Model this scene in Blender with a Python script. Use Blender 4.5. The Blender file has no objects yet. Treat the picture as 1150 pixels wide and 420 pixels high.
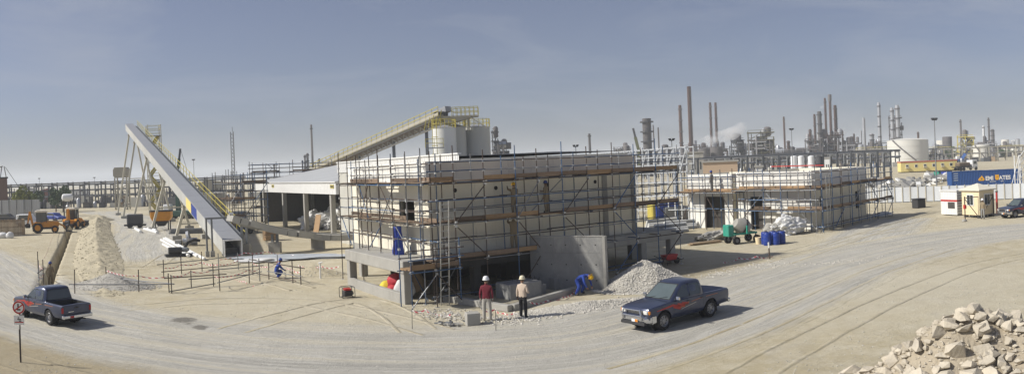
import bpy, bmesh, math, random
from mathutils import Vector, Matrix, noise
random.seed(7)
R = math.radians
sc = bpy.context.scene
col = sc.collection

# ------------------------------------------------------------------ camera (stitched panorama: cylindrical projection, slightly rolled)
F, CX, YC, RHO, CAMH = 850., 575., 186., .0423, 6.5
cr, sr = math.cos(RHO), math.sin(RHO)
cam = bpy.data.cameras.new('camera'); camo = bpy.data.objects.new('camera', cam); col.objects.link(camo)
cam.type = 'PANO'; cam.panorama_type = 'CENTRAL_CYLINDRICAL'
cam.central_cylindrical_range_u_min = -CX / F; cam.central_cylindrical_range_u_max = (1150 - CX) / F
cam.central_cylindrical_range_v_min = -(420 - YC) / F; cam.central_cylindrical_range_v_max = YC / F
cam.central_cylindrical_radius = 1.0
cam.clip_start = .1; cam.clip_end = 20000
camo.matrix_world = Matrix(((cr, sr, 0, 0), (0, 0, -1, 0), (-sr, cr, 0, CAMH), (0, 0, 0, 1)))
sc.camera = camo

# ------------------------------------------------------------------ sky, sun, exposure
SUN_AZ, SUN_EL = R(188), R(39)            # direction TO the sun, angle from +X
sund = Vector((math.cos(SUN_AZ) * math.cos(SUN_EL), math.sin(SUN_AZ) * math.cos(SUN_EL), math.sin(SUN_EL)))
w = bpy.data.worlds.new('World'); sc.world = w; w.use_nodes = True
nt = w.node_tree; bg = nt.nodes['Background']
sky = nt.nodes.new('ShaderNodeTexSky'); sky.sky_type = 'NISHITA'; sky.sun_disc = False
sky.sun_elevation = SUN_EL; sky.sun_rotation = R(90) - SUN_AZ
sky.altitude = 0; sky.air_density = 1.0; sky.dust_density = 1.3; sky.ozone_density = 8.0
# dusty air: the clear-sky blue is greyed, and thin high cloud veils it unevenly
hs = nt.nodes.new('ShaderNodeHueSaturation'); hs.inputs['Saturation'].default_value = .66; nt.links.new(sky.outputs[0], hs.inputs['Color'])
tn_ = nt.nodes.new('ShaderNodeMix'); tn_.data_type = 'RGBA'; tn_.blend_type = 'MULTIPLY'; tn_.inputs[0].default_value = 1; tn_.inputs[7].default_value = (1.0, .975, 1.07, 1); nt.links.new(hs.outputs[0], tn_.inputs[6])
wtc = nt.nodes.new('ShaderNodeTexCoord'); wmp = nt.nodes.new('ShaderNodeMapping'); wmp.inputs['Scale'].default_value = (2.2, 2.2, 9); wmp.inputs['Rotation'].default_value = (.25, .1, .3); nt.links.new(wtc.outputs['Generated'], wmp.inputs[0])
wn = nt.nodes.new('ShaderNodeTexNoise'); wn.inputs['Scale'].default_value = 1.6; wn.inputs['Detail'].default_value = 7; wn.inputs['Roughness'].default_value = .55; wn.inputs['Distortion'].default_value = .6; nt.links.new(wmp.outputs[0], wn.inputs['Vector'])
wr = nt.nodes.new('ShaderNodeMapRange'); wr.inputs[1].default_value = .46; wr.inputs[2].default_value = .74; wr.inputs[4].default_value = .42; nt.links.new(wn.outputs[0], wr.inputs[0])
wm = nt.nodes.new('ShaderNodeMix'); wm.data_type = 'RGBA'; wm.inputs[7].default_value = (5.6, 6.0, 6.9, 1); nt.links.new(wr.outputs[0], wm.inputs[0]); nt.links.new(tn_.outputs[2], wm.inputs[6])
nt.links.new(wm.outputs[2], bg.inputs['Color']); bg.inputs['Strength'].default_value = .068
sl = bpy.data.lights.new('sun', 'SUN'); sl.energy = 4.9; sl.angle = R(1.8); sl.color = (1, .95, .86)
slo = bpy.data.objects.new('sun', sl); col.objects.link(slo); slo.rotation_euler = sund.to_track_quat('Z', 'Y').to_euler()
sc.view_settings.view_transform = 'Standard'; sc.view_settings.look = 'None'
sc.view_settings.exposure = .06; sc.view_settings.gamma = 1; sc.view_settings.use_curve_mapping = False
sc.render.engine = 'CYCLES'
cy = sc.cycles; cy.use_denoising = True; cy.max_bounces = 5; cy.diffuse_bounces = 3; cy.glossy_bounces = 3; cy.transmission_bounces = 4
cy.volume_bounces = 2; cy.transparent_max_bounces = 8; cy.sample_clamp_indirect = 4; cy.caustics_reflective = False; cy.caustics_refractive = False

# ------------------------------------------------------------------ pixel -> place (photo pixels, 1150 x 420)
def ray(x, y):
    t = (x - CX) / F; v = (YC - y) / F
    a, f = math.sin(t), math.cos(t)
    return Vector((a * cr + v * sr, f, -a * sr + v * cr))
def G(x, y, z=0.):                       # where the pixel's ray meets the level z
    d = ray(x, y); k = (z - CAMH) / d.z
    return Vector((d.x * k, d.y * k, z))
def At(x, y, D):                         # point on the pixel's ray at ground distance D
    d = ray(x, y); k = D / math.hypot(d.x, d.y)
    return Vector((d.x * k, d.y * k, CAMH + d.z * k))
def Zat(x, y, D): return At(x, y, D).z
def proj(p):
    X, Y, Z = p[0], p[1], p[2] - CAMH
    a = X * cr - Z * sr; b = X * sr + Z * cr; r = math.hypot(a, Y)
    return CX + F * math.atan2(a, Y), YC - F * b / r

# ------------------------------------------------------------------ materials
MATS = {}
def M(name, color=(.5, .5, .5), rough=.75, metal=0., var=.18, scale=3., bump=.0, bscale=40., rand=.0, stain=0., staincol=(.2, .15, .1), spec=.4, rib=None, coat=0.):
    """procedural paint: base colour broken up by noise at two sizes, stains with a shape of their own, per-object shade, fine relief"""
    if name in MATS: return MATS[name]
    m = bpy.data.materials.new(name); m.use_nodes = True; n = m.node_tree.nodes; l = m.node_tree.links
    b = n['Principled BSDF']; b.inputs['Roughness'].default_value = rough; b.inputs['Metallic'].default_value = metal
    b.inputs['Specular IOR Level'].default_value = spec
    if coat: b.inputs['Coat Weight'].default_value = coat; b.inputs['Coat Roughness'].default_value = .12
    geo = n.new('ShaderNodeNewGeometry')
    n1 = n.new('ShaderNodeTexNoise'); n1.inputs['Scale'].default_value = scale; n1.inputs['Detail'].default_value = 6; n1.inputs['Roughness'].default_value = .65
    l.new(geo.outputs['Position'], n1.inputs['Vector'])
    mx = n.new('ShaderNodeMix'); mx.data_type = 'RGBA'
    mx.inputs[6].default_value = (*[max(0, c * (1 - var)) for c in color], 1); mx.inputs[7].default_value = (*[min(1, c * (1 + var)) for c in color], 1)
    l.new(n1.outputs[0], mx.inputs[0]); out = mx.outputs[2]
    if stain:
        n2 = n.new('ShaderNodeTexNoise'); n2.inputs['Scale'].default_value = scale * .45; n2.inputs['Detail'].default_value = 8; n2.inputs['Roughness'].default_value = .7
        mp = n.new('ShaderNodeMapping'); mp.inputs['Scale'].default_value = (1, 1, .45); mp.inputs['Location'].default_value = (3.1, 7.7, 1.3)
        l.new(geo.outputs['Position'], mp.inputs[0]); l.new(mp.outputs[0], n2.inputs['Vector'])
        r = n.new('ShaderNodeMapRange'); r.inputs[1].default_value = .5; r.inputs[2].default_value = .72; r.inputs[4].default_value = stain
        l.new(n2.outputs[0], r.inputs[0])
        m2 = n.new('ShaderNodeMix'); m2.data_type = 'RGBA'; l.new(r.outputs[0], m2.inputs[0]); l.new(out, m2.inputs[6]); m2.inputs[7].default_value = (*staincol, 1); out = m2.outputs[2]
    if rand:
        oi = n.new('ShaderNodeObjectInfo'); r2 = n.new('ShaderNodeMapRange'); r2.inputs[3].default_value = 1 - rand; r2.inputs[4].default_value = 1 + rand
        l.new(oi.outputs['Random'], r2.inputs[0])
        hs = n.new('ShaderNodeHueSaturation'); l.new(r2.outputs[0], hs.inputs['Value']); l.new(out, hs.inputs['Color']); out = hs.outputs[0]
    l.new(out, b.inputs['Base Color'])
    if bump:
        n3 = n.new('ShaderNodeTexNoise'); n3.inputs['Scale'].default_value = bscale; n3.inputs['Detail'].default_value = 5
        l.new(geo.outputs['Position'], n3.inputs['Vector'])
        bp = n.new('ShaderNodeBump'); bp.inputs['Strength'].default_value = bump; bp.inputs['Distance'].default_value = .05
        l.new(n3.outputs[0], bp.inputs['Height']); l.new(bp.outputs[0], b.inputs['Normal'])
    MATS[name] = m; return m

concrete = M('concrete', (.36, .35, .32), .9, var=.22, scale=1.6, bump=.35, bscale=18, stain=.55, staincol=(.2, .19, .17))
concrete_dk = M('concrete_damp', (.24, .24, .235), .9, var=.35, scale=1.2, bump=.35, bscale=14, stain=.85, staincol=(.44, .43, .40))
block_cream = M('render_cream', (.78, .74, .62), .9, var=.09, scale=.7, bump=.2, bscale=22, stain=.3, staincol=(.45, .4, .32))
block_white = M('panel_white', (.78, .77, .72), .85, var=.07, scale=.8, bump=.15, bscale=20, stain=.22, staincol=(.5, .47, .42), rand=.06)
parapet_m = M('parapet_plaster', (.68, .64, .56), .9, var=.1, scale=.8, bump=.2, bscale=20, stain=.3, staincol=(.42, .38, .32), rand=.05)
white_clad = M('white_cladding', (.74, .74, .72), .55, var=.05, scale=.5, stain=.2, staincol=(.55, .52, .47))
grey_roof = M('grey_roof_sheet', (.30, .31, .33), .5, var=.08, scale=.4, stain=.15, staincol=(.24, .24, .24))
pale_clad = M('pale_cladding', (.63, .62, .56), .6, var=.06, scale=.6, stain=.25, staincol=(.5, .45, .38))
interior_shade_m = M('interior_shade', (.07, .065, .06), .95, var=.3)  # near-black colour standing in for the shade inside rooms and the shed
tube_blue = M('scaffold_blue', (.045, .10, .20), .5, metal=.2, var=.5, scale=7, stain=.5, staincol=(.16, .12, .09), rand=.45)
tube_grey = M('scaffold_galv', (.22, .23, .24), .5, metal=.5, var=.35, scale=9, stain=.5, staincol=(.14, .09, .06), rand=.35)
tube_rust = M('scaffold_rust', (.075, .055, .045), .8, var=.4, scale=9, rand=.35)
coupler_m = M('coupler_zinc', (.55, .56, .56), .4, metal=.6, var=.3, scale=20)
plank_m = M('plank', (.17, .122, .085), .85, var=.35, scale=5, bump=.3, bscale=30, stain=.4, staincol=(.12, .09, .07), rand=.5)
plank_new = M('plank_new', (.32, .21, .115), .8, var=.25, scale=5, bump=.2, bscale=30, rand=.25)
ladder_m = M('ladder_alloy', (.5, .5, .48), .4, metal=.6, var=.2)
steel_w = M('steel_white', (.76, .77, .77), .5, var=.08, scale=2)
steel_g = M('steel_grey', (.17, .18, .19), .6, var=.2, scale=2, rand=.15)
steel_d = M('steel_dark', (.06, .062, .068), .7, var=.3, scale=2, rand=.3)
steel_b = M('steel_beige', (.42, .39, .31), .7, var=.15, scale=1, rand=.1)
rust_m = M('stack_rust', (.075, .04, .03), .85, var=.4, scale=.3, rand=.25)
stack_gr = M('stack_grey', (.13, .12, .12), .8, var=.35, scale=.25, rand=.3)
silver_m = M('stack_silver', (.5, .51, .53), .45, metal=.5, var=.2, scale=.3)
yellow_m = M('safety_yellow', (.50, .42, .09), .55, var=.15, scale=4)
orange_m = M('machine_orange', (.72, .30, .02), .45, var=.12, scale=3, stain=.3, staincol=(.3, .18, .08))
black_m = M('rubber', (.022, .022, .023), .9, var=.3, scale=12)
dark_m = M('dark_parts', (.04, .04, .042), .6, var=.3, scale=6)
glass_m = M('dark_glass', (.035, .045, .05), .06, var=.2, spec=.9)
screen_m = M('windscreen', (.09, .115, .12), .05, var=.25, scale=2, spec=.9)
chrome_m = M('chrome', (.62, .63, .65), .16, metal=.95, var=.05)
plastic_blue = M('drum_blue', (.015, .045, .27), .38, var=.12, scale=4, stain=.25, staincol=(.18, .2, .3))
tarp_blue = M('tarp_blue', (.03, .06, .33), .6, var=.2, scale=4)
tarp_white = M('tarp_white', (.66, .66, .65), .6, var=.12, scale=3, stain=.3, staincol=(.45, .42, .38))
red_m = M('red_paint', (.5, .035, .03), .55, var=.15, scale=4)
sack_red = M('sack_red', (.48, .045, .06), .7, var=.25, scale=6)
sack_yel = M('sack_yellow', (.68, .56, .05), .7, var=.2, scale=6)
green_m = M('mixer_green', (.03, .30, .22), .5, var=.15, scale=5, stain=.3, staincol=(.35, .34, .32))
cream_m = M('cabin_cream', (.74, .63, .42), .6, var=.06, scale=1, stain=.2, staincol=(.55, .46, .33))
yellow_cab = M('cabin_yellow', (.74, .62, .25), .6, var=.06, scale=.7, stain=.15, staincol=(.55, .46, .26))
cont_blue = M('container_blue', (.018, .075, .25), .5, var=.12, scale=.7, stain=.15, staincol=(.05, .09, .17))
wood_m = M('old_wood', (.30, .22, .14), .9, var=.3, scale=6, rand=.3)
plant_gr = M('foliage', (.06, .10, .035), .8, var=.5, scale=.8)
bark_m = M('bark', (.16, .12, .08), .9, var=.3)
mud_m = M('oil_dark_sand', (.12, .105, .085), .95, var=.3, scale=3)
pvc_m = M('pvc_white', (.78, .78, .76), .45, var=.06)
skin_m = M('skin', (.22, .12, .075), .6, var=.1, scale=8)

# ------------------------------------------------------------------ object helpers
def tag(o, label=None, cat=None, group=None, kind=None):
    if label: o['label'] = label
    if cat: o['category'] = cat
    if group: o['group'] = group
    if kind: o['kind'] = kind
    return o
def thing(name, label, cat, loc=(0, 0, 0), rotz=0., group=None):
    o = bpy.data.objects.new(name, None); o.empty_display_size = .3; col.objects.link(o)
    o.location = loc; o.rotation_euler = (0, 0, rotz); return tag(o, label, cat, group)
def link(name, me, parent=None, mw=None):
    o = bpy.data.objects.new(name, me); col.objects.link(o)
    if parent is not None: o.parent = parent
    if mw is not None: o.matrix_basis = mw
    return o
def frame(p, q):
    z = Vector(q) - Vector(p); L = z.length
    rot = z.to_track_quat('Z', 'X').to_matrix().to_4x4()
    return rot, L
class MB:
    """collects shapes, then builds ONE mesh object"""
    def __init__(s): s.v = []; s.f = []; s.mi = []; s.k = 0
    def mat(s, k): s.k = k; return s
    def add(s, vs, fs):
        o = len(s.v); s.v += [tuple(x) for x in vs]; s.f += [tuple(i + o for i in f) for f in fs]; s.mi += [s.k] * len(fs); return s
    def box(s, c, d, rz=0., mx=None):
        hx, hy, hz = d[0] / 2, d[1] / 2, d[2] / 2
        vs = [Vector((x, y, z)) for z in (-hz, hz) for x, y in ((-hx, -hy), (hx, -hy), (hx, hy), (-hx, hy))]
        m = mx if mx is not None else Matrix.Rotation(rz, 3, 'Z')
        return s.add([m @ v + Vector(c) for v in vs], [(3, 2, 1, 0), (4, 5, 6, 7), (0, 1, 5, 4), (1, 2, 6, 5), (2, 3, 7, 6), (3, 0, 4, 7)])
    def lim(s, x0, x1, y0, y1, z0, z1): return s.box(((x0 + x1) / 2, (y0 + y1) / 2, (z0 + z1) / 2), (x1 - x0, y1 - y0, z1 - z0))
    def tube(s, p, q, r, n=8, r2=None, caps=True):
        m, L = frame(p, q); m = m.to_3x3(); p = Vector(p); q = Vector(q); r2 = r if r2 is None else r2
        a = [p + m @ Vector((r * math.cos(6.28319 * i / n), r * math.sin(6.28319 * i / n), 0)) for i in range(n)]
        b = [q + m @ Vector((r2 * math.cos(6.28319 * i / n), r2 * math.sin(6.28319 * i / n), 0)) for i in range(n)]
        fs = [(i, (i + 1) % n, n + (i + 1) % n, n + i) for i in range(n)]
        if caps: fs += [tuple(range(n - 1, -1, -1)), tuple(range(n, 2 * n))]
        return s.add(a + b, fs)
    def path(s, pts, r, n=8):
        for a, b in zip(pts, pts[1:]): s.tube(a, b, r, n)
        return s
    def bar(s, p, q, w, h, up=(0, 0, 1)):                    # rectangular bar
        p = Vector(p); q = Vector(q); d = (q - p).normalized(); u = Vector(up)
        sd = d.cross(u)
        if sd.length < 1e-4: sd = d.cross(Vector((1, 0, 0)))
        sd.normalize(); u = sd.cross(d)
        vs = [e + sd * a * w / 2 + u * b * h / 2 for e in (p, q) for a, b in ((-1, -1), (1, -1), (1, 1), (-1, 1))]
        return s.add(vs, [(3, 2, 1, 0), (4, 5, 6, 7), (0, 1, 5, 4), (1, 2, 6, 5), (2, 3, 7, 6), (3, 0, 4, 7)])
    def lathe(s, prof, n=16, c=(0, 0, 0), mx=None, cap=True):   # prof: (r, z)
        c = Vector(c); vs = []; fs = []
        for r, z in prof:
            for i in range(n):
                v = Vector((r * math.cos(6.28319 * i / n), r * math.sin(6.28319 * i / n), z))
                vs.append((mx @ v if mx is not None else v) + c)
        for k in range(len(prof) - 1):
            for i in range(n):
                fs.append((k * n + i, k * n + (i + 1) % n, (k + 1) * n + (i + 1) % n, (k + 1) * n + i))
        if cap: fs += [tuple(range(n - 1, -1, -1)), tuple(range((len(prof) - 1) * n, len(prof) * n))]
        return s.add(vs, fs)
    def prism(s, poly, t0, t1, mx=None):                        # polygon (a, b) extruded along third axis; mx maps (a, b, t)
        n = len(poly); vs = [Vector((a, b, t)) for t in (t0, t1) for a, b in poly]
        if mx is not None: vs = [mx @ v for v in vs]
        return s.add(vs, [tuple(range(n - 1, -1, -1)), tuple(range(n, 2 * n))] + [(i, (i + 1) % n, n + (i + 1) % n, n + i) for i in range(n)])
    def mesh(s, name, mats, smooth=None, bevel=0.):
        me = bpy.data.meshes.new(name); me.from_pydata(s.v, [], s.f)
        for m in (mats if isinstance(mats, (list, tuple)) else [mats]): me.materials.append(m)
        me.polygons.foreach_set('material_index', s.mi)
        bm = bmesh.new(); bm.from_mesh(me)
        bmesh.ops.recalc_face_normals(bm, faces=bm.faces)
        if bevel: bmesh.ops.bevel(bm, geom=[e for e in bm.edges if len(e.link_faces) == 2 and e.calc_face_angle(0) > .5], offset=bevel, segments=1, affect='EDGES', profile=.5)
        bm.to_mesh(me); bm.free()
        if smooth is not None:
            me.polygons.foreach_set('use_smooth', [True] * len(me.polygons)); me.set_sharp_from_angle(angle=R(smooth))
        return me
    def build(s, name, mats, parent=None, smooth=None, bevel=0., mw=None): return link(name, s.mesh(name, mats, smooth, bevel), parent, mw)

XZ = Matrix(((1, 0, 0), (0, 0, 1), (0, 1, 0)))                   # prism drawn in x,z and extruded along y
YZ = Matrix(((0, 0, 1), (1, 0, 0), (0, 1, 0)))                   # prism drawn in y,z and extruded along x

_unit = {}
def unit(kind, m):
    k = (kind, m.name)
    if k not in _unit:
        b = MB()
        if kind == 'pipe': b.tube((0, 0, 0), (0, 0, 1), 1, 8); _unit[k] = b.mesh('pipe_' + m.name, m, 40)
        else: b.box((0, 0, 0), (1, 1, 1)); _unit[k] = b.mesh('block_' + m.name, m)
    return _unit[k]
def pipe(name, p, q, r, m, parent=None):                          # a tube of its own that shares its mesh with all the others
    rot, L = frame(p, q)
    return link(name, unit('pipe', m), parent, Matrix.Translation(Vector(p)) @ rot @ Matrix.Diagonal((r, r, L, 1)))
def block(name, c, d, m, parent=None, rz=0., rot=None):
    rt = rot.to_4x4() if rot is not None else Matrix.Rotation(rz, 4, 'Z')
    return link(name, unit('block', m), parent, Matrix.Translation(Vector(c)) @ rt @ Matrix.Diagonal((d[0], d[1], d[2], 1)))
def copy_tree(o, parent=None):
    c = o.copy(); col.objects.link(c)
    if parent is not None: c.parent = parent
    for ch in list(o.children): copy_tree(ch, c)
    return c

AX = R(34); U = Vector((math.cos(AX), math.sin(AX), 0)); V = Vector((-math.sin(AX), math.cos(AX), 0))   # the site grid
def along(px, P, d):                     # metres along P + s d at which that ground line crosses pixel column px
    t = math.tan((px - CX) / F); return (t * P[1] - P[0]) / (d[0] - t * d[1])

_rockbank = {}
def rock_mesh(m, k):
    key = (m.name, k)
    if key not in _rockbank:
        rnd = random.Random(100 + k); bm = bmesh.new()
        for i in range(15):
            v = Vector((rnd.gauss(0, 1), rnd.gauss(0, 1), rnd.gauss(0, 1))).normalized() * rnd.uniform(.75, 1.1)
            bm.verts.new((v.x * rnd.uniform(.85, 1.1), v.y * .85, v.z * .72))
        r = bmesh.ops.convex_hull(bm, input=bm.verts)
        bmesh.ops.delete(bm, geom=[g for g in r['geom_interior'] if isinstance(g, bmesh.types.BMVert)], context='VERTS')
        me = bpy.data.meshes.new('rock'); bm.to_mesh(me); bm.free(); me.materials.append(m); _rockbank[key] = me
    return _rockbank[key]
def pebbles(name, pts, m, parent=None, seed=1):       # pts: (x, y, z, size) -> ONE object of many small angular stones
    rnd = random.Random(seed); vs = []; fs = []
    base = [(1, 0, 0), (-1, 0, 0), (0, 1, 0), (0, -1, 0), (0, 0, 1), (0, 0, -1)]
    tri = [(0, 2, 4), (2, 1, 4), (1, 3, 4), (3, 0, 4), (2, 0, 5), (1, 2, 5), (3, 1, 5), (0, 3, 5)]
    for x, y, z, s in pts:
        a = rnd.uniform(0, 6.28); ca, sa = math.cos(a), math.sin(a); o = len(vs)
        for bx, by, bz in base:
            k = s * rnd.uniform(.6, 1.25); X, Y, Z = bx * k + rnd.uniform(-.25, .25) * s, by * k * .8 + rnd.uniform(-.25, .25) * s, bz * k * .62
            vs.append((x + X * ca - Y * sa, y + X * sa + Y * ca, z + Z))
        fs += [(i + o, j + o, k2 + o) for i, j, k2 in tri]
    me = bpy.data.meshes.new(name); me.from_pydata(vs, [], fs); me.materials.append(m)
    return link(name, me, parent)
def nz(x, y, s, seed=0.): return noise.noise(Vector((x * s + seed * 17.3, y * s - seed * 9.1, seed)))

# ------------------------------------------------------------------ ground
TR = [G(50, 328), G(58, 305), G(70, 278), G(84, 243), G(87, 236)]
def seg_dist(x, y, pts):
    best = 1e9; bs = 0.; s0 = 0.
    for a, b in zip(pts, pts[1:]):
        dx, dy = b[0] - a[0], b[1] - a[1]; L2 = dx * dx + dy * dy
        t = max(0, min(1, ((x - a[0]) * dx + (y - a[1]) * dy) / L2)); d = math.hypot(x - a[0] - t * dx, y - a[1] - t * dy)
        if d < best: best, bs = d, s0 + t * math.sqrt(L2)
        s0 += math.sqrt(L2)
    return best, bs
PIT = [G(470, 345), G(573, 351), G(668, 323)]
def gz(x, y):
    z = .035 * nz(x, y, .35) + .02 * nz(x, y, 1.3, 2)
    r = math.hypot(x, y)
    if r > 120: z += min(1.5, (r - 120) * .004) * nz(x, y, .012, 5)
    if -75 < x < -18 and 30 < y < 125:
        d, s = seg_dist(x, y, TR); hw = .2
        if d < hw + .2: z -= 1.5 * max(0, min(1, (hw + .2 - d) / .2))
    return z
# real differences in what lies on the ground: brown sand, pale dust, grey crushed stone (world places and radii)
TONE = [(G(15, 400), 4.5, -1.), (G(60, 420), 4., -.7), (G(300, 345), 4, .5), (G(420, 350), 3, .35), (G(330, 300), 7, .35), (G(180, 275), 10, -.35), (G(220, 260), 14, -.3),
        (G(1000, 330), 6, .35), (G(1100, 320), 5, .3), (G(950, 275), 7, .35), (G(1060, 255), 9, .25), (G(760, 300), 4, -.6), (G(330, 275), 8, -.3), (G(900, 320), 4, .3),
        (G(620, 350), 3, .6), (G(560, 372), 2.5, .3), (G(480, 360), 3, .35), (G(1100, 290), 6, .3)]
def tone(x, y):
    t = 0.
    for p, r, k in TONE:
        d = math.hypot(x - p.x, y - p.y) + 1.2 * nz(x, y, .5, 3)
        t += k * max(0, 1 - (d / (r * 1.5)) ** 2)
    return max(-1, min(1, t))

def ground_mat(name, road, worn=False):
    m = bpy.data.materials.new(name); m.use_nodes = True; n = m.node_tree.nodes; l = m.node_tree.links; b = n['Principled BSDF']
    b.inputs['Roughness'].default_value = .95; b.inputs['Specular IOR Level'].default_value = .15
    geo = n.new('ShaderNodeNewGeometry'); P = geo.outputs['Position']
    def noi(scale, det=6, rough=.6, vec=None, dist=0.):
        t = n.new('ShaderNodeTexNoise'); t.inputs['Scale'].default_value = scale; t.inputs['Detail'].default_value = det; t.inputs['Roughness'].default_value = rough; t.inputs['Distortion'].default_value = dist
        l.new(vec or P, t.inputs['Vector']); return t.outputs[0]
    def ramp(s, a, c, lo=0., hi=1.):
        r = n.new('ShaderNodeMapRange'); r.inputs[1].default_value = a; r.inputs[2].default_value = c; r.inputs[3].default_value = lo; r.inputs[4].default_value = hi; l.new(s, r.inputs[0]); return r.outputs[0]
    def mix(f, a, c, mode='MIX'):
        x = n.new('ShaderNodeMix'); x.data_type = 'RGBA'; x.blend_type = mode
        if isinstance(f, float): x.inputs[0].default_value = f
        else: l.new(f, x.inputs[0])
        for k, v in ((6, a), (7, c)):
            if isinstance(v, tuple): x.inputs[k].default_value = (*v, 1)
            else: l.new(v, x.inputs[k])
        return x.outputs[2]
    def math_(op, a, c):
        x = n.new('ShaderNodeMath'); x.operation = op
        for k, v in ((0, a), (1, c)):
            if isinstance(v, float): x.inputs[k].default_value = v
            else: l.new(v, x.inputs[k])
        return x.outputs[0]
    at = n.new('ShaderNodeAttribute'); at.attribute_name = 'tone'; tn = at.outputs['Fac']
    sand = mix(ramp(noi(.09, 5), .35, .65), (.41, .355, .235), (.52, .465, .335))
    sand = mix(ramp(noi(.9, 8, .7), .42, .68), sand, (.56, .515, .40))
    sand = mix(ramp(noi(.35, 8, .7, dist=1.), .55, .75, 0, .6), sand, (.37, .34, .29))
    sand = mix(ramp(tn, 0., .8, 0, .7), sand, (.57, .535, .435))
    sand = mix(ramp(tn, 0., -.9, 0, .75), sand, (.33, .28, .19))
    vor = n.new('ShaderNodeTexVoronoi'); vor.inputs['Scale'].default_value = 9; l.new(P, vor.inputs['Vector'])
    sand = mix(ramp(vor.outputs['Distance'], .12, .02, 0, .5), sand, (.60, .58, .53))
    fine = noi(28, 4, .8)
    h = math_('ADD', math_('MULTIPLY', noi(2.2, 8, .7), .5), math_('MULTIPLY', fine, .22))
    colr = sand
    if road:
        uv = n.new('ShaderNodeUVMap'); uv.uv_map = 'UVMap'
        mp = n.new('ShaderNodeMapping'); mp.inputs['Scale'].default_value = (1, .035, 1); l.new(uv.outputs[0], mp.inputs[0])
        trk = noi(1.15, 7, .62, mp.outputs[0], .6)
        mp2 = n.new('ShaderNodeMapping'); mp2.inputs['Scale'].default_value = (1, .07, 1); l.new(uv.outputs[0], mp2.inputs[0])
        trk2 = noi(4.5, 4, .6, mp2.outputs[0], .3)
        g = mix(ramp(noi(.25, 6), .35, .65), (.41, .395, .35), (.47, .455, .41))
        g = mix(ramp(trk, .47, .6, 0, .85), g, (.52, .485, .395))
        g = mix(ramp(trk, .46, .32, 0, .8), g, (.345, .335, .305))
        g = mix(ramp(trk2, .5, .66, 0, .6), g, (.57, .555, .51))
        g = mix(ramp(vor.outputs['Distance'], .12, .02, 0, .35), g, (.58, .57, .54))
        if worn: g = mix(ramp(noi(7, 3), .35, .65), mix(1., sand, (.82, .815, .82), 'MULTIPLY'), mix(1., sand, (.96, .955, .955), 'MULTIPLY'))
        ae = n.new('ShaderNodeAttribute'); ae.attribute_name = 'edge'
        ed = ramp(math_('ADD', ae.outputs['Fac'], math_('MULTIPLY', math_('SUBTRACT', noi(.8, 8, .7), .5), .9)), .25, .75)
        colr = mix(ed, sand, g)
        h = math_('ADD', h, math_('MULTIPLY', math_('ADD', trk, trk2), .55))
        aw = n.new('ShaderNodeAttribute'); aw.attribute_name = 'wet'
        colr = mix(ramp(math_('ADD', aw.outputs['Fac'], math_('MULTIPLY', math_('SUBTRACT', noi(2.2, 8, .7), .5), 1.1)), .55, .8, 0, .8), colr, (.15, .14, .12))
    colr = mix(ramp(fine, .3, .75, .0, .28), colr, mix(1., colr, (1.25, 1.22, 1.15), 'MULTIPLY'))
    colr = mix(ramp(noi(60, 2, .5), .62, .8, 0, .4), colr, (.2, .17, .13))
    l.new(colr, b.inputs['Base Color'])
    bp = n.new('ShaderNodeBump'); bp.inputs['Strength'].default_value = .8; bp.inputs['Distance'].default_value = .2
    l.new(h, bp.inputs['Height']); l.new(bp.outputs[0], b.inputs['Normal'])
    return m
sand_m = ground_mat('sand', False); road_m = ground_mat('crushed_stone_track', True); rut_m = ground_mat('tyre_rut', True, True)

def set_attr(me, name, vals):
    a = me.attributes.new(name, 'FLOAT', 'POINT'); a.data.foreach_set('value', vals)
def make_ground():
    az = []; a = -60.
    while a < 60: az.append(a); a += .13 if -37.5 < a < -29.5 else .34
    a = 60.
    while a < 300: az.append(a); a += 4.
    rad = [2.]
    while rad[-1] < 4000: rad.append(rad[-1] * (1.022 if rad[-1] < 130 else 1.06))
    n = len(az); vs = [(0, 0, 0)]; tv = [0.]; fs = []
    for r in rad:
        for q in az:
            x, y = r * math.sin(R(q)), r * math.cos(R(q)); inn = y > 0 and r < 600
            vs.append((x, y, gz(x, y) if inn else 0)); tv.append(tone(x, y) if inn and r < 150 else 0)
    for j in range(n): fs.append((0, 1 + (j + 1) % n, 1 + j))
    for i in range(len(rad) - 1):
        for j in range(n):
            k = (j + 1) % n; fs.append((1 + i * n + j, 1 + i * n + k, 1 + (i + 1) * n + k, 1 + (i + 1) * n + j))
    me = bpy.data.meshes.new('ground'); me.from_pydata(vs, [], fs); me.materials.append(sand_m)
    set_attr(me, 'tone', tv)
    me.polygons.foreach_set('use_smooth', [True] * len(fs))
    bm = bmesh.new(); bm.from_mesh(me); bmesh.ops.recalc_face_normals(bm, faces=bm.faces); bm.to_mesh(me); bm.free()
    if me.polygons[5].normal.z < 0: me.flip_normals()
    return tag(link('ground', me), kind='structure')
make_ground()

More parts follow.
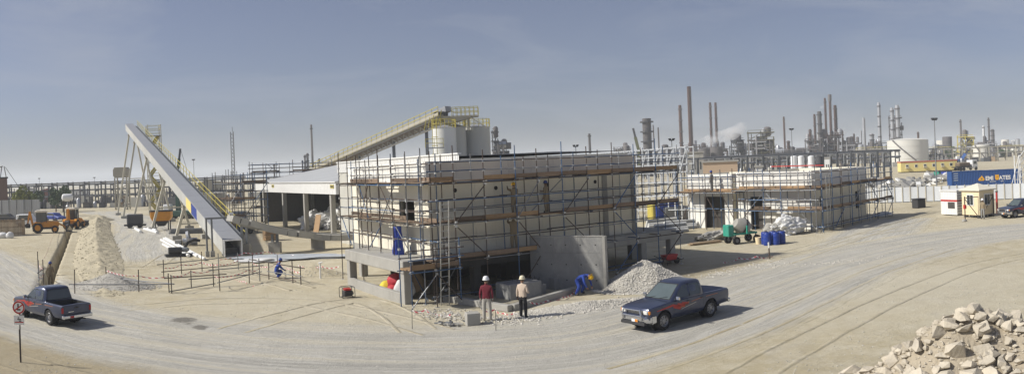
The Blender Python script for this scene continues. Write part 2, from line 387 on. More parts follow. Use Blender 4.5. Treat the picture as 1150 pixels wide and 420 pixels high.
def catmull(pts, step):
    out = []; P = [pts[0] * 2 - pts[1]] + pts + [pts[-1] * 2 - pts[-2]]
    for i in range(1, len(P) - 2):
        L = (P[i + 1] - P[i]).length; n = max(2, int(L / step))
        for k in range(n):
            t = k / n; a, b, c, d = P[i - 1], P[i], P[i + 1], P[i + 2]
            out.append(.5 * ((2 * b) + (c - a) * t + (2 * a - 5 * b + 4 * c - d) * t * t + (3 * b - a - 3 * c + d) * t ** 3))
    out.append(pts[-1]); return out
w0, w1 = G(206, 360), G(224, 368); WA = (w1 - w0).normalized(); WB = Vector((-WA.y, WA.x, 0))
def make_road(name, px, hw, lift, m=None, W=26, off=0.):
    wv = []
    c = catmull([G(x, y) for x, y in px], .55); vs = []; ev = []; tv = []; uvs = []; fs = []; s = 0.
    for i, p in enumerate(c):
        a = c[max(0, i - 2)]; b = c[min(len(c) - 1, i + 2)]; d = (b - a); d.z = 0; d.normalize(); nr = Vector((d.y, -d.x, 0))
        if i: s += (p - c[i - 1]).length
        w = hw * (1 + .12 * nz(s, 3, .12, 4))
        for k in range(W + 1):
            t = 2 * k / W - 1; q = p + nr * (t * w + off)
            vs.append((q.x, q.y, gz(q.x, q.y) + (lift if abs(t) < .93 else lift - .09 * (abs(t) - .93) / .07))); uvs.append((t * w, s)); tv.append(tone(q.x, q.y))
            wv.append(max(0, 1 - min(((q - w0).dot(WA) / 1.0) ** 2 + ((q - w0).dot(WB) / .75) ** 2, ((q - w1).dot(WA) / .8) ** 2 + ((q - w1).dot(WB) / .5) ** 2) * .55)); e = min(1, (1 - abs(t)) * 2.6); e = min(e, s / 8, 1); ev.append(e)
    for i in range(len(c) - 1):
        for k in range(W): fs.append((i * (W + 1) + k, i * (W + 1) + k + 1, (i + 1) * (W + 1) + k + 1, (i + 1) * (W + 1) + k))
    me = bpy.data.meshes.new(name); me.from_pydata(vs, [], fs); me.materials.append(m or road_m)
    set_attr(me, 'edge', ev); set_attr(me, 'wet', wv); set_attr(me, 'tone', tv)
    ul = me.uv_layers.new(name='UVMap')
    for lp in me.loops: ul.data[lp.index].uv = uvs[lp.vertex_index]
    me.polygons.foreach_set('use_smooth', [True] * len(fs))
    if me.polygons[5].normal.z < 0: me.flip_normals()
    return tag(link(name, me), kind='structure')
make_road('haul_road', [(-90, 262), (-40, 290), (20, 338), (110, 366), (240, 386), (400, 396), (560, 394), (690, 378), (800, 345), (930, 300), (1060, 270), (1180, 256), (1300, 248)], 5.6, .02)
make_road('side_track', [(150, 300), (150, 280), (165, 262), (150, 246), (110, 238)], 5., .012)
make_road('side_track', [(905, 318), (950, 288), (985, 262), (1010, 246)], 4., .012)

for k, px in enumerate(([(700, 420), (800, 388), (900, 345), (985, 305), (1060, 280)], [(820, 430), (900, 385), (1000, 335), (1090, 300), (1160, 285)], [(140, 345), (230, 338), (330, 338), (420, 352), (500, 372)], [(260, 372), (330, 352), (400, 338), (440, 350), (470, 372)], [(880, 285), (950, 268), (1010, 258), (1080, 252)], [(870, 296), (930, 276), (985, 258), (1030, 246)], [(170, 300), (200, 285), (250, 300), (340, 325)], [(0, 398), (30, 408), (90, 425)])):
    for off in (-.75, .75): make_road('tyre_track', px, .17, .026, rut_m, 4, off + .15 * (k % 3))

# heaps and banks -------------------------------------------------------------
heap_sand = M('heap_sand', (.47, .42, .305), .95, var=.22, scale=2.2, bump=1., bscale=5, stain=.3, staincol=(.38, .34, .26), spec=.1)
heap_grey = M('heap_gravel', (.45, .43, .385), .95, var=.3, scale=5, bump=1., bscale=14, stain=.35, staincol=(.30, .285, .25), spec=.1)
heap_rub = M('heap_rubble', (.38, .33, .25), .95, var=.3, scale=5, bump=1., bscale=9, stain=.35, staincol=(.34, .30, .23), spec=.1)
stone_m = M('stone', (.50, .45, .365), .95, var=.28, scale=4, bump=.5, bscale=12, stain=.3, staincol=(.5, .43, .31), rand=.12, spec=.15)
pebble_m = M('pebbles', (.55, .525, .47), .95, var=.35, scale=9, spec=.1)
def berm(name, pts, hws, hs, m, step=.35, W=22, seed=1):
    c = catmull(pts, step); vs = []; fs = []; N = len(c)
    for i, p in enumerate(c):
        t = i / (N - 1) * (len(hws) - 1); k = min(int(t), len(hws) - 2); u = t - k
        hw = hws[k] * (1 - u) + hws[k + 1] * u; h = hs[k] * (1 - u) + hs[k + 1] * u
        a = c[max(0, i - 2)]; b = c[min(N - 1, i + 2)]; d = (b - a); d.z = 0; d.normalize(); nr = Vector((d.y, -d.x, 0))
        for j in range(W + 1):
            x = 2 * j / W - 1; q = p + nr * x * hw * (1 + .12 * nz(i * .1, x, 1, seed))
            z = h * max(0, 1 - abs(x)) ** .9 * (1 + .4 * nz(q.x, q.y, .45, seed)) + (.13 * nz(q.x, q.y, 1.6, seed) + .06 * nz(q.x, q.y, 4.5, seed + 1)) * (1 - abs(x) ** 3) - (.05 if abs(x) == 1 else 0)
            vs.append((q.x, q.y, gz(q.x, q.y) + z))
    for i in range(N - 1):
        for j in range(W): fs.append((i * (W + 1) + j, i * (W + 1) + j + 1, (i + 1) * (W + 1) + j + 1, (i + 1) * (W + 1) + j))
    me = bpy.data.meshes.new(name); me.from_pydata(vs, [], fs); me.materials.append(m)
    me.polygons.foreach_set('use_smooth', [True] * len(fs))
    if sum(p.normal.z for p in me.polygons) < 0: me.flip_normals()
    return link(name, me)
b = berm('spoil_bank', [G(112, 246), G(108, 256), G(108, 272), G(110, 290), G(113, 306), G(118, 322), G(121, 333)], [.8, 2.2, 2.1, 2.1, 2.2, 2.0, .9], [.2, .9, .75, .75, .65, .45, .05], heap_sand, step=.22, W=34)
tag(b, 'long sand spoil bank running beside the open trench', 'sand bank'); _bk = b
b = berm('spoil_bank', [G(96, 249), G(107, 248), G(118, 249)], [.8, 3.5, .8], [.1, 1.3, .1], heap_sand, seed=9)
tag(b, 'small pointed sand heap at the far end of the trench', 'sand heap')

def heap(name, c, rx, ry, h, rz, m, n=56, seed=2, amp=.2, sharp=1.):
    vs = []; fs = []; ca, sa = math.cos(rz), math.sin(rz)
    def hz(u, v):
        r = math.hypot(u, v); a = math.atan2(v, u)
        k = r / (1 + .16 * nz(math.cos(a), math.sin(a), 1.3, seed))
        return h * max(0, 1 - k ** sharp) * (1 + amp * nz(u * 2, v * 2, 1.2, seed)) + h * .05 * nz(u * 7, v * 7, 1, seed) * max(0, 1 - k)
    for i in range(n + 1):
        for j in range(n + 1):
            u, v = 2.4 * i / n - 1.2, 2.4 * j / n - 1.2; X, Y = u * rx, v * ry; x, y = c.x + X * ca - Y * sa, c.y + X * sa + Y * ca
            z = hz(u, v); vs.append((x, y, gz(x, y) + (z if z > .002 else -.06)))
    for i in range(n):
        for j in range(n):
            f = (i * (n + 1) + j, (i + 1) * (n + 1) + j, (i + 1) * (n + 1) + j + 1, i * (n + 1) + j + 1)
            if max(vs[k][2] for k in f) > .004: fs.append(f)
    me = bpy.data.meshes.new(name); me.from_pydata(vs, [], fs); me.materials.append(m)
    me.polygons.foreach_set('use_smooth', [True] * len(fs))
    def surf(u, v):
        X, Y = u * rx, v * ry; return c.x + X * ca - Y * sa, c.y + X * sa + Y * ca, hz(u, v)
    return me, surf
def gravel_heap(name, label, c, rx, ry, h, rz, npeb, size, m=heap_grey, seed=2, amp=.2):
    t = thing(name, label, 'gravel heap', (0, 0, 0))
    me, sf = heap('heap_body', c, rx, ry, h, rz, m, seed=seed, amp=amp); link('heap_body', me, t)
    rnd = random.Random(seed); pts = []
    for _ in range(npeb):
        a = rnd.uniform(0, 6.28); r = math.sqrt(rnd.random()) * 1.12; x, y, z = sf(r * math.cos(a), r * math.sin(a)); pts.append((x, y, max(0, z) + .01, size * rnd.uniform(.5, 1.4)))
    tag(pebbles('gravel_stones', pts, pebble_m, t, seed), kind='stuff'); return t
gravel_heap('gravel_heap', 'grey gravel heap behind the left pickup at the end of the trench', G(124, 322), 3.0, 2.0, .8, .1, 1600, .05, seed=5)
gravel_heap('gravel_heap', 'pale crushed stone heap against the bare concrete wall', G(732, 322) + V * .5, 2.6, 2.1, 1.4, .3, 6500, .055, seed=8, amp=.1)
gravel_heap('gravel_heap', 'flat low gravel spread before the stone heap beside the pit', G(655, 346), 3.2, 1.1, .28, .35, 2600, .05, seed=11)
gravel_heap('gravel_heap', 'earth mound behind the scaffold-tube barrier near the raised slab', G(352, 308), 2.2, 1.4, .6, 0, 300, .05, m=heap_sand, seed=12)

# foreground rubble: every stone that can be picked out is a rock of its own
RC = Vector((11.6, 15.9, 0))
t = thing('rock_pile', 'heap of broken pale limestone rocks in the right foreground', 'rock pile')
me, sf = heap('rubble_base', RC, 4.4, 3.2, 2.1, R(-36), heap_rub, n=80, seed=21, amp=.3, sharp=1.35); link('rubble_base', me, t)
rnd = random.Random(5); cand = []
while len(cand) < 300:
    a = rnd.uniform(0, 6.28); r = math.sqrt(rnd.random()) * 1.08; u, v = r * math.cos(a), r * math.sin(a); x, y, z = sf(u, v)
    if math.hypot(x, y) > math.hypot(RC.x, RC.y) + 2.2: continue
    pq = proj((x, y, z + .1))
    if pq[0] > 1175 or pq[1] > 440: continue
    s = .10 + .24 * rnd.random() ** 2.
    cand.append((x, y, z, s))
for i, (x, y, z, s) in enumerate(cand):
    mw = Matrix.Translation((x, y, max(.02, z) + s * .42)) @ Matrix.Rotation(rnd.uniform(0, 6.28), 4, 'Z') @ Matrix.Rotation(rnd.uniform(-.7, .7), 4, 'X') @ Matrix.Diagonal((s * rnd.uniform(.9, 1.5), s, s * rnd.uniform(.7, 1.1), 1))
    link('rock', rock_mesh(stone_m, i % 14), t, mw)
pts = []
for _ in range(4200):
    a = rnd.uniform(0, 6.28); r = math.sqrt(rnd.random()) * 1.18; x, y, z = sf(r * math.cos(a), r * math.sin(a)); pts.append((x, y, max(0, z) + .01, rnd.uniform(.025, .1)))
tag(pebbles('small_stones', pts, stone_m, t, 3), kind='stuff')

# loose stones strewn over the site
pts = []; rnd = random.Random(31)
for _ in range(5200):
    px = rnd.uniform(-20, 1170); y = 262 + 160 * rnd.random() ** .8; p = G(px, y)
    if nz(p.x, p.y, .35, 6) + rnd.uniform(-.25, .25) < .12: continue
    pts.append((p.x, p.y, gz(p.x, p.y) + .012, rnd.uniform(.015, .045) * (1 + .4 * (rnd.random() < .06))))
for a, b2, k in ((G(480, 352), G(573, 361), 500), (G(573, 361), G(690, 340), 1100), (G(760, 318), G(870, 295), 380), (G(870, 300), G(985, 292), 160)):
    for _ in range(k):
        p = a.lerp(b2, rnd.random()); x, y = p.x + rnd.gauss(0, .45), p.y + rnd.gauss(0, .5); pts.append((x, y, gz(x, y) + .03, rnd.uniform(.02, .085)))
tag(pebbles('loose_stones', pts, pebble_m), 'loose stones strewn over the sandy ground', 'stones', kind='stuff')
# clods on the spoil bank
rnd = random.Random(91); mv = [v.co.copy() for v in _bk.data.vertices]
tag(pebbles('sand_clods', [(v.x + rnd.gauss(0, .1), v.y + rnd.gauss(0, .1), v.z, rnd.uniform(.03, .11)) for v in rnd.sample(mv, min(1700, len(mv)))], heap_sand), 'dry sand clods lying on the spoil bank beside the trench', 'clods', kind='stuff')

# ------------------------------------------------------------------ scaffolding kit
def scaffold(name, label, org, rz, xs, rows, z0, ztop, decks, rails, braces=(), deck_x=None, seed=1, r=.027, mats=(tube_blue, tube_blue, tube_grey, tube_rust), newp=.1, over=.25, toe=True, feet=True, inner_top=None, group=None):
    """tube-and-coupler scaffold in its own frame: standards at xs x rows, ledgers, transoms, boards, braces"""
    rnd = random.Random(seed); t = thing(name, label, 'scaffold', org, rz, group)
    cp = MB(); n = len(xs)
    pick = lambda: rnd.choice(mats)
    for ri, y in enumerate(rows):
        for i, x in enumerate(xs):
            top = ztop + rnd.uniform(-.35, .3)
            if ri and inner_top: top = inner_top + rnd.uniform(-.2, .2)
            zb = z0(x, y) if callable(z0) else z0
            pipe('standard', (x, y, zb), (x + rnd.uniform(-.03, .03), y + rnd.uniform(-.03, .03), top), r, pick(), t)
            if feet: cp.box((x, y, zb + .012), (.2, .2, .024))
            for z in list(decks) + list(rails): cp.box((x, y, z), (.1, .1, .11))
        for z in sorted(set(list(decks) + list(rails))):
            if ri and z in rails and rnd.random() < .35: continue
            i = 0
            while i < n - 1:
                j = min(n - 1, i + rnd.choice((2, 3, 3)))
                e0, e1 = rnd.uniform(.05, over), rnd.uniform(.05, over); dz = rnd.uniform(-.02, .02)
                pipe('ledger', (xs[i] - e0, y - r * 2, z + dz), (xs[j] + e1, y - r * 2, z + dz + rnd.uniform(-.03, .03)), r, pick(), t)
                i = j
    y0, y1 = rows[0], rows[-1]
    for z in decks:
        for x in xs: pipe('transom', (x + .06, y0 - rnd.uniform(.1, .3), z + .05), (x + .06, y1 + rnd.uniform(.08, .2), z + .05), r, pick(), t)
        lo, hi = deck_x.get(z, (0, n - 1)) if deck_x else (0, n - 1)
        for i in range(lo, hi):
            wdt = .225; k = 0; y = y0 + .06; new = rnd.random() < newp
            while y + wdt < y1:
                if rnd.random() > .05:
                    block('board', ((xs[i] + xs[i + 1]) / 2 + rnd.uniform(-.08, .08), y + wdt / 2, z + .105 + .02 * (i % 2) + rnd.uniform(-.004, .004)), (xs[i + 1] - xs[i] + rnd.uniform(.05, .3), wdt - .02, .042), plank_new if new and rnd.random() < .8 else plank_m, t, rnd.uniform(-.01, .01))
                y += wdt; k += 1
            if toe and rnd.random() > .14: block('toe_board', ((xs[i] + xs[i + 1]) / 2, y0 + .045, z + .24 + rnd.uniform(-.01, .01)), (xs[i + 1] - xs[i] + .04, .035, .2), plank_new if new else plank_m, t, rnd.uniform(-.006, .006))
    for (i, za, j, zb, ri) in braces:
        y = rows[ri] - r * 4.2
        pipe('brace', (xs[i], y, za), (xs[j], y, zb), r, rnd.choice((tube_grey, tube_blue, tube_rust)), t)
        cp.box((xs[i], y + .03, za), (.09, .12, .09)); cp.box((xs[j], y + .03, zb), (.09, .12, .09))
    tag(cp.build('couplers', coupler_m, t), kind='stuff')
    return t
def ladder(label, p, q, w=.42, n=None, group=None):
    p = Vector(p); q = Vector(q); t = thing('ladder', label, 'ladder', p, 0, group); d = q - p; L = d.length
    sd = Vector((d.y, -d.x, 0)); sd = U.copy() if sd.length < .2 * L else sd; sd = (U - d * (U.dot(d) / L / L)).normalized() * w / 2
    for s in (-1, 1): pipe('rail', sd * s, d + sd * s, .028, ladder_m, t)
    n = n or int(L / .3)
    for i in range(n):
        c = d * ((i + .5) / n); pipe('rung', c - sd, c + sd, .017, ladder_m, t)
    return t

# ------------------------------------------------------------------ main building: raised switch room, cream walls on a concrete undercroft
shade_m = M('undercroft_shade', (.045, .043, .042), .8, var=.3, scale=2, stain=.4, staincol=(.1, .095, .09))  # near-black colour painted in for the deep shade under the slab
C0 = Vector((-4.31, 37.93, 0)); ZS, ZW, ZT = 2.1, 5.75, 6.88
bld = thing('raised_building', 'cream concrete building on a raised slab inside blue tube scaffolding', 'building', C0, AX)
LX, LY = 14.2, 10.3
MB().lim(-1.45, 6.6, -.99, -.962, ZS - .6, ZS - .06).build('shade_strip', shade_m, bld)  # added plate, shade painted along part of the slab's front edge
sl1 = MB().lim(-2, 16.7, -.96, 6.7, ZS - .6, ZS).build('floor_slab', concrete, bld, bevel=.03)
MB().lim(0, LX, 6.705, LY, ZS - .58, ZS - .01).build('floor_slab', concrete, bld)
for x in (-1.72, 2.2, 6.1, 10.0, 13.9, 16.4):
    for y in (-.68, 2.9, 6.4):
        xx = x + (1.9 if x < 0 and y == 2.9 else 0)
        MB().lim(xx - .22, xx + .22, y - .22, y + .22, -.1, ZS - .6).build('column', shade_m if (0 < xx < 7 and y < 3) else concrete, bld, bevel=.02)  # front columns in the dark stretch carry the painted shade
for x in (.4, 5, 10, 13.9): MB().lim(x - .22, x + .22, 9.6, 10.04, -.1, ZS - .58).build('column', concrete, bld, bevel=.02)
MB().lim(-1.98, -1.74, -.46, 6.18, -.1, .52).build('kerb_wall', concrete, bld, bevel=.02)
MB().lim(.4, 6.0, 5.6, 5.78, -.1, ZS - .62).build('shade_wall', shade_m, bld)  # walls added and coloured near-black to deepen the undercroft shade
MB().lim(6.4, 6.58, -.4, 6.2, -.1, ZS - .62).build('shade_wall', shade_m, bld)
# walls of the left face (x = 0) with a window opening
def wall_left(y0, y1, z0, z1): return MB().lim(0, .24, y0, y1, z0, z1)
W0, W1, WZ0, WZ1 = 1.55, 3.4, 3.75, 4.95
for a in ((.245, W0, ZS, ZW), (W1, LY - .245, ZS, ZW), (W0, W1, ZS, WZ0), (W0, W1, WZ1, ZW)): wall_left(*a).build('wall', block_cream, bld)
MB().lim(.02, .06, W0, W1, WZ0, WZ0 + .06).lim(.02, .06, W0, W1, WZ1 - .06, WZ1).lim(.02, .06, W0, W0 + .06, WZ0 + .06, WZ1 - .06).lim(.02, .06, W1 - .06, W1, WZ0 + .06, WZ1 - .06).build('window_frame', steel_g, bld)
MB().lim(-.05, .0, W0 - .1, W1 + .1, WZ0 - .1, WZ0 - .01).build('window_sill', concrete, bld)
# right face (y = 0): pilasters and infill panels
pil = [0, along(575, C0, U), 8.6, along(675, C0, U), LX - .36]
for i, x in enumerate(pil): MB().lim(x, x + .36, -.07, .24, ZS, ZW).build('pilaster', concrete if i in (3, 4) else block_cream, bld, bevel=.012)
for a, b in zip(pil, pil[1:]):
    n = max(2, round((b - a - .36) / 1.25)); w = (b - a - .36) / n
    for k in range(n):
        for z0, z1 in ((ZS, 3.94), (3.955, ZW)):
            MB().lim(a + .36 + k * w + .006, a + .36 + (k + 1) * w - .006, .0 + .006 * random.random(), .2, z0 + .003, z1 - .003).build('wall_panel', block_cream, bld)
MB().lim(.3, LX - .1, .2, .26, ZS + .01, ZW).build('backing_wall', interior_shade_m, bld)
MB().lim(LX - .24, LX, .25, LY - .25, ZS, ZW).build('wall', block_cream, bld)
MB().lim(0, LX, LY - .24, LY, ZS, ZW).build('wall', block_cream, bld)
MB().lim(.3, LX - .3, .3, LY - .3, 6.0, 6.2).build('roof_slab', concrete, bld)
for x in (1.6, 4.1, 7.5, 11.0):
    MB().tube((x, -.02, 5.35), (x, .05, 5.35), .11, 12).build('duct_hole', black_m, bld)
# parapet in courses of big blocks, a little proud of the wall
po = .14
for k, (z0, z1) in enumerate(((ZW + .01, 6.12), (6.13, 6.5), (6.51, ZT - .08))):
    n = 7
    for i in range(n):
        a, b = -po + (LY + 2 * po) * i / n, -po + (LY + 2 * po) * (i + 1) / n
        MB().lim(-po, .1, a + .006, b - .006, z0, z1).build('parapet_block', block_white, bld)
n = 9
for i in range(n):
    a, b = .105 + (LX - .1) * i / n, .105 + (LX - .1) * (i + 1) / n
    MB().lim(a + .004, b - .004, -po, .1, ZW + .01, ZT - .08).build('parapet_block', parapet_m, bld)
for a in ((LX - .1, LX + po, .11, LY + po), (.11, LX - .11, LY - .1, LY + po)): MB().lim(*a, ZW + .01, ZT - .08).build('parapet_wall', parapet_m, bld)
MB().lim(-po - .03, LX + po + .03, -po - .03, .13, ZT - .079, ZT).lim(-po - .03, .13, .131, LY + po, ZT - .079, ZT - .002).build('coping', block_white, bld)
def loc(o, x, y, z=0.): return o.matrix_basis @ Vector((x, y, z))
BM = Matrix.Translation(C0) @ Matrix.Rotation(AX, 4, 'Z')
def BL(x, y, z=0.): return BM @ Vector((x, y, z))

# scaffold along the shaded right face
xsR = [-.75, .55, 2.3, 4.2, 5.6, 7.2, 9.0, 10.8, 12.5, 14.3, 16.2]
D1, D2, D3 = 1.95, 3.76, 5.75
def zR(x, y): return 0. if y < -.96 else ZS
brR = []
for i in range(1, 9, 2): brR += [(i, D2 + .1, i + 1, D3 - .1, 0), (i + 1, D1 + .1, i, D2 - .1, 0)]
for i in (0, 3): brR += [(i, .2, i + 1, D1 - .1, 0)]
brR += [(9, .2, 10, D1 - .1, 0), (10, D1 + .1, 9, D2 - .1, 0), (9, D2 + .1, 10, D3 - .1, 0), (7, .2, 8, 1.8, 0), (4, D2, 6, D3 + .6, 1)]
scaffold('tube_scaffold', 'blue tube scaffold with brown board decks along the shaded long face', C0, AX, xsR, [-1.75, -.5], zR, 7.55, [D1, D2, D3], [.35, 2.95, 4.45, 4.95, 6.35, 6.8], brR,
         deck_x={D1: (0, 5), D2: (0, 10), D3: (0, 10)}, seed=3, inner_top=7.2, newp=.3)
# scaffold along the sunlit left face, standing on the slab
xsL = [-1.6, .1, 1.8, 3.5, 5.2, 6.5, 8.0, 9.4]
def rot_scaf(name, label, xs, rows, z0, ztop, decks, rails, br, **k):
    return scaffold(name, label, C0 + Vector((0, 0, 0)), AX + R(90), xs, rows, z0, ztop, decks, rails, br, **k)
def zL(x, y): return ZS if (-1. < x < 6.7) else 0.
brL = [(1, 2.3, 2, D2 - .1, 1), (2, D2 + .1, 3, D3 - .1, 1), (3, D2 + .1, 2, D3 - .1, 1), (4, D2, 5, D3, 1), (5, D2, 4, D3, 1), (6, 2.2, 7, D2, 1), (4, 2.3, 3, D2 - .1, 1), (0, .2, 1, 1.6, 1)]
rot_scaf('tube_scaffold', 'tube scaffold with weathered boards on the sunlit short face of the raised building', xsL, [.35, 1.15], zL, 7.45, [D2, D3], [2.95, 4.4, 4.95, 6.3, 6.75], brL, seed=8, mats=(tube_blue, tube_grey, tube_rust, tube_rust), newp=.1, deck_x={D2: (0, 7), D3: (0, 7)})
# note: in this frame x runs along the short face and y away from it
# corner landing with its ladder
scaffold('scaffold_landing', 'low scaffold landing at the corner of the raised slab', BL(-2.35, -2.55), AX, [0, 1.3, 2.6], [0, 1.2], 0, 3.1, [1.75], [2.3, 2.75], [(0, .2, 1, 1.6, 0), (2, .2, 1, 1.6, 0)], seed=12)
ladder('aluminium ladder leaning on the scaffold corner of the raised building', G(500, 343), At(499, 226, 35.2), .45)
# canopy walk beyond the right end: rusty boards seen end on come with the scaffold

# blue sheet hung at the wall, sacks under the slab, small generator
def drape(name, label, cat, p, w, h, rz, m, folds=5, depth=.12, top=.6, seed=1, group=None):
    vs = []; fs = []; nx, ny = 30, 14
    for side in (0, 1):
        for j in range(ny + 1):
            for i in range(nx + 1):
                u, v = i / nx - .5, j / ny
                ww = w * (top + (1 - top) * (1 - v)) ; y = depth * math.sin(u * folds * 6.28 + seed) * (.4 + .6 * (1 - v)) + .05 * noise.noise(Vector((u * 4, v * 4, seed))) + (.18 * w * math.cos(u * 3.1) * (1 if side else -1))
                vs.append((u * ww, y, v * h + .04 * noise.noise(Vector((u * 5, 0, seed))) * v))
    k = (nx + 1) * (ny + 1)
    for side in (0, 1):
        for j in range(ny):
            for i in range(nx): fs.append(tuple(side * k + q for q in (j * (nx + 1) + i, j * (nx + 1) + i + 1, (j + 1) * (nx + 1) + i + 1, (j + 1) * (nx + 1) + i)))
    for i in range(nx): a = ny * (nx + 1) + i; fs.append((a, a + 1, k + a + 1, k + a))
    for j in range(ny):
        for e in (0, nx): a = j * (nx + 1) + e; fs.append((a, a + nx + 1, k + a + nx + 1, k + a))
    me = bpy.data.meshes.new(name); me.from_pydata(vs, [], fs); me.materials.append(m); me.polygons.foreach_set('use_smooth', [True] * len(fs))
    bm = bmesh.new(); bm.from_mesh(me); bmesh.ops.recalc_face_normals(bm, faces=bm.faces); bm.to_mesh(me); bm.free()
    o = link(name, me); o.location = p; o.rotation_euler.z = rz; return tag(o, label, cat, group)
drape('tarpaulin', 'blue plastic sheet bundled upright against the sunlit wall on the slab', 'tarpaulin', BL(-.75, 2.15, ZS), .95, 1.45, AX + R(90), tarp_blue, seed=2)
def blob(name, label, cat, p, d, m, rz=0, seed=1, tilt=0., lump=.22, sub=3, group=None, flat=True, creases=0.):
    bm = bmesh.new(); bmesh.ops.create_icosphere(bm, subdivisions=sub, radius=1)
    for v in bm.verts:
        k = 1 + lump * noise.noise(v.co * 1.4 + Vector((seed * 3.1, 0, 0))) + lump * .35 * noise.noise(v.co * 4 + Vector((0, seed, 0)))
        if creases: k -= creases * abs(noise.noise(v.co * 3.1 + Vector((seed, seed, 0)))) + creases * .6 * abs(noise.noise(v.co * 7 + Vector((seed, 0, seed))))
        v.co *= k
        if flat and v.co.z < -.55: v.co.z = -.55
    me = bpy.data.meshes.new(name); bm.to_mesh(me); bm.free(); me.materials.append(m); me.polygons.foreach_set('use_smooth', [True] * len(me.polygons))
    o = link(name, me, None, Matrix.Translation(Vector(p) + Vector((0, 0, d[2] * .28))) @ Matrix.Rotation(rz, 4, 'Z') @ Matrix.Rotation(tilt, 4, 'Y') @ Matrix.Diagonal((d[0] / 2, d[1] / 2, d[2] / 2, 1)))
    return tag(o, label, cat, group)
blob('sack', 'yellow plastic sack lying under the raised slab', 'sack', BL(-1.05, 2.9, .1), (1., .8, .75), sack_yel, AX, 2)
blob('sack', 'red plastic sack on top of the sacks under the raised slab', 'sack', BL(-1.0, 2.1, .45), (1.3, .9, .85), sack_red, AX + 1.2, 3, .35)
blob('sack', 'pale woven sack nearest the corner column under the raised slab', 'sack', BL(-1.05, .9, .1), (1.1, 1., 1.25), tarp_white, AX, 4)
blob('sack', 'brown canvas bundle behind the red and pale sacks under the slab', 'sack', BL(-.3, 1.2, .2), (1., 1., 1.5), wood_m, AX, 6)
blob('sack', 'dark red plastic sack squeezed below the larger red one', 'sack', BL(-1.25, 1.75, .1), (.8, .6, .7), sack_red, AX, 8)
gn = thing('portable_generator', 'small portable generator in a tube frame beside the raised slab', 'generator', G(390, 334), .6)
f = MB()
for y in (-.22, .22): f.path([(-.35, y, .03), (-.35, y, .5), (-.28, y, .56), (.28, y, .56), (.35, y, .5), (.35, y, .03), (-.35, y, .03)], .018)
for x in (-.3, .3): f.tube((x, -.22, .55), (x, .22, .55), .018); f.tube((x, -.22, .03), (x, .22, .03), .018)
f.build('frame', steel_d, gn, 40); MB().lim(-.2, .25, -.17, .17, .06, .36).build('engine', dark_m, gn, bevel=.03); MB().lim(-.18, .2, -.16, .16, .365, .48).build('fuel_tank', red_m, gn, bevel=.04); MB().tube((.25, 0, .2), (.33, 0, .2), .1, 12).build('recoil_cover', steel_g, gn, 40)

# bare concrete wall and pit beside the slab
RW0 = Vector((4.45, 38.05, 0)); RW1 = BL(along(592, BL(0, -1.3), U), -1.3); s = (RW1 - RW0).length
rw = thing('concrete_wall', 'bare grey concrete wall standing in front of the scaffold beside the stone heap', 'wall', RW0, math.atan2(RW1.y - RW0.y, RW1.x - RW0.x))
n = 3
for k in range(n):
    a, b = -.0 + s * k / n, s * (k + 1) / n
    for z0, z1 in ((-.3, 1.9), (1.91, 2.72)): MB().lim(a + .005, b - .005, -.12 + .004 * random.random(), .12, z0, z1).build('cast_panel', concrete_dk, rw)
for k in range(5):
    for z in (.5, 1.3, 2.3): MB().tube((.4 + k * (s - .8) / 4, .118, z), (.4 + k * (s - .8) / 4, .127, z), .035, 8).build('tie_hole', black_m, rw)
MB().lim(-.14, -.0, -.14, .2, -.3, 2.745).build('end_rib', concrete, rw)
MB().lim(0, s, -.14, .14, 2.721, 2.76).build('cap', concrete, rw)
k1 = thing('pit_kerb', 'low concrete kerb beam from the ladder foot to the pit corner', 'kerb', (0, 0, 0))
a, b, c = G(500, 338), G(573, 350), G(668, 322)
up = Vector((0, 0, .14))
MB().bar(a + up, b + up, .3, .3).build('beam', concrete, k1, bevel=.02)
k2 = thing('pit_kerb', 'low concrete kerb beam from the pit corner to the bare concrete wall', 'kerb', (0, 0, 0))
MB().bar(b + up + (c - b).normalized() * .16, c + up, .3, .3).build('beam', concrete, k2, bevel=.02)
for i, (px, py, d, lab) in enumerate(((583, 333, (1.9, 1.3, .75), 'large square concrete footing in the shaded pit'), (625, 324, (.8, .8, .6), 'small concrete pedestal deep in the pit'), (600, 330, (.9, .9, .5), 'concrete pedestal with starter bars beside the large footing'))):
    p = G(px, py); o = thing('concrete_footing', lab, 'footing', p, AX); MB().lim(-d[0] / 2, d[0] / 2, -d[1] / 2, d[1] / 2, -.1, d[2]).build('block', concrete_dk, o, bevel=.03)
    for x in (-.2, 0, .2):
        for y in (-.2, .2): pipe('starter_bar', (x, y, d[2] - .01), (x, y, d[2] + .35), .012, tube_rust, o)
o = block('timber_crate', G(627, 318) + Vector((0, 0, .25)), (.9, .5, .5), wood_m, None, AX); tag(o, 'brown timber form box beside the bare concrete wall', 'form box')
o = MB().lim(-.28, .28, -.25, .25, 0, .52).build('concrete_block', concrete, bevel=.02); o.location = G(531, 365); o.rotation_euler.z = .25; tag(o, 'loose concrete cube on the ground near the red-shirted man', 'block')
o = thing('debris', 'grey scrap offcuts heaped on the sand left of the concrete cube', 'debris', G(508, 365))
rnd = random.Random(2)
for i in range(16): block('offcut', (rnd.gauss(0, .4), rnd.gauss(0, .18), .05 + .03 * rnd.random()), (rnd.uniform(.15, .5), .07, .05), rnd.choice((steel_g, concrete, steel_d)), o, 0, Matrix.Rotation(rnd.uniform(0, 3), 3, 'Z') @ Matrix.Rotation(rnd.uniform(-.3, .3), 3, 'Y'))
o = thing('wheelbarrow', 'dark red wheelbarrow standing in the shade past the stone heap', 'wheelbarrow', G(752, 297), .4)
MB().prism([(-.35, .3), (.35, .3), (.5, .62), (-.5, .62)], -.28, .28, XZ).build('tray', red_m, o, bevel=.02)
MB().tube((.55, -.06, .2), (.55, .06, .2), .2, 16).build('wheel', black_m, o, 40)
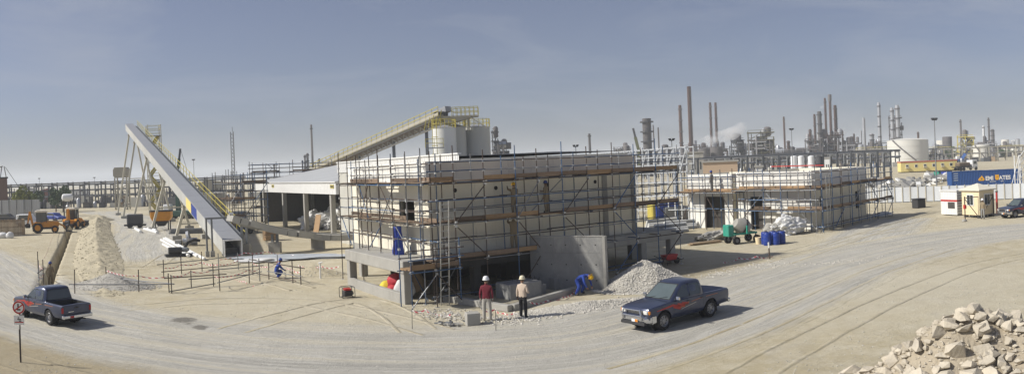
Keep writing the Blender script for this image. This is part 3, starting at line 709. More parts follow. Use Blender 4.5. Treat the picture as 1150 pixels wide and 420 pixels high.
MB().path([(.55, -.1, .2), (-.3, -.25, .3), (-.95, -.28, .6)], .02).path([(.55, .1, .2), (-.3, .25, .3), (-.95, .28, .6)], .02).tube((-.3, -.25, .3), (-.35, -.28, 0), .02).tube((-.3, .25, .3), (-.35, .28, 0), .02).build('frame', dark_m, o)

# ------------------------------------------------------------------ wing and open shed behind the main building
N0 = Vector((-3.4, 49.9, 0))
wg = thing('warehouse_wing', 'white-clad warehouse wing behind the scaffolded building', 'building', N0, AX)
def ribbed(mb, x, y0, y1, z0, z1, pitch=.3, dep=.035, sgn=-1):      # trapezoid cladding on a plane x = const
    n = max(2, int((y1 - y0) / pitch)); pts = []
    for i in range(n):
        a = y0 + (y1 - y0) * i / n; w = (y1 - y0) / n
        pts += [(x, a), (x, a + w * .5), (x + sgn * dep, a + w * .6), (x + sgn * dep, a + w * .9)]
    pts.append((x, y1)); vs = []; fs = []
    for px_, py_ in pts: vs += [(px_, py_, z0), (px_, py_, z1)]
    for i in range(len(pts) - 1): fs.append((2 * i, 2 * i + 2, 2 * i + 3, 2 * i + 1))
    return mb.add(vs, fs)
ZG = 7.4
ribbed(MB(), 0, 0, 22.5, .0, ZG - .9).build('side_cladding', pale_clad, wg)
ribbed(MB(), -.1, 0, 22.6, ZG - .9, ZG, .25, .03).build('fascia', white_clad, wg)
MB().lim(-.2, .1, -.02, 22.6, ZG + .001, ZG + .1).build('coping', white_clad, wg)
MB().lim(.05, 15, 0.03, 22.4, 0, ZG - .3).build('wall_core', pale_clad, wg)
MB().prism([(-.05, ZG - .12), (7.5, ZG - .02), (15, ZG - .1)], .0, 22.5, XZ).build('roof', grey_roof, wg)
for y in (7, 14.5): MB().lim(-.03, -.01 + .0, y, y + 2.4, 0, 4.2).lim(-.06, -.031, y - .15, y, 0, 4.3).lim(-.06, -.031, y + 2.4, y + 2.55, 0, 4.3).build('doorway', interior_shade_m, wg)

S0 = G(372, 265); S0.z = 0
sh = thing('open_shed', 'open-sided storage shed with grey pitched roof and white fascia', 'shed', S0, AX)
SL = along(288, S0, V); SA = -3.0; ZE, ZF = 5.55, 4.35
ribbed(MB(), -.35, SA, SL, ZF, ZE, .45, .03).build('fascia', white_clad, sh)
MB().lim(-.5, .0, SA, SL + .1, ZE + .001, ZE + .1).build('gutter', white_clad, sh)
shed_roof = M('shed_roof_sheet', (.46, .47, .47), .5, var=.07, scale=.4, stain=.2, staincol=(.36, .36, .35), rand=.04)
RW_, RH = 13., 2.25
def slope(y0, y1, n):
    mb = MB(); k = 0
    for i in range(n):
        a, b = y0 + (y1 - y0) * i / n, y0 + (y1 - y0) * (i + 1) / n
        mb.prism([(-.45, ZE + .1), (RW_, ZE + RH), (RW_, ZE + RH - .08), (-.45, ZE + .02)], a + .012, b - .012, XZ)
    return mb
for i in range(12): slope(SA + (SL - SA) * i / 12, SA + (SL - SA) * (i + 1) / 12, 1).build('roof_sheet', shed_roof, sh)
MB().prism([(RW_ + .01, ZE + RH), (2 * RW_, ZE), (2 * RW_, ZE - .08), (RW_ + .01, ZE + RH - .08)], SA, SL, XZ).build('roof_back', grey_roof, sh)
for y in (SA + .05, SL - .15): MB().prism([(-.4, ZF), (-.4, ZE), (RW_, ZE + RH - .1), (2 * RW_ - .2, ZE - .1), (2 * RW_ - .2, ZF)], y, y + .1, XZ).build('gable', white_clad, sh)
for px in (318, 342, 372): y = along(px, S0, V); MB().lim(-.25, .25, y - .22, y + .22, 0, ZF + .3).build('column', concrete, sh, bevel=.03)
for px in (296,): y = along(px, S0, V); MB().lim(-.25, .25, y - .22, y + .22, 0, ZF + .3).build('column', concrete, sh, bevel=.03)
for x in (8, 16): 
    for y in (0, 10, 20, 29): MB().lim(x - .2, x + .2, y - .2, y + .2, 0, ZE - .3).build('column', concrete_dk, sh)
MB().lim(2 * RW_ - .4, 2 * RW_ - .2, SA, SL, 0, ZE - .1).build('back_wall', interior_shade_m, sh)
MB().lim(.3, 2 * RW_ - .5, SL - .4, SL - .2, 0, ZE - .1).build('end_wall', interior_shade_m, sh)
for y in (along(309, S0, V), along(376, S0, V)):
    s_ = MB().lim(-.42, -.39, y - .5, y + .5, ZF + .62, ZF + .98).build('notice_board', yellow_m, sh); MB().lim(-.424, -.421, y - .4, y + .4, ZF + .72, ZF + .88).build('lettering', dark_m, s_)
# heaps stored inside
for i, (px, py, s_, lab) in enumerate(((352, 259, 1.9, 'crumpled silver plastic heap inside the open shed beside the middle column'), (362, 258, 2.1, 'tall silver plastic heap inside the open shed near the right column'), (383, 262, 2.6, 'crumpled white sheeting heap at the right end of the open shed'), (326, 259, 1.6, 'low grey plastic heap at the left bay of the open shed'))):
    blob('plastic_heap', lab, 'heap', G(px, py) + U * 3, (2.4 * s_, 3, 1.9 * s_), tarp_white, AX, 20 + i, lump=.5, sub=5, creases=.5)
o = block('plywood_board', BL(0, 0) * 0 + G(348, 262) + Vector((0, 0, 1.0)) + U * .9, (.05, 1.7, 2.0), plank_new, None, AX); o.rotation_euler = (0, .2, AX); tag(o, 'pale plywood sheet leaning inside the open shed', 'board')

# dense scaffold at the far end of the shed
P = G(262, 263)
scaffold('tube_scaffold', 'tall dark tube scaffold around the far end of the open shed', P, AX, [0, 1.4, 2.8, 4.2], [0, 1.4, 9., 11.], 0, 7.2, [1.9, 3.8, 5.7], [2.9, 4.8, 6.7], [(0, .2, 1, 1.9, 0), (1, 1.9, 2, 3.8, 0), (2, 3.8, 3, 5.7, 0), (2, .2, 3, 1.9, 0), (0, 3.8, 1, 5.7, 0)],
         seed=17, r=.04, mats=(tube_grey, tube_rust, tube_blue), newp=.2, deck_x={1.9: (0, 1), 3.8: (0, 2), 5.7: (1, 3)})
P2 = S0 + V * (SL - 1) + U * .5
scaffold('tube_scaffold', 'tube scaffold with guard rails standing above the far corner of the shed roof', P2 + V * 1.4, AX, [-1, 1., 3., 5., 7., 9, 11], [0, 1.6], 0, 8.4, [2, 4.6, 6.9], [3.2, 5.6, 7.6, 8.1], [(1, 6.9, 2, 8.2, 0), (2, 6.9, 1, 8.2, 0), (0, 2, 1, 4.6, 0)], seed=19, r=.045, mats=(tube_grey, tube_rust, tube_blue))

# ------------------------------------------------------------------ long inclined conveyor gallery on the left
B0 = Vector((-23.1, 57.2, 0)); CL = 90.
top_d = B0 + V * CL
zt = Zat(147, 138, math.hypot(top_d.x, top_d.y)) - .2
cv = thing('conveyor_gallery', 'long inclined conveyor gallery with grey roof and white side on tall legs', 'conveyor', B0, AX)
zb = 1.35; sl_ = (zt - zb) / CL; WC = 1.45
def cz(y): return zb + sl_ * y          # roof height along the gallery
def strip(y0, y1, x0, x1, o0, o1):
    return MB().add([(x, y, cz(y) + o) for y in (y0, y1) for x, o in ((x0, o0), (x1, o0), (x1, o1), (x0, o1))], [(3, 2, 1, 0), (4, 5, 6, 7), (0, 1, 5, 4), (1, 2, 6, 5), (2, 3, 7, 6), (3, 0, 4, 7)])
gal_clad = M('gallery_cladding', (.56, .56, .53), .6, var=.08, scale=1.2, stain=.35, staincol=(.42, .39, .34), rand=.06)
leg_m = M('leg_cream', (.58, .55, .45), .7, var=.12, scale=1)
n = 30
for i in range(n):
    a, b = CL * i / n, CL * (i + 1) / n
    strip(a, b - .03, -.06, WC + .06, -.03, .05).build('roof_sheet', grey_roof, cv)
    mb = MB(); m_ = 10
    for k in range(m_):
        p, q = a + (b - a) * k / m_, a + (b - a) * (k + 1) / m_; w = (q - p)
        for (u0, u1, x0, x1) in ((0, .55, 0, 0), (.55, .7, 0, -.03), (.7, .88, -.03, -.03), (.88, 1, -.03, 0)):
            ya, yb = p + w * u0, p + w * u1; mb.add([(x0, ya, cz(ya) - 1.28), (x1, yb, cz(yb) - 1.28), (x1, yb, cz(yb) - .031), (x0, ya, cz(ya) - .031)], [(0, 1, 2, 3)])
    mb.build('side_panel', gal_clad, cv)
strip(0, CL, .02, WC - .02, -1.34, -1.281).build('floor', steel_g, cv)
strip(0, CL, WC - .05, WC, -1.28, -.031).build('far_side', white_clad, cv)
MB().lim(-.05, .05, -.06, .02, 0, zb).lim(WC - .05, WC + .05, -.06, .02, 0, zb).lim(-.05, WC + .05, -.06, .02, zb - .03, zb + .07).build('end_frame', steel_w, cv)
MB().lim(.1, WC - .1, .6, 1.6, 0, .7).build('tail_drum', steel_d, cv)
# picture on the side: yellow and blue panel
y0 = along(217, B0, V); y1 = along(210, B0, V)
def side_dec(name, ya, yb, o0, o1, m): return MB().add([(-.038, ya, cz(ya) + o0), (-.038, yb, cz(yb) + o0), (-.038, yb, cz(yb) + o1), (-.038, ya, cz(ya) + o1)], [(0, 1, 2, 3)]).build(name, m, cv)
ym = (y0 + y1) / 2
side_dec('blue_sign', y0 - 1.2, ym - .1, -1.2, -.1, plastic_blue); side_dec('yellow_sign', ym + .1, y1 + 1.2, -1.2, -.1, M('sign_yellow', (.75, .6, .2), .6))
# walkway with yellow rails on the far side
strip(3, CL, WC + .05, WC + .85, -.5, -.44).build('walkway', steel_g, cv)
for o in (.1, .65): strip(2, CL + .2, WC + .82, WC + .87, o - .03, o + .03).build('hand_rail', yellow_m, cv)
y = 3.
while y < CL:
    MB().bar((WC + .85, y, cz(y) - .5), (WC + .85, y, cz(y) + .66), .06, .06).build('rail_post', yellow_m, cv); y += 2.2
# trestle legs
def trestle(px, spread, parent, lean=0.):
    y = along(px, B0, V); z = cz(y) - 1.34
    for s in (-1, 1):
        x = WC / 2 + s * .6; xf = WC / 2 + s * spread
        MB().bar((x, y, z), (xf, y + lean, .4), .3, .3, (1, 0, 0)).build('leg', leg_m, parent)
        MB().lim(xf - .5, xf + .5, y + lean - .5, y + lean + .5, -.1, .45).build('leg_base', concrete, parent)
    MB().bar((WC / 2 - .9, y, z - .15), (WC / 2 + .9, y, z - .15), .35, .3).build('leg_head', steel_b, parent)
    k = .55; MB().bar((WC / 2 - .6 - (spread - .6) * k, y + lean * k, z * (1 - k)), (WC / 2 + .6 + (spread - .6) * k, y + lean * k, z * (1 - k)), .16, .16).build('cross_tie', leg_m, parent)
for px, sp, ln in ((146, 3.2, 1.5), (152, 3.2, -1.5), (165, 3., .8), (184, 2.4, .5), (205, 1.6, .3)): trestle(px, sp, cv, ln)
# stair tower at the head
ys = along(151, B0, V); x0 = WC + 1.2; tw = thing('stair_tower', 'slender steel stair tower with yellow railings at the conveyor head', 'stair tower', B0 + V * ys + U * x0, AX)
hh = cz(ys) + .2
for x in (0, 2.4):
    for y in (0, 2.4): MB().bar((x, y, 0), (x, y, hh + 1.2), .16, .16).build('post', leg_m, tw)
z = 2.5; i = 0
while z < hh:
    MB().lim(-.1, 2.5, -.1, 2.5, z, z + .06).build('landing', steel_g, tw)
    for yy in (0, 2.4):
        MB().bar((0, yy, z + 1), (2.4, yy, z + 1), .05, .05).bar((0, yy, z + .5), (2.4, yy, z + .5), .05, .05).build('railing', yellow_m, tw)
        MB().bar((0 if i % 2 else 2.4, yy, z - 2.4), (2.4 if i % 2 else 0, yy, z), .09, .09).build('brace', leg_m, tw)
    MB().bar((.3 if i % 2 else 2.1, 1.2, z - 2.4), (2.1 if i % 2 else .3, 1.2, z), .7, .1, (0, 1, 0)).build('stair_flight', yellow_m, tw)
    z += 2.4; i += 1
for o in (.5, 1.05): MB().bar((0, 0, hh + o), (2.4, 0, hh + o), .06, .06).bar((2.4, 0, hh + o), (2.4, 2.4, hh + o), .06, .06).bar((0, 2.4, hh + o), (2.4, 2.4, hh + o), .06, .06).build('top_rail', yellow_m, tw)
# portal frame at the tail
pf = thing('portal_frame', 'grey steel portal frame straddling the lower end of the conveyor', 'steel frame', G(233, 289), AX)
for x in (0, .45): MB().lim(x - .07, x + .07, -.07, .07, .5, 3.1).build('post', steel_g, pf); MB().lim(x - .16, x + .16, -.16, .16, -.05, .5).build('footing', concrete, pf)
MB().lim(-.08, 2.3, -.08, .08, 3.101, 3.25).build('beam', steel_g, pf); MB().lim(1.9, 2.3, -.12, -.081, 3.0, 3.6).build('plate', steel_w, pf)

# curved low trough running from the conveyor tail to the building
ct = thing('curved_trough', 'curved grey concrete trough on posts between the conveyor tail and the shed', 'trough')
pxs = [(258, 245, 61.5), (275, 250, 62), (290, 254.5, 63), (310, 259, 63.5), (330, 262.5, 64), (350, 265, 65), (372, 266.5, 65), (392, 266, 65), (402, 265.5, 65)]
cp_ = catmull([At(*p) for p in pxs], .8)
for a, b in zip(cp_, cp_[1:]):
    d = (b - a).normalized() * .012; MB().bar(a, b - d, 1.5, .5).bar(a + Vector((0, 0, .3)), b - d + Vector((0, 0, .3)), .12, .11).build('trough_segment', concrete, ct)
for px, yb in ((272.5, 285), (278, 286), (306.5, 284), (312, 284), (354, 280), (361, 280)):
    p = G(px, yb); zz = 1.6
    for q in cp_:
        if abs(proj(q)[0] - px) < 6: zz = q.z - .3
    MB().lim(p.x - .1, p.x + .1, p.y - .1, p.y + .1, .45, max(zz, .6)).build('post', steel_g, ct); MB().lim(p.x - .28, p.x + .28, p.y - .28, p.y + .28, -.1, .9 if px < 330 else 1.0).build('post_base', concrete, ct)

# ------------------------------------------------------------------ second conveyor and silos behind the main building
cA, cB = At(360, 193, 122), At(505, 131, 97)
c2 = thing('conveyor_bridge', 'inclined conveyor bridge climbing to the silo tops with a cream side walkway', 'conveyor', (0, 0, 0))
dv = (cB - cA); hd = Vector((dv.x, dv.y, 0)).normalized(); sdv = Vector((hd.y, -hd.x, 0))
MB().bar(cA, cB, 1.9, .22).build('floor', M('gallery_under', (.28, .23, .17), .8, var=.25, scale=1), c2)
MB().bar(cA + Vector((0, 0, 1.0)) + sdv * .2, cB + Vector((0, 0, 1.0)) + sdv * .2, 1.0, .7).build('belt_hood', grey_roof, c2)
MB().bar(cA + sdv * 1.5 + Vector((0, 0, .15)), cB + sdv * 1.5 + Vector((0, 0, .15)), .9, .1).bar(cA + sdv * 1.95 + Vector((0, 0, .35)), cB + sdv * 1.95 + Vector((0, 0, .35)), .06, .35).build('walkway', steel_b, c2)
for o in (.75, 1.25): MB().bar(cA + sdv * 1.95 + Vector((0, 0, o)), cB + sdv * 1.95 + Vector((0, 0, o)), .07, .07).build('hand_rail', yellow_m, c2)
n = 26
for i in range(n + 1):
    p = cA.lerp(cB, i / n); MB().bar(p + sdv * 1.95, p + sdv * 1.95 + Vector((0, 0, 1.25)), .07, .07).build('rail_post', yellow_m, c2)
    if i < n: q = cA.lerp(cB, (i + 1) / n); MB().bar(p + sdv * .95 - Vector((0, 0, .1)), q + sdv * .95 - Vector((0, 0, .9)), .12, .12).bar(q + sdv * .95 - Vector((0, 0, .9)), q + sdv * .95 - Vector((0, 0, .1)), .1, .1).build('truss_web', steel_b, c2)
MB().bar(cA + sdv * .95 - Vector((0, 0, .9)), cB + sdv * .95 - Vector((0, 0, .9)), .2, .2).build('bottom_chord', steel_b, c2)
for tt in (.35, .62, .85): p = cA.lerp(cB, tt); MB().bar((p.x, p.y, 0), (p.x, p.y, p.z - .1), .4, .4).build('support_leg', steel_g, c2)
silo_m = M('silo_shell', (.50, .50, .46), .55, var=.06, scale=.4, stain=.2, staincol=(.42, .41, .37))
silo_w = M('silo_white', (.68, .68, .64), .55, var=.05, scale=.4, stain=.2, staincol=(.55, .52, .45))
def silo(px0, px1, ytop, D, lab, m, dk):
    a = At((px0 + px1) / 2, ytop, D); r = (px1 - px0) / 2 / F * D; t = thing('silo', lab, 'silo', (a.x, a.y, 0)); z = a.z
    MB().lathe([(r, 0), (r, z)], 40).build('shell', m, t, 30)
    for k in range(1, 6): MB().lathe([(r + .005, z * k / 6 - .03), (r + .035, z * k / 6 - .03), (r + .035, z * k / 6 + .03), (r + .005, z * k / 6 + .03)], 40, cap=False).build('seam_ring', m, t, 30)
    MB().lathe([(r + .05, z), (r * .3, z + .35), (.1, z + .4)], 40).build('roof', dk, t, 30)
    rl = MB()
    for k in range(18):
        a_ = k / 18 * 6.283; b_ = (k + 1) / 18 * 6.283
        for o in (.55, 1.05): rl.tube((r * math.cos(a_), r * math.sin(a_), z + o), (r * math.cos(b_), r * math.sin(b_), z + o), .035, 6)
        rl.tube((r * math.cos(a_), r * math.sin(a_), z), (r * math.cos(a_), r * math.sin(a_), z + 1.05), .035, 6)
    rl.build('top_railing', yellow_m, t)
    return t
silo(485, 512, 144, 95, 'pale round silo with yellow caged ladder under the conveyor head', silo_w, grey_roof)
silo(499, 523, 143, 98, 'middle grey round silo between the pale silo and the right one', silo_m, grey_roof)
silo(521, 550, 143, 100, 'right-hand grey round silo behind the scaffolded building', silo_m, grey_roof)
a = At(488, 150, 93.2); lt = thing('caged_ladder', 'yellow caged ladder fixed up the front of the pale silo', 'ladder', (a.x, a.y, 0))
zz = Zat(488, 144, 93.2)
MB().bar((-.25, 0, 0), (-.25, 0, zz + 1), .07, .07).bar((.25, 0, 0), (.25, 0, zz + 1), .07, .07).build('rail', yellow_m, lt)
for k in range(10):
    z = 3 + (zz - 2) * k / 9; MB().path([(.38 * math.cos(t_), -.38 * math.sin(t_) - .1, z) for t_ in (0, .6, 1.2, 1.9, 2.5, 3.14)], .04, 5).build('cage_hoop', yellow_m, lt)
a = At(490, 166, 92.6); MB().box((0, -.3, a.z), (2.2, 1., .1)).build('landing', steel_g, lt); MB().box((0, -.8, a.z + .6), (2.2, .06, .06)).box((0, -.8, a.z + 1.1), (2.2, .06, .06)).box((-1.1, -.8, a.z + .6), (.06, .06, 1.1)).box((1.1, -.8, a.z + .6), (.06, .06, 1.1)).box((0, -.8, a.z + .6), (.06, .06, 1.1)).build('railing', yellow_m, lt)
# head house platform above the silos
a = At(517, 131, 97); hp = thing('head_platform', 'steel head platform with yellow railings above the silo tops', 'platform', (a.x, a.y, a.z))
MB().lim(-2.6, 2.3, -1.1, 1.1, -.12, .08).build('deck', steel_b, hp); MB().prism([(-1.6, -.9), (1.9, -.12), (-2.3, -.12)], -.9, .9, XZ).build('chute', steel_b, hp)
MB().lim(-3.4, -1.6, -.6, .6, .1, .75).build('drive_housing', dark_m, hp, bevel=.15)
for y in (-1.1, 1.1):
    for o in (.6, 1.15): MB().bar((-1, y, o), (2.3, y, o), .07, .07).build('rail', yellow_m, hp)
    for k in range(7): MB().bar((-1 + .55 * k, y, .08), (-1 + .55 * k, y, 1.15), .07, .07).build('rail_post', yellow_m, hp)
for x, y in ((-1.5, -.8), (1, -.8), (-1.5, .8), (1, .8)): MB().bar((x, y, -1.7), (x, y, -.12), .16, .16).build('leg', steel_b, hp)
for k in range(5): MB().bar((-4.6 + .5 * k, -1.2, -1.6 + .25 * k), (-4.3 + .5 * k, -1.2, -.3 + .3 * k), .09, .09).build('stair_rail', yellow_m, hp)
MB().bar((1.2, -1, -.1), (3.6, -1, -1.75), .6, .1).build('stair_flight', steel_b, hp)

# ------------------------------------------------------------------ scaffold-tube barrier with red and white tape
def tape_mat():
    m = bpy.data.materials.new('barrier_tape'); m.use_nodes = True; n = m.node_tree.nodes; l = m.node_tree.links; b = n['Principled BSDF']
    uv = n.new('ShaderNodeUVMap'); uv.uv_map = 'UVMap'; sx = n.new('ShaderNodeSeparateXYZ'); l.new(uv.outputs[0], sx.inputs[0])
    a = n.new('ShaderNodeMath'); a.operation = 'ADD'; l.new(sx.outputs[0], a.inputs[0]); l.new(sx.outputs[1], a.inputs[1])
    f = n.new('ShaderNodeMath'); f.operation = 'FRACT'; l.new(a.outputs[0], f.inputs[0]); g = n.new('ShaderNodeMath'); g.operation = 'GREATER_THAN'; g.inputs[1].default_value = .5; l.new(f.outputs[0], g.inputs[0])
    x = n.new('ShaderNodeMix'); x.data_type = 'RGBA'; x.inputs[6].default_value = (.78, .76, .74, 1); x.inputs[7].default_value = (.50, .07, .10, 1); l.new(g.outputs[0], x.inputs[0]); l.new(x.outputs[2], b.inputs['Base Color']); b.inputs['Roughness'].default_value = .5
    return m
tape_m = tape_mat()
def tape(pts, name='barrier_tape', label=None, parent=None, w=.06, sag=.12, seed=1, group=None, pitch=.42):
    rnd = random.Random(seed); line = []
    for a, b in zip(pts, pts[1:]):
        n = max(6, int((b - a).length / .12))
        for k in range(n): t = k / n; line.append(a.lerp(b, t) - Vector((0, 0, sag * 4 * t * (1 - t))))
    line.append(pts[-1]); vs = []; fs = []; us = []; s = 0.
    for i, p in enumerate(line):
        if i: s += (p - line[i - 1]).length
        tw = 1.3 * noise.noise(Vector((s * 1.3, seed * 5.1, 0))); o = Vector((.0, math.sin(tw), math.cos(tw))) * w / 2
        vs += [p - o, p + o]; us += [(s / pitch, 0), (s / pitch, .25)]
    for i in range(len(line) - 1): fs.append((2 * i, 2 * i + 2, 2 * i + 3, 2 * i + 1))
    me = bpy.data.meshes.new(name); me.from_pydata([tuple(v) for v in vs], [], fs); me.materials.append(tape_m); ul = me.uv_layers.new(name='UVMap')
    for lp in me.loops: ul.data[lp.index].uv = us[lp.vertex_index]
    o = link(name, me, parent)
    if label: tag(o, label, 'tape', group)
    return o
def barrier(label, px, rails, hts=1.15, seed=1, tapes=()):
    t = thing('tube_barrier', label, 'barrier'); rnd = random.Random(seed); P = [G(x, y) for x, y in px]
    for p in P: pipe('post', (p.x, p.y, -.1), (p.x + rnd.uniform(-.04, .04), p.y, hts * rnd.uniform(.9, 1.25)), .032, rnd.choice((tube_rust, tube_rust, tube_grey)), t)
    for i, j, z in rails:
        d = (P[j] - P[i]).normalized() * rnd.uniform(.1, .5); pipe('rail', P[i] - d + Vector((0, 0, z)), P[j] + d + Vector((0, 0, z + rnd.uniform(-.08, .08))), .03, rnd.choice((tube_rust, tube_grey)), t)
    for i, j, z in tapes: tape([P[k] + Vector((0, 0, z)) for k in range(i, j + 1)], 'tape', None, t, seed=i + seed)
    return t
barrier('long rusty tube barrier with striped tape in front of the gravel heap', [(84, 330), (120, 321), (156, 328), (190, 329)], [(0, 3, .55), (1, 3, .5)], seed=2, tapes=((1, 3, .95),))
barrier('rusty tube barrier with low rails across the middle of the yard', [(193, 330), (215, 324), (240, 322), (247, 327), (280, 318), (292, 316)], [(0, 3, .9), (1, 4, .55), (0, 2, .15), (2, 5, 1.0), (3, 5, .5)], seed=4, tapes=((2, 5, .8), (0, 2, 1.0)))
barrier('rusty tube barrier running on towards the raised slab', [(284, 309), (302, 314), (312, 307), (329, 318), (338, 320)], [(0, 4, 1.0), (1, 4, .5), (0, 3, .15)], seed=6, tapes=((0, 4, .8),))
barrier('far rusty tube barrier beside the conveyor tail', [(184, 312), (204, 308), (227, 305), (246, 308), (268, 303)], [(0, 4, .9), (0, 4, .4)], seed=9, tapes=((0, 4, .65),))
barrier('short tube barrier with fluttering tape at the near end of the trench', [(44, 322), (49, 318), (43, 309)], [(0, 1, .9), (0, 2, .5)], seed=12, hts=1.5, tapes=((0, 1, 1.1), (1, 2, .9), (0, 1, .6)))
tape([G(62, 262) + Vector((0, 0, .5)), G(57, 280) + Vector((0, 0, .7)), G(50, 302) + Vector((0, 0, .8))], label='striped tape strung along the left edge of the trench')
tape([G(245, 294) + Vector((0, 0, .15)), G(275, 291) + Vector((0, 0, .5)), G(300, 288) + Vector((0, 0, .4)), G(330, 291) + Vector((0, 0, .3))], label='striped tape sagging past the conveyor tail', seed=4)
tape([G(258, 312) + Vector((0, 0, .1)), G(275, 318) + Vector((0, 0, .1)), G(286, 322) + Vector((0, 0, .05))], label='loose striped tape lying by the middle tube barrier', seed=7)
tape([G(335, 305) + Vector((0, 0, .4)), G(362, 310) + Vector((0, 0, .6)), G(381, 312) + Vector((0, 0, .7))], label='striped tape between the earth mound and the slab column', seed=9)
pk = thing('survey_peg', 'white marker post standing by the earth mound', 'post', G(360, 313)); MB().tube((0, 0, -.1), (0, 0, .95), .06, 8).tube((-.1, 0, .95), (.16, 0, 1.02), .05, 8).build('post', pvc_m, pk, 40)
# crumpled tape at the pit edge and stakes
for i, (ps, lab) in enumerate((([(463, 352), (478, 353), (490, 354), (506, 357)], 'red and white tape lying crumpled left of the concrete cube'), ([(540, 352), (556, 351), (566, 353), (578, 356)], 'red and white tape draped over the pit corner kerb'), ([(595, 345), (615, 339), (632, 337), (648, 330)], 'red and white tape draped along the right-hand pit kerb'), ([(688, 330), (702, 327), (716, 325), (730, 323)], 'red and white tape across the foot of the stone heap'), ([(812, 296), (830, 292), (850, 292), (868, 289)], 'red and white tape trailing towards the blue drums'))):
    tape([G(*p) + Vector((0, 0, .14 + .1 * math.sin(k * 2.1 + i))) for k, p in enumerate(ps)], label=lab, seed=20 + i, w=.07, sag=.12, pitch=.36)
for px, py, lab in ((463, 370, 'thin wire stake left of the scrap offcuts'), (557, 372, 'thin wire stake in front of the red-shirted man')):
    o = thing('stake', lab, 'stake', G(px, py)); pipe('rod', (0, 0, -.05), (.02, 0, .85), .012, steel_d, o)
o = thing('marker_post', 'short rusty marker post with pale top in front of the blue drums', 'post', G(864.5, 291)); pipe('post', (0, 0, -.05), (-.03, 0, .7), .05, tube_rust, o); pipe('tip', (-.03, 0, .7), (-.045, 0, 1.05), .052, pvc_m, o)

# ------------------------------------------------------------------ second building: two white-panelled blocks
A2 = R(38); U2 = Vector((math.cos(A2), math.sin(A2), 0)); V2 = Vector((-math.sin(A2), math.cos(A2), 0))
CA = G(824, 257); CB = G(913, 259.5)
def block_building(name, label, C, lx, ly, zt, zp, doors_left=(), doors_right=()):
    t = thing(name, label, 'building', C, A2); o = .1
    def face(axis, L, doors, m):
        xs = [0.] + [v for d in doors for v in d[:2]] + [L]
        def bx(a, b, z0, z1, nm, mm, y0=0., y1=.22):
            if b - a < .02: return
            (MB().lim(a, b, y0, y1, z0, z1) if axis else MB().lim(y0, y1, a, b, z0, z1)).build(nm, mm, t)
        for k in range(0, len(xs), 2):
            a, b = xs[k], xs[k + 1]; n = max(1, round((b - a) / 1.3))
            for q in range(n): bx(a + (b - a) * q / n + .004, a + (b - a) * (q + 1) / n - .004, -.1, zp, 'wall_panel', m, .004 * random.random())
        for a, b, z0, z1 in doors:
            bx(a + .004, b - .004, z1, zp, 'lintel', m)
            if z0 > .1: bx(a + .004, b - .004, -.1, z0, 'wall_panel', m)
            bx(a + .004, a + .07, z0, z1, 'door_jamb', steel_g, .05, .15); bx(b - .07, b - .004, z0, z1, 'door_jamb', steel_g, .05, .15)
            bx(a + .075, b - .075, z0, z1, 'room_shade', interior_shade_m, .6, .65)
        n = max(2, round(L / 1.35)); e = o if axis else 0
        for q in range(n):
            for z0, z1 in ((zp + .01, (zp + zt) / 2), ((zp + zt) / 2 + .012, zt)):
                bx(-o + (L + 2 * o) * q / n + .005 + (.125 if axis and q == 0 else 0), -o + (L + 2 * o) * (q + 1) / n - .005, z0, z1, 'parapet_block', block_white, -o + .004 * random.random(), .02)
    face(0, ly, doors_left, block_white); face(1, lx, doors_right, block_cream)
    MB().lim(lx - .2, lx, .23, ly, -.1, zt).build('wall', block_cream, t); MB().lim(.23, lx - .21, ly - .2, ly, -.1, zt).build('wall', block_cream, t)
    MB().lim(.23, lx - .21, .23, ly - .21, zp, zp + .2).build('roof_slab', concrete, t)
    MB().lim(.7, lx - .3, .7, ly - .3, .0, zp - .01).build('room_shade_core', interior_shade_m, t)
    return t
block_building('panel_building', 'small white-panelled block with a wide dark doorway inside scaffolding', CA, 6.5, 5.0, 4.95, 3.45, [(.9, 3.2, 0, 2.9)], [])
block_building('panel_building', 'larger white-panelled block with a ladder at its corner inside scaffolding', CB, 10.6, 7.5, 5.05, 3.55, [(4.9, 6.2, 0, 2.9)], [(1.4, 2.0, 1.9, 2.8), (8.3, 9.1, 1.2, 2.8)])
mk = dict(r=.035, mats=(tube_blue, tube_blue, tube_grey, tube_rust))
def s2(label, C, rz, xs, rows, decks, rails, br, seed, **k): return scaffold('tube_scaffold', label, C, rz, xs, rows, 0, 5.3, decks, rails, br, seed=seed, **mk, **k)
s2('tube scaffold before the wide dark doorway of the small white block', CA, A2 + R(90), [-1.5, .2, 1.9, 3.4, 5.2], [.4, 1.5], [3.3], [1.8, 4.1, 4.7], [(0, .2, 1, 3.2, 1), (4, .2, 3, 3.2, 1), (1, .3, 2, 3, 1)], 31, newp=.5)
s2('tube scaffold on the shaded side of the small white block', CA, A2, [.6, 2.3, 4.0], [-1.3, -.35], [1.5, 3.3], [2.6, 4.1, 4.7], [(0, .2, 1, 1.5, 0), (1, 1.5, 2, 3.2, 0), (2, .2, 1, 1.5, 0)], 33, newp=.3)
s2('tube scaffold along the sunlit face of the larger white block', CB, A2 + R(90), [-1.2, .4, 2.1, 3.8, 5.5, 7.0], [.4, 1.5], [1.75, 3.5], [.4, 2.7, 4.3, 4.9], [(0, .2, 1, 1.7, 1), (2, 1.8, 3, 3.4, 1), (4, 1.8, 3, 3.4, 1), (5, .2, 4, 1.7, 1)], 35, newp=.5, deck_x={1.75: (0, 4), 3.5: (0, 5)})
s2('tube scaffold along the shaded face of the larger white block', CB, A2, [-.9, .9, 2.7, 4.5, 6.3, 8.1, 9.9, 11.7, 13.4], [-1.5, -.4], [1.75, 3.6], [.4, 2.7, 4.4, 4.95], [(1, .2, 2, 1.7, 0), (3, 1.8, 4, 3.5, 0), (5, .2, 6, 1.7, 0), (6, 1.8, 5, 3.5, 0), (7, .2, 8, 1.7, 0), (8, 1.8, 7, 3.5, 0)], 37, newp=.4)
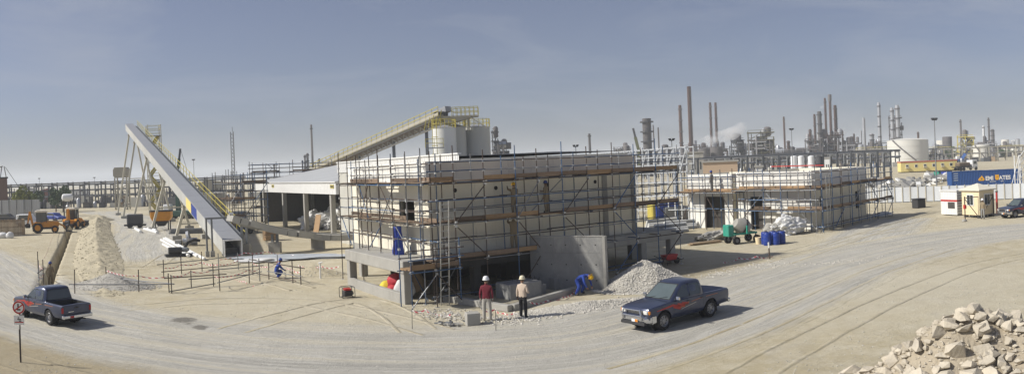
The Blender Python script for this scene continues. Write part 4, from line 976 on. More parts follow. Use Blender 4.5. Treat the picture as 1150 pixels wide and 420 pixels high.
ladder('aluminium ladder standing at the corner of the larger white block', G(932, 259), At(929, 196, 61.5), .5)
ladder('second ladder inside the corner scaffold of the larger white block', G(925, 259), At(922, 226, 62), .45)

# things in front of the second building
dr = None
def drum(label, p):
    t = thing('drum', label, 'drum', p, random.random())
    MB().lathe([(.27, 0), (.29, .03), (.29, .28), (.305, .3), (.305, .33), (.29, .35), (.29, .58), (.305, .6), (.305, .63), (.29, .65), (.285, .86), (.26, .9)], 20).build('body', plastic_blue, t, 35)
    MB().lathe([(.262, .9), (.262, .915), (.24, .915), (.235, .885)], 20, cap=False).build('rim', plastic_blue, t, 35); MB().tube((.14, 0, .9), (.14, 0, .94), .04, 8).build('bung', black_m, t)
p = G(862, 275.5)
for k, (du, dv, lab) in enumerate(((0, 0, 'blue plastic drum at the left front of the drum cluster'), (.66, -.1, 'blue plastic drum in the middle of the cluster'), (1.25, .25, 'blue plastic drum at the right end of the cluster'), (.7, .6, 'blue plastic drum standing behind the other drums'), (.05, .62, 'blue plastic drum behind the left front drum'))):
    drum(lab, p + Vector((du * .95, dv, 0)))
o = thing('bucket', 'pale plaster bucket beside the blue drums', 'bucket', G(852, 274)); MB().lathe([(.2, 0), (.26, .5), (.23, .5), (.19, .05)], 16).build('tub', cream_m, o, 40); MB().path([(-.25, 0, .48), (-.12, .05, .62), (.12, .05, .62), (.25, 0, .48)], .012).build('handle', dark_m, o)
mxr = thing('concrete_mixer', 'green portable concrete mixer with pale drum before the small white block', 'concrete mixer', G(834, 273), R(15))
rt = Matrix.Rotation(R(-62), 3, 'Y')
MB().lathe([(.15, -.62), (.5, -.5), (.62, -.15), (.62, .15), (.36, .62), (.34, .66)], 24, (0, 0, 1.25), rt).build('mixing_drum', concrete, mxr, 40)
MB().lathe([(.635, -.08), (.66, -.08), (.66, .04), (.635, .04)], 24, (0, 0, 1.25), rt, False).build('ring_gear', dark_m, mxr)
MB().bar((-1., -.45, .75), (1., -.45, .75), .1, .12).bar((-1., .45, .75), (1., .45, .75), .1, .12).bar((-1., -.45, .75), (-1., .45, .75), .1, .12).bar((1., -.45, .75), (1., .45, .75), .1, .12).bar((-.0, -.7, .75), (0, -.7, 1.35), .12, .1).bar((0, .7, .75), (0, .7, 1.35), .12, .1).build('frame', green_m, mxr)
MB().lim(-1.45, -.95, -.4, .4, .6, 1.45).build('engine_box', green_m, mxr, bevel=.05)
for x, y in ((-.9, -.6), (-.9, .6), (.9, -.6), (.9, .6)):
    wv = MB().tube((x, y - .09, .3), (x, y + .09, .3), .3, 18).build('wheel', black_m, mxr, 40); MB().tube((x, y - .1, .3), (x, y + .1, .3), .14, 12).build('hub', steel_g, wv, 40)
    MB().bar((x, y * .8, .3), (x, y * .75, .75), .08, .08).build('axle_leg', steel_d, mxr)
for i, (px, py, d, lab, m_) in enumerate(((886, 263, (3.6, 2.2, 2.0), 'large white sheet thrown over materials left of the corner ladder', tarp_white), (872, 264, (2.6, 1.8, 1.3), 'smaller grey sheeted pile behind the blue drums', concrete), (808, 269, (2.8, 1.6, 1.0), 'grey rubble heap under the doorway scaffold', concrete), (795, 270, (2.4, 1.4, .8), 'low dark rubble heap left of the mixer', concrete_dk))):
    blob('covered_pile', lab, 'pile', G(px, py), d, m_, .3, 40 + i, lump=.4, sub=5, creases=.45)
o = thing('timber_stack', 'short stack of grey planks on the ground left of the mixer', 'planks', G(790, 274), .2)
for k in range(6): block('plank', (.05 * k, (k % 3) * .27 - .3, .06 + .07 * (k // 3)), (2.6, .24, .05), wood_m, o, .03 * k)
blob('covered_pile', 'small pale tarpaulin bundle at the foot of the far scaffold end', 'pile', G(992, 243), (2.2, 1.2, .6), tarp_white, .3, 49, lump=.4)

# ------------------------------------------------------------------ gate area on the right
kp = G(1099, 243.5); kb = thing('guard_cabin', 'cream guard cabin with hipped roof near the parked car', 'cabin', kp, R(14))
w = 1.08
MB().lim(-w, w, -w, w, .25, 2.5).build('walls', cream_m, kb, bevel=.03)
MB().add([(-w - .18, -w - .18, 2.505), (w + .18, -w - .18, 2.505), (w + .18, w + .18, 2.505), (-w - .18, w + .18, 2.505), (-w - .18, -w - .18, 2.6), (w + .18, -w - .18, 2.6), (w + .18, w + .18, 2.6), (-w - .18, w + .18, 2.6), (0, 0, 3.15)], [(3, 2, 1, 0), (0, 1, 5, 4), (1, 2, 6, 5), (2, 3, 7, 6), (3, 0, 4, 7), (4, 5, 8), (5, 6, 8), (6, 7, 8), (7, 4, 8)]).build('roof', M('cabin_roof', (.7, .66, .55), .6, var=.06), kb)
for (a, b) in ((-.35, .35),):
    for side in range(4):
        rot = Matrix.Rotation(side * R(90), 3, 'Z')
        wn = MB().box(rot @ Vector((w + .02, 0, 1.65)), (.05, .85, 1.05), 0, rot).build('window', steel_w, kb)
        for s_ in (-1, 1): MB().box(rot @ Vector((w + .05, s_ * .19, 1.65)), (.02, .33, .9), 0, rot).build('pane', glass_m, wn)
for x in (-.8, 0, .8):
    for y in (-.8, 0, .8): MB().lim(x - .15, x + .15, y - .15, y + .15, -.05, .25).build('support_block', dark_m, kb)
sp = G(1075, 241); sc_ = thing('site_cabin', 'white ribbed site hut with a red stripe left of the guard cabin', 'cabin', sp, R(12))
for (z0, z1, m_) in ((.1, 1.35, white_clad), (1.36, 1.52, red_m), (1.53, 2.35, white_clad)):
    ribbed(MB(), -1.1, -1.1, 1.1, z0, z1, .22, .03, -1).build('wall_sheet', m_, sc_)
    MB().lim(-1.09, 1.1, -1.1, 1.1, z0, z1).build('wall_core', m_, sc_)
for k in range(9): MB().lim(-1.1, 1.1, -1.13, -1.105, .15 + .25 * k, .2 + .25 * k).build('rib', steel_g, sc_)
MB().lim(-1.2, 1.2, -1.2, 1.2, 2.36, 2.46).build('roof', white_clad, sc_); MB().lim(-1.14, -1.12, -.8, .1, .7, 1.3).build('opening_shade', interior_shade_m, sc_)
# lifting gate arm and braces
gp = thing('gate_frame', 'rusty tube gate frame in front of the guard cabin', 'gate', G(1084, 247), R(8))
for x in (0, 3.6): pipe('post', (x, 0, -.05), (x, 0, 2.1), .05, tube_rust, gp)
pipe('brace', (0, 0, 1.9), (1.5, 0, .3), .035, tube_rust, gp); pipe('brace', (3.6, 0, 1.9), (2.1, 0, .3), .035, tube_rust, gp); pipe('rail', (0, 0, .25), (3.6, 0, .25), .035, tube_grey, gp); pipe('rail', (0, 0, 1.95), (3.6, 0, 2.0), .035, tube_rust, gp)
MB().lim(-.1, .12, -.1, .1, 1.0, 1.35).build('lock_box', red_m, gp); blob('foot_weight', 'pale concrete weight at the foot of the tube gate', 'weight', G(1083, 249), (.5, .4, .3), concrete, 0, 3)
o = thing('red_post', 'red and rusty post behind the parked car by the guard cabin', 'post', G(1120, 240)); pipe('post', (0, 0, 0), (0, 0, 2.1), .1, red_m, o); pipe('cap', (0, 0, 2.1), (0, 0, 2.2), .14, tube_rust, o)
bn = G(1032, 233.5); bx_ = thing('water_tank', 'squat black water tank standing alone before the white fence', 'tank', bn, .2)
MB().lim(-.62, .62, -.5, .5, 0, .95).build('body', dark_m, bx_, bevel=.06); MB().lim(-.66, .66, -.54, .54, .955, 1.05).build('lid', dark_m, bx_, bevel=.03)
# white sheet fence
f0, f1 = G(962, 229), G(1190, 222); fd = (f1 - f0); n = 26
fn = thing('sheet_fence', 'white corrugated sheet fence along the far edge of the yard', 'fence', f0, math.atan2(fd.y, fd.x)); L = fd.length
for k in range(n):
    a, b = L * k / n, L * (k + 1) / n; vs = []; fs = []; q = 8
    for i in range(q * 2 + 1): x = a + .06 + (b - a - .12) * i / (q * 2); y = .02 * (i % 2); vs += [(x, y, .1), (x, y, 1.9 + .0)]
    for i in range(q * 2): fs.append((2 * i, 2 * i + 2, 2 * i + 3, 2 * i + 1))
    MB().add(vs, fs).build('fence_sheet', M('fence_sheet', (.62, .65, .68), .5, var=.08, scale=1, stain=.3, staincol=(.5, .46, .4), rand=.12), fn)
    MB().lim(a - .05, a + .05, -.08, -.02, 0, 2.0).build('fence_post', steel_b, fn)
for z in (.5, 1.5): MB().lim(0, L, .03, .08, z, z + .06).build('fence_rail', steel_b, fn)
# container with company lettering
cp0 = G(1069, 212.5); ct_ = thing('shipping_container', 'blue shipping container with EMIRATES lettering behind the white fence', 'container', cp0, R(-14))
CLn, CH, CW = 12.2, 2.75, 2.44
mb = MB(); q = 44; pts = []
for i in range(q):
    a = .15 + (CLn - .3) * i / q; w_ = (CLn - .3) / q; pts += [(a, 0), (a + w_ * .35, 0), (a + w_ * .5, .045), (a + w_ * .85, .045)]
pts.append((CLn - .15, 0)); vs = []; fs = []
for x, y in pts: vs += [(x, y, .12), (x, y, CH - .1)]
for i in range(len(pts) - 1): fs.append((2 * i, 2 * i + 2, 2 * i + 3, 2 * i + 1))
mb.add(vs, fs).build('corrugated_side', cont_blue, ct_)
MB().lim(.1, CLn - .1, .06, CW, .1, CH - .05).build('body', cont_blue, ct_)
for x in (0, CLn - .16): MB().lim(x, x + .16, -.03, .1, 0, CH).build('corner_post', cont_blue, ct_)
MB().lim(.16, CLn - .16, -.02, .1, .0, .13).lim(.16, CLn - .16, -.02, .1, CH - .12, CH).build('side_rail', cont_blue, ct_)
def lettering(txt, size, mw, m, parent, name='lettering', ext=.004, bold=.0, sx=1.):
    cu = bpy.data.curves.new(name, 'FONT'); cu.body = txt; cu.size = size; cu.extrude = ext; cu.offset = bold; cu.align_x = 'LEFT'
    tmp = bpy.data.objects.new(name, cu); col.objects.link(tmp); bpy.context.view_layer.update()
    me = bpy.data.meshes.new_from_object(tmp.evaluated_get(bpy.context.evaluated_depsgraph_get())); bpy.data.objects.remove(tmp)
    me.materials.clear(); me.materials.append(m); return link(name, me, parent, mw)
wht = M('paint_white', (.82, .82, .8), .5, var=.04); gold = M('paint_gold', (.8, .42, .02), .5, var=.1)
def wallT(x, z, y=-.012): return Matrix.Translation((x, y, z)) @ Matrix.Rotation(R(90), 4, 'X')
lettering('EMI', .92, wallT(5.75, 1.12), wht, ct_, bold=.03); lettering('ATES', .92, wallT(8.12, 1.12), wht, ct_, bold=.03)
for k_, ch_ in enumerate(('SHIPPING', 'LINE')): lettering(ch_, .26, wallT(6.5 + 1.9 * k_, .78), wht, ct_)
def flat(poly, m, name, z=-.012): return MB().prism(poly, z - .006, z, XZ).build(name, m, ct_)
flat([(7.45, 1.3), (7.6, 1.1), (7.95, 1.1), (8.12, 1.3), (8.12, 1.95), (7.45, 1.95)], gold, 'gold_shield'); flat([(7.7, 1.5), (7.88, 1.5), (7.8, 1.8)], red_m, 'shield_mark', -.02)
flat([(4.6, 1.1), (5.5, 1.1), (5.62, 1.35), (5.4, 1.62), (5.15, 1.95), (4.95, 1.7), (4.7, 1.55), (4.5, 1.32)], gold, 'gold_emblem'); flat([(4.95, 1.3), (5.2, 1.3), (5.25, 1.45), (5.05, 1.5)], cont_blue, 'emblem_gap', -.02)
for k in range(4): flat([(.35, 2.35 - .35 * k), (1.1, 2.35 - .35 * k), (1.1, 2.47 - .35 * k), (.35, 2.47 - .35 * k)][::-1], M('faded_white', (.4, .45, .5), .6), 'code_mark')
# climbing frame of white tubes by the container
wf = thing('white_mast', 'white lattice mast with stays at the right edge above the container', 'mast', At(1146, 215, 105).xy.to_3d())
for x in (-.5, .5):
    for y in (-.5, .5): pipe('mast_leg', (x, y, 0), (x, y, 5.2), .07, steel_w, wf)
for k in range(5):
    z = .8 + k
    for q_ in (((-.5, -.5, z), (.5, -.5, z)), ((-.5, .5, z), (.5, .5, z)), ((-.5, -.5, z), (.5, -.5, z + 1))): MB().bar(*q_, .09, .09).build('mast_brace', steel_w, wf)
pipe('stay', (-.5, -.5, 5), (-2.3, -.5, 0), .04, steel_w, wf); pipe('stay', (-.5, -.5, 4.4), (-1.0, -.5, 0), .04, steel_w, wf)
# long yellow cabin, parked lorry, rubble
yc = G(1012, 194.5); y1_ = G(1075, 191.5); dd = y1_ - yc; yb = thing('long_cabin', 'long yellow portable cabin with small windows and red roof edge', 'cabin', yc, math.atan2(dd.y, dd.x)); L = dd.length
MB().lim(0, L, 0, 3, .3, 2.9).build('walls', yellow_cab, yb); MB().lim(-.1, L + .1, -.1, 3.1, 2.905, 3.12).build('roof_edge', red_m, yb); MB().lim(-.05, L + .05, -.05, 3.05, 3.125, 3.25).build('roof', steel_b, yb); MB().lim(.1, L - .1, .1, 2.9, 0, .3).build('base', dark_m, yb)
for k in range(6): x = L * (k + .7) / 6.4; wv = MB().lim(x - .45, x + .45, -.05, 0.01, 1.4, 2.3).build('window', steel_w, yb); MB().lim(x - .36, x + .36, -.07, -.051, 1.5, 2.2).build('pane', glass_m, wv)
for k in range(3): x = L * (k + .35) / 3.2; MB().lim(x - .45, x + .45, -.5, -.02, 1.2, 1.75).build('air_conditioner', steel_b, yb)
t = thing('rubble_heap', 'broad heap of grey concrete rubble and steel behind the white fence', 'rubble heap'); rnd = random.Random(77)
for k in range(240):
    px = rnd.uniform(962, 1066); py = 196 + (px < 1040) * 6 + rnd.uniform(0, 14) * (1 - abs(px - 1000) / 130); p = G(px, py + 3); s_ = rnd.uniform(.4, 1.6)
    block('rubble_piece', p + Vector((0, 0, .25 + .9 * rnd.random())), (s_ * 1.5, s_ * .7, s_ * .35), rnd.choice((concrete, concrete_dk, steel_g, pvc_m, concrete)), t, 0, Matrix.Rotation(rnd.uniform(0, 3), 3, 'Z') @ Matrix.Rotation(rnd.uniform(-.6, .6), 3, 'Y'))
lr = thing('parked_lorry', 'white lorry cab parked behind the blue container', 'lorry', G(1092, 191), R(10))
MB().prism([(-1.1, .6), (1.1, .6), (1.1, 1.7), (.8, 2.9), (-1.1, 2.9)], -1.2, 1.2, XZ).build('cab', steel_w, lr, bevel=.08); MB().lim(-7, -1.2, -1.2, 1.2, .9, 1.2).build('flatbed', dark_m, lr); MB().prism([(.86, 1.75), (1.125, 1.75), (.85, 2.7), (.78, 2.7)], -1.0, 1.0, XZ).build('windscreen', glass_m, lr)
MB().lim(-.6, .6, -1.22, -1.205, 1.75, 2.6).build('side_window', glass_m, lr); MB().lim(-6, -1.6, -1., 1., 1.21, 2.3).build('load', bark_m, lr, bevel=.2)
for x in (.4, -4.4, -5.6):
    for y in (-1.1, 1.1): MB().tube((x, y - .15, .5), (x, y + .15, .5), .5, 16).build('wheel', black_m, lr, 40)
for px, lab in ((1055, 'green skip bin behind the container beside the lamp post'), (1063, 'blue skip bin left of the container end')):
    o = thing('skip_bin', lab, 'skip', G(px, 201), .3); MB().prism([(-.7, 0), (.7, 0), (1.0, 1.6), (-1.0, 1.6)], -.7, .7, XZ).build('tub', green_m if px == 1055 else tarp_blue, o); MB().lim(-1.05, 1.05, -.75, .75, 1.605, 1.7).build('lip', dark_m, o)

# lamp posts
def lamp(px, ytop, ybase, lab, D=None, heads=2, hs_=1.):
    b = G(px, ybase) if D is None else At(px, ybase, D); b.z = 0; D_ = math.hypot(b.x, b.y); z = Zat(px, ytop, D_)
    t = thing('lamp_post', lab, 'lamp post', b); k = max(.9, D_ / 170.) * hs_
    MB().tube((0, 0, 0), (0, 0, z), .13 * k, 10, .07 * k).build('pole', steel_g, t, 40)
    MB().lim(-.5 * k, .5 * k, -.07 * k, .07 * k, z + .002, z + .12).build('cross_arm', steel_d, t)
    for x in (-.35 * k, .35 * k): MB().lim(x - .24 * k, x + .24 * k, -.22 * k, .22 * k, z + .125, z + .45 * k).build('flood_light', steel_d, t)
lamp(1052, 135, 212, 'tall twin-head lamp post left of the blue container')
lamp(890.5, 146, 190, 'twin-head lamp post beside the white tanks behind the second building', 120, hs_=.7)
lamp(756, 158, 200, 'lamp post rising out of the white pipe frame', 88, hs_=.7)
lamp(648, 165, 200, 'short dark lamp head above the roof of the raised building', 95, hs_=.7)
lamp(219, 180, 225, 'thin lamp post beside the mobile crane boom', 150, hs_=.6)
lamp(107, 200, 230, 'small far lamp post between the tank tower and the white vessel', 210, hs_=.45); lamp(45, 201, 230, 'small far lamp post at the left above the pipe rack', 210, hs_=.45)

# ------------------------------------------------------------------ refinery skyline
def stack(px, ytop, D, wpx, lab, m, taper=.85, bands=3, base=None, ybase=None, head=False, cat='chimney'):
    b = At(px, 180, D); z = Zat(px, ytop, D); r = wpx / 2 / F * D; xb = 0
    t = thing('chimney_stack' if cat == 'chimney' else 'process_column', lab, cat, (b.x, b.y, 0))
    MB().lathe([(r / taper, 0), (r, z)], 16).build('shaft', m, t, 40)
    for k in range(bands):
        zz = z * (1 - .07 - .17 * k); MB().lathe([(r, zz), (r * 1.55, zz), (r * 1.55, zz + .5), (r, zz + .5)], 12, cap=False).build('platform', stack_gr if m != stack_gr else steel_d, t)
    if head: MB().lathe([(r * 1.3, z - 4), (r * 1.6, z - 3), (r * 1.6, z), (r, z)], 14).build('head', stack_gr, t, 40)
    if base: MB().lathe([(r * base * 1.3, 0), (r * base * 1.3, z * .16), (r * base, z * .2), (r * base * .9, z * .27), (r * 1.1, z * .36)], 14).build('furnace_base', stack_gr, t, 40)
    pipe('ladder_run', (r * .8, -r * 1.1, 0), (r * .7, -r * 1.05, z * .97), .12 * D / 300, stack_gr, t)
    return t
S = [(766, 118, 400, 3.4, 'rust-brown chimney just left of the tallest one', rust_m, 5, 3.), (777, 97, 380, 4.4, 'tallest dark red-brown chimney of the refinery', rust_m, 0, 0), (800, 115, 420, 2.6, 'left one of the twin brown chimneys behind the steam', rust_m, 4, 0), (806, 115, 425, 2.6, 'right one of the twin brown chimneys behind the steam', rust_m, 4, 0),
     (882, 131, 420, 1.9, 'thin rusty chimney with broad furnace base right of the steel frame', rust_m, 1, 3.6), (911, 145, 400, 2.8, 'short rusty chimney at the left of the tower cluster', rust_m, 2, 1.8), (916.5, 128, 410, 2.4, 'rusty chimney second from the left in the tower cluster', rust_m, 3, 0), (929, 110, 410, 2.3, 'slender brown chimney in the middle of the tower cluster', rust_m, 2, 2.4), (934.5, 106, 420, 2.6, 'tall brown chimney with a broad head in the tower cluster', rust_m, 1, 2.2),
     (971.5, 132, 430, 2.6, 'plain silver chimney between the tower cluster and the white tank', silver_m, 0, 0), (968, 146, 440, 1.2, 'thin pale pipe stack just left of the plain silver chimney', silver_m, 0, 0), (989, 115, 430, 2.9, 'tall silver chimney with rings and flared base', silver_m, 5, 2.2), (1032, 148, 420, 2.0, 'short brown flare stub behind the big white tank', rust_m, 1, 1.8),
     (1080, 134, 440, 1.9, 'dark chimney behind the yellow platforms', stack_gr, 1, 0), (1111.5, 132, 460, 1.9, 'dark chimney at the far right of the skyline', stack_gr, 2, 0), (1105.5, 141, 460, 2.0, 'short white chimney beside the far right dark one', steel_w, 1, 0),
     (351, 140, 330, 2.3, 'tall grey flare stack on the left half of the skyline', stack_gr, 1, 0), (374, 175, 320, 1.7, 'short grey stack above the shed roof ridge', stack_gr, 0, 0), (358.5, 178, 320, 2.2, 'stubby grey stack right of the tall flare', stack_gr, 1, 2), (339.5, 180, 330, 1.6, 'thin grey stack left of the twin columns', stack_gr, 1, 0), (307.5, 184, 300, 1.7, 'thin grey stack above the far scaffold', stack_gr, 1, 0), (663, 150, 330, 2.7, 'grey stub chimney above the roof of the raised building', stack_gr, 1, 0), (740.5, 143, 330, 1.5, 'thin steel vent stack right of the big grey column', stack_gr, 0, 0), (735, 140, 330, 1.2, 'very thin vent beside the big grey column', stack_gr, 0, 0),
     (960, 150, 430, 1.6, 'short brown vent at the right edge of the tower cluster', rust_m, 1, 1.6), (947, 146, 420, 1.6, 'short brown vent right of the tall headed chimney', rust_m, 1, 2.4)]
for px, yt, D, wp, lab, m, bn_, ba in S: stack(px, yt, D, wp, lab, m, bands=bn_, base=ba or None, head=(px == 934.5))
for px, yt, D, wp, lab, m in ((728, 133, 300, 10, 'big grey distillation column with ringed platforms', stack_gr), (922, 125, 400, 4.4, 'grey process column with platforms in the tower cluster', stack_gr), (940, 118, 415, 3.4, 'brown process column right of the headed chimney', rust_m), (1003.5, 121, 420, 3.4, 'left column of the pale process tower pair', silver_m), (1009.5, 118, 420, 4.4, 'thick column of the pale process tower pair', silver_m), (345.5, 172, 330, 2.6, 'right one of the twin grey columns by the flare', stack_gr), (342.5, 174, 330, 2.2, 'left one of the twin grey columns by the flare', stack_gr), (980, 150, 430, 4, 'low silver vessel between the two silver chimneys', silver_m), (1115.5, 145, 460, 3.4, 'low grey vessel right of the far right chimney', stack_gr), (886, 158, 410, 3.2, 'squat brown vessel right of the thin chimney', rust_m)):
    stack(px, yt, D, wp, lab, m, taper=1., bands=6 if wp > 3.5 else 4, cat='column')
# steel-framed process units: posts, floors, vessels
def unit_frame(px0, px1, ytop, D, floors, lab, m, seed, vessels=5, depth=8., mv=stack_gr, bays=None):
    a = At(px0, 180, D); b = At(px1, 180, D); d = b - a; d.z = 0; L = d.length; z = Zat((px0 + px1) / 2, ytop, D); rnd = random.Random(seed)
    t = thing('process_unit', lab, 'process unit', (a.x, a.y, 0), math.atan2(d.y, d.x)); nb = bays or max(2, round(L / 4.5)); w_ = .35 * D / 300
    for i in range(nb + 1):
        for y in (0, depth): MB().lim(L * i / nb - w_ / 2, L * i / nb + w_ / 2, y - w_ / 2, y + w_ / 2, 0, z * (1 if i < nb else .85)).build('post', m, t)
    for k in range(1, floors + 1):
        zz = z * k / (floors + .25); MB().lim(-.4, L + .4, -.5, depth + .5, zz, zz + .3 * D / 300).build('floor', m, t)
        MB().bar((0, -.5, zz + 1.2), (L, -.5, zz + 1.2), .16 * D / 300, .16 * D / 300).build('hand_rail', yellow_m if m is steel_b else m, t)
        for i in range(nb):
            if rnd.random() < .75:
                u0, u1 = (i, i + 1) if rnd.random() < .5 else (i + 1, i)
                MB().bar((L * u0 / nb, -.1, zz - z / (floors + .25)), (L * u1 / nb, -.1, zz), .22, .22).build('brace', m, t)
    for k in range(vessels):
        x = rnd.uniform(.1, .9) * L; r = rnd.uniform(.7, 1.6); zz = z * rnd.randint(0, floors) / (floors + .25) * .9; h = rnd.uniform(2.5, z / floors * 1.2)
        if rnd.random() < .6: MB().lathe([(r * .6, 0), (r, .4), (r, h), (r * .5, h + .5)], 12, (x, depth * rnd.uniform(.2, .8), zz)).build('vessel', rnd.choice((mv, silver_m, stack_gr)), t, 40)
        else: MB().tube((x - 2, depth / 2, zz + r), (x + 2, depth / 2, zz + r), r, 12).build('exchanger', rnd.choice((mv, silver_m, stack_gr)), t, 40)
    for k in range(vessels): zz = z * rnd.uniform(.1, .9); xa = rnd.uniform(0, L); pipe('pipe_run', *(((rnd.uniform(0, L * .5), -.8, zz), (rnd.uniform(L * .5, L), -.8, zz)) if k % 2 else ((xa, -.8, 0), (xa, -.8, zz + 2))), .2, rnd.choice((silver_m, mv, mv)), t)
    return t
olive_st = M('steel_olive', (.15, .14, .085), .7, var=.25, scale=.5)
UF = [(841, 870, 147, 330, 5, 'olive steel process frame with crossed bracing right of the steam', olive_st, 1, 14), (822, 836, 155, 350, 3, 'dark lattice unit beside the steam cloud', steel_d, 2, 6), (700, 722, 172, 330, 2, 'low dark unit left of the big grey column', steel_d, 3, 6), (744, 764, 171, 340, 2, 'low brown unit at the foot of the rust chimneys', stack_gr, 4, 8), (783, 818, 165, 340, 2, 'squat grey unit under the steam cloud', stack_gr, 5, 9), (870, 905, 170, 350, 2, 'low dark unit right of the olive steel frame', steel_d, 6, 9), (905, 925, 156, 395, 3, 'brown unit at the left foot of the tower cluster', stack_gr, 7, 9),
      (922, 948, 150, 400, 4, 'dense brown unit in the middle of the tower cluster', rust_m, 8, 14), (946, 966, 160, 400, 3, 'lower brown unit on the right of the tower cluster', stack_gr, 9, 10), (962, 1000, 166, 380, 2, 'low pale unit between the silver chimneys', steel_b, 10, 10), (1000, 1014, 130, 425, 5, 'steel lattice around the pale process tower pair', stack_gr, 11, 4), (1040, 1075, 166, 420, 2, 'low pale unit behind the lamp post', steel_b, 12, 8), (1076, 1094, 152, 400, 3, 'yellow platform structure near the small white tank', yellow_m, 13, 6), (1094, 1120, 160, 430, 2, 'low grey unit at the right of the skyline', stack_gr, 14, 7), (1118, 1150, 163, 440, 1, 'low pale sheds at the right end of the skyline', steel_b, 15, 6),
      (554, 560, 146, 240, 6, 'dark lattice tower behind the right-hand silo', steel_d, 16, 4), (560, 569, 160, 240, 4, 'shorter dark lattice tower right of the silo', steel_d, 17, 6)]
for a in UF: unit_frame(*a[:7], a[7], int(a[8] * 1.8), depth=8 if a[3] > 300 else 4)
rnd = random.Random(55)
SP = ['beside the big grey column', 'below the tallest chimney', 'below the twin chimneys', 'right of the twin chimneys', 'left of the olive steel frame', 'right of the olive steel frame', 'below the thin rusty chimney', 'left of the tower cluster', 'behind the tower cluster', 'right of the tower cluster', 'below the plain silver chimney', 'left of the big white tank']
for k, w_ in enumerate(SP):
    x0 = 690 + 26 * k; unit_frame(x0, x0 + rnd.uniform(18, 28), 172 - .022 * (x0 - 690) - rnd.uniform(0, 8), 450 + 10 * (k % 3), 2 + k % 2, 'hazy distant pipework unit ' + w_, rnd.choice((stack_gr, steel_d, rust_m)), 70 + k, 12, 10)
# storage tanks
def tank(px0, px1, ytop, ybase, lab, m, dome=.12, stair=True, D=None):
    px = (px0 + px1) / 2; b = G(px, ybase) if D is None else At(px, 180, D); b.z = 0; D = math.hypot(b.x, b.y); r = (px1 - px0) / 2 / F * D; z = Zat(px, ytop, D) / (1 + dome * .5)
    t = thing('storage_tank', lab, 'tank', b); MB().lathe([(r, 0), (r, z)], 48).build('shell', m, t, 30); MB().lathe([(r * 1.01, z), (r * .6, z + r * dome * .7), (.2, z + r * dome)], 48).build('roof', m, t, 40)
    for k in range(1, 4): MB().lathe([(r + .01, z * k / 4), (r + .08, z * k / 4), (r + .08, z * k / 4 + .12), (r + .01, z * k / 4 + .12)], 48, cap=False).build('shell_seam', m, t)
    if stair:
        prev = None; vd = math.atan2(-b.y, -b.x)
        for k in range(15):
            a_ = vd - .75 + 1.35 * k / 14; q = Vector(((r + .35) * math.cos(a_), (r + .35) * math.sin(a_), z * (1 - k / 14)))
            if prev is not None: MB().bar(prev, q, .5, .45).build('stair_run', stack_gr if m is not silo_w else steel_g, t)
            prev = q
    return t
tank_w = M('tank_white', (.66, .65, .60), .6, var=.05, scale=.15, stain=.25, staincol=(.55, .50, .42))
tank(997, 1043.5, 156, 185, 'big white storage tank with domed roof and spiral stair', tank_w, .1)
t = tank(1093, 1112, 162, 180, 'small white storage tank near the yellow platforms', tank_w, .1)
tank(1052, 1066, 157, 178, 'pale square-looking tank behind the lamp post', tank_w, .05, False); tank(1059, 1070, 153, 178, 'grey tank behind the pale tank by the lamp post', stack_gr, .05, False, 450)
tank(1125, 1134, 156, 172, 'distant white tank left of the far right edge', tank_w, .1, False, 620); tank(1136, 1146, 157, 172, 'distant white tank at the far right edge', tank_w, .1, False, 640)
tank(784, 798, 167, 180, 'round grey brick furnace left of the steam source', stack_gr, .02, False, 330); tank(798, 812, 165, 180, 'round brown furnace under the steam source', stack_gr, .02, False, 335)
for px, lab in ((891.5, 'white upright vessel left of the three behind the second building'), (899.5, 'middle white upright vessel behind the second building'), (911, 'right-hand pale blue vessel behind the second building')):
    tank(px - 3.6, px + 3.6, 171, 190, lab, steel_w, .25, False, 135)
dk = tank(916, 924, 174, 190, 'dark upright vessel right of the white vessels', steel_d, .1, False, 140)
# elevated pipe rack across the right background
far_st = M('far_steel', (.14, .145, .16), .7, var=.2)
def pipe_rack(lab, A, B, zt, levels, bents, npipe, m, seed, w=3., rp=.2, clutter=0):
    A = Vector((A.x, A.y, 0)); B = Vector((B.x, B.y, 0)); d = B - A; L = d.length; t = thing('pipe_rack', lab, 'pipe rack', A, math.atan2(d.y, d.x)); rnd = random.Random(seed)
    for i in range(bents + 1):
        x = L * i / bents
        for y in (0, w): MB().lim(x - .17, x + .17, y - .17, y + .17, 0, zt + .2).build('post', m, t)
        for z in levels: MB().lim(x - .13, x + .13, .18, w - .18, z - .3, z).build('cross_beam', m, t)
    for z in levels:
        MB().lim(0, L, -.1, .1, z + .205, z + .4).build('long_beam', m, t)
        for k in range(npipe):
            r = rp * rnd.uniform(.6, 1.3); y = .35 + (w - .7) * (k + .5) / npipe; pipe('pipe', (-1, y, z + r + .02), (L + 1, y, z + r + .02), r, rnd.choice((silver_m, steel_d, stack_gr, steel_d)), t)
    for k in range(clutter):
        x = rnd.uniform(0, L); h = rnd.uniform(.5, 2.4)
        if rnd.random() < .5: block('skid', (x, -2.5 - 2 * rnd.random(), h / 2), (rnd.uniform(.8, 3.5), 1.4, h), rnd.choice((steel_d, stack_gr, steel_g, pale_clad, wood_m)), t)
        else: MB().lathe([(.5, 0), (.55, h), (.25, h + .4)], 10, (x, -2.5 - 2 * rnd.random(), 0)).build('drum_vessel', rnd.choice((steel_d, silver_m, stack_gr)), t, 40)
        if rnd.random() < .6: pipe('riser', (x, -1, 0), (x, -1, zt * rnd.uniform(.4, .95)), .14, rnd.choice((stack_gr, steel_d)), t)
    return t
pipe_rack('dark elevated pipe rack crossing behind the second building', At(764, 180, 128), At(1000, 180, 150), 6.3, [6.1], 14, 4, steel_g, 1, w=2.2, rp=.12)
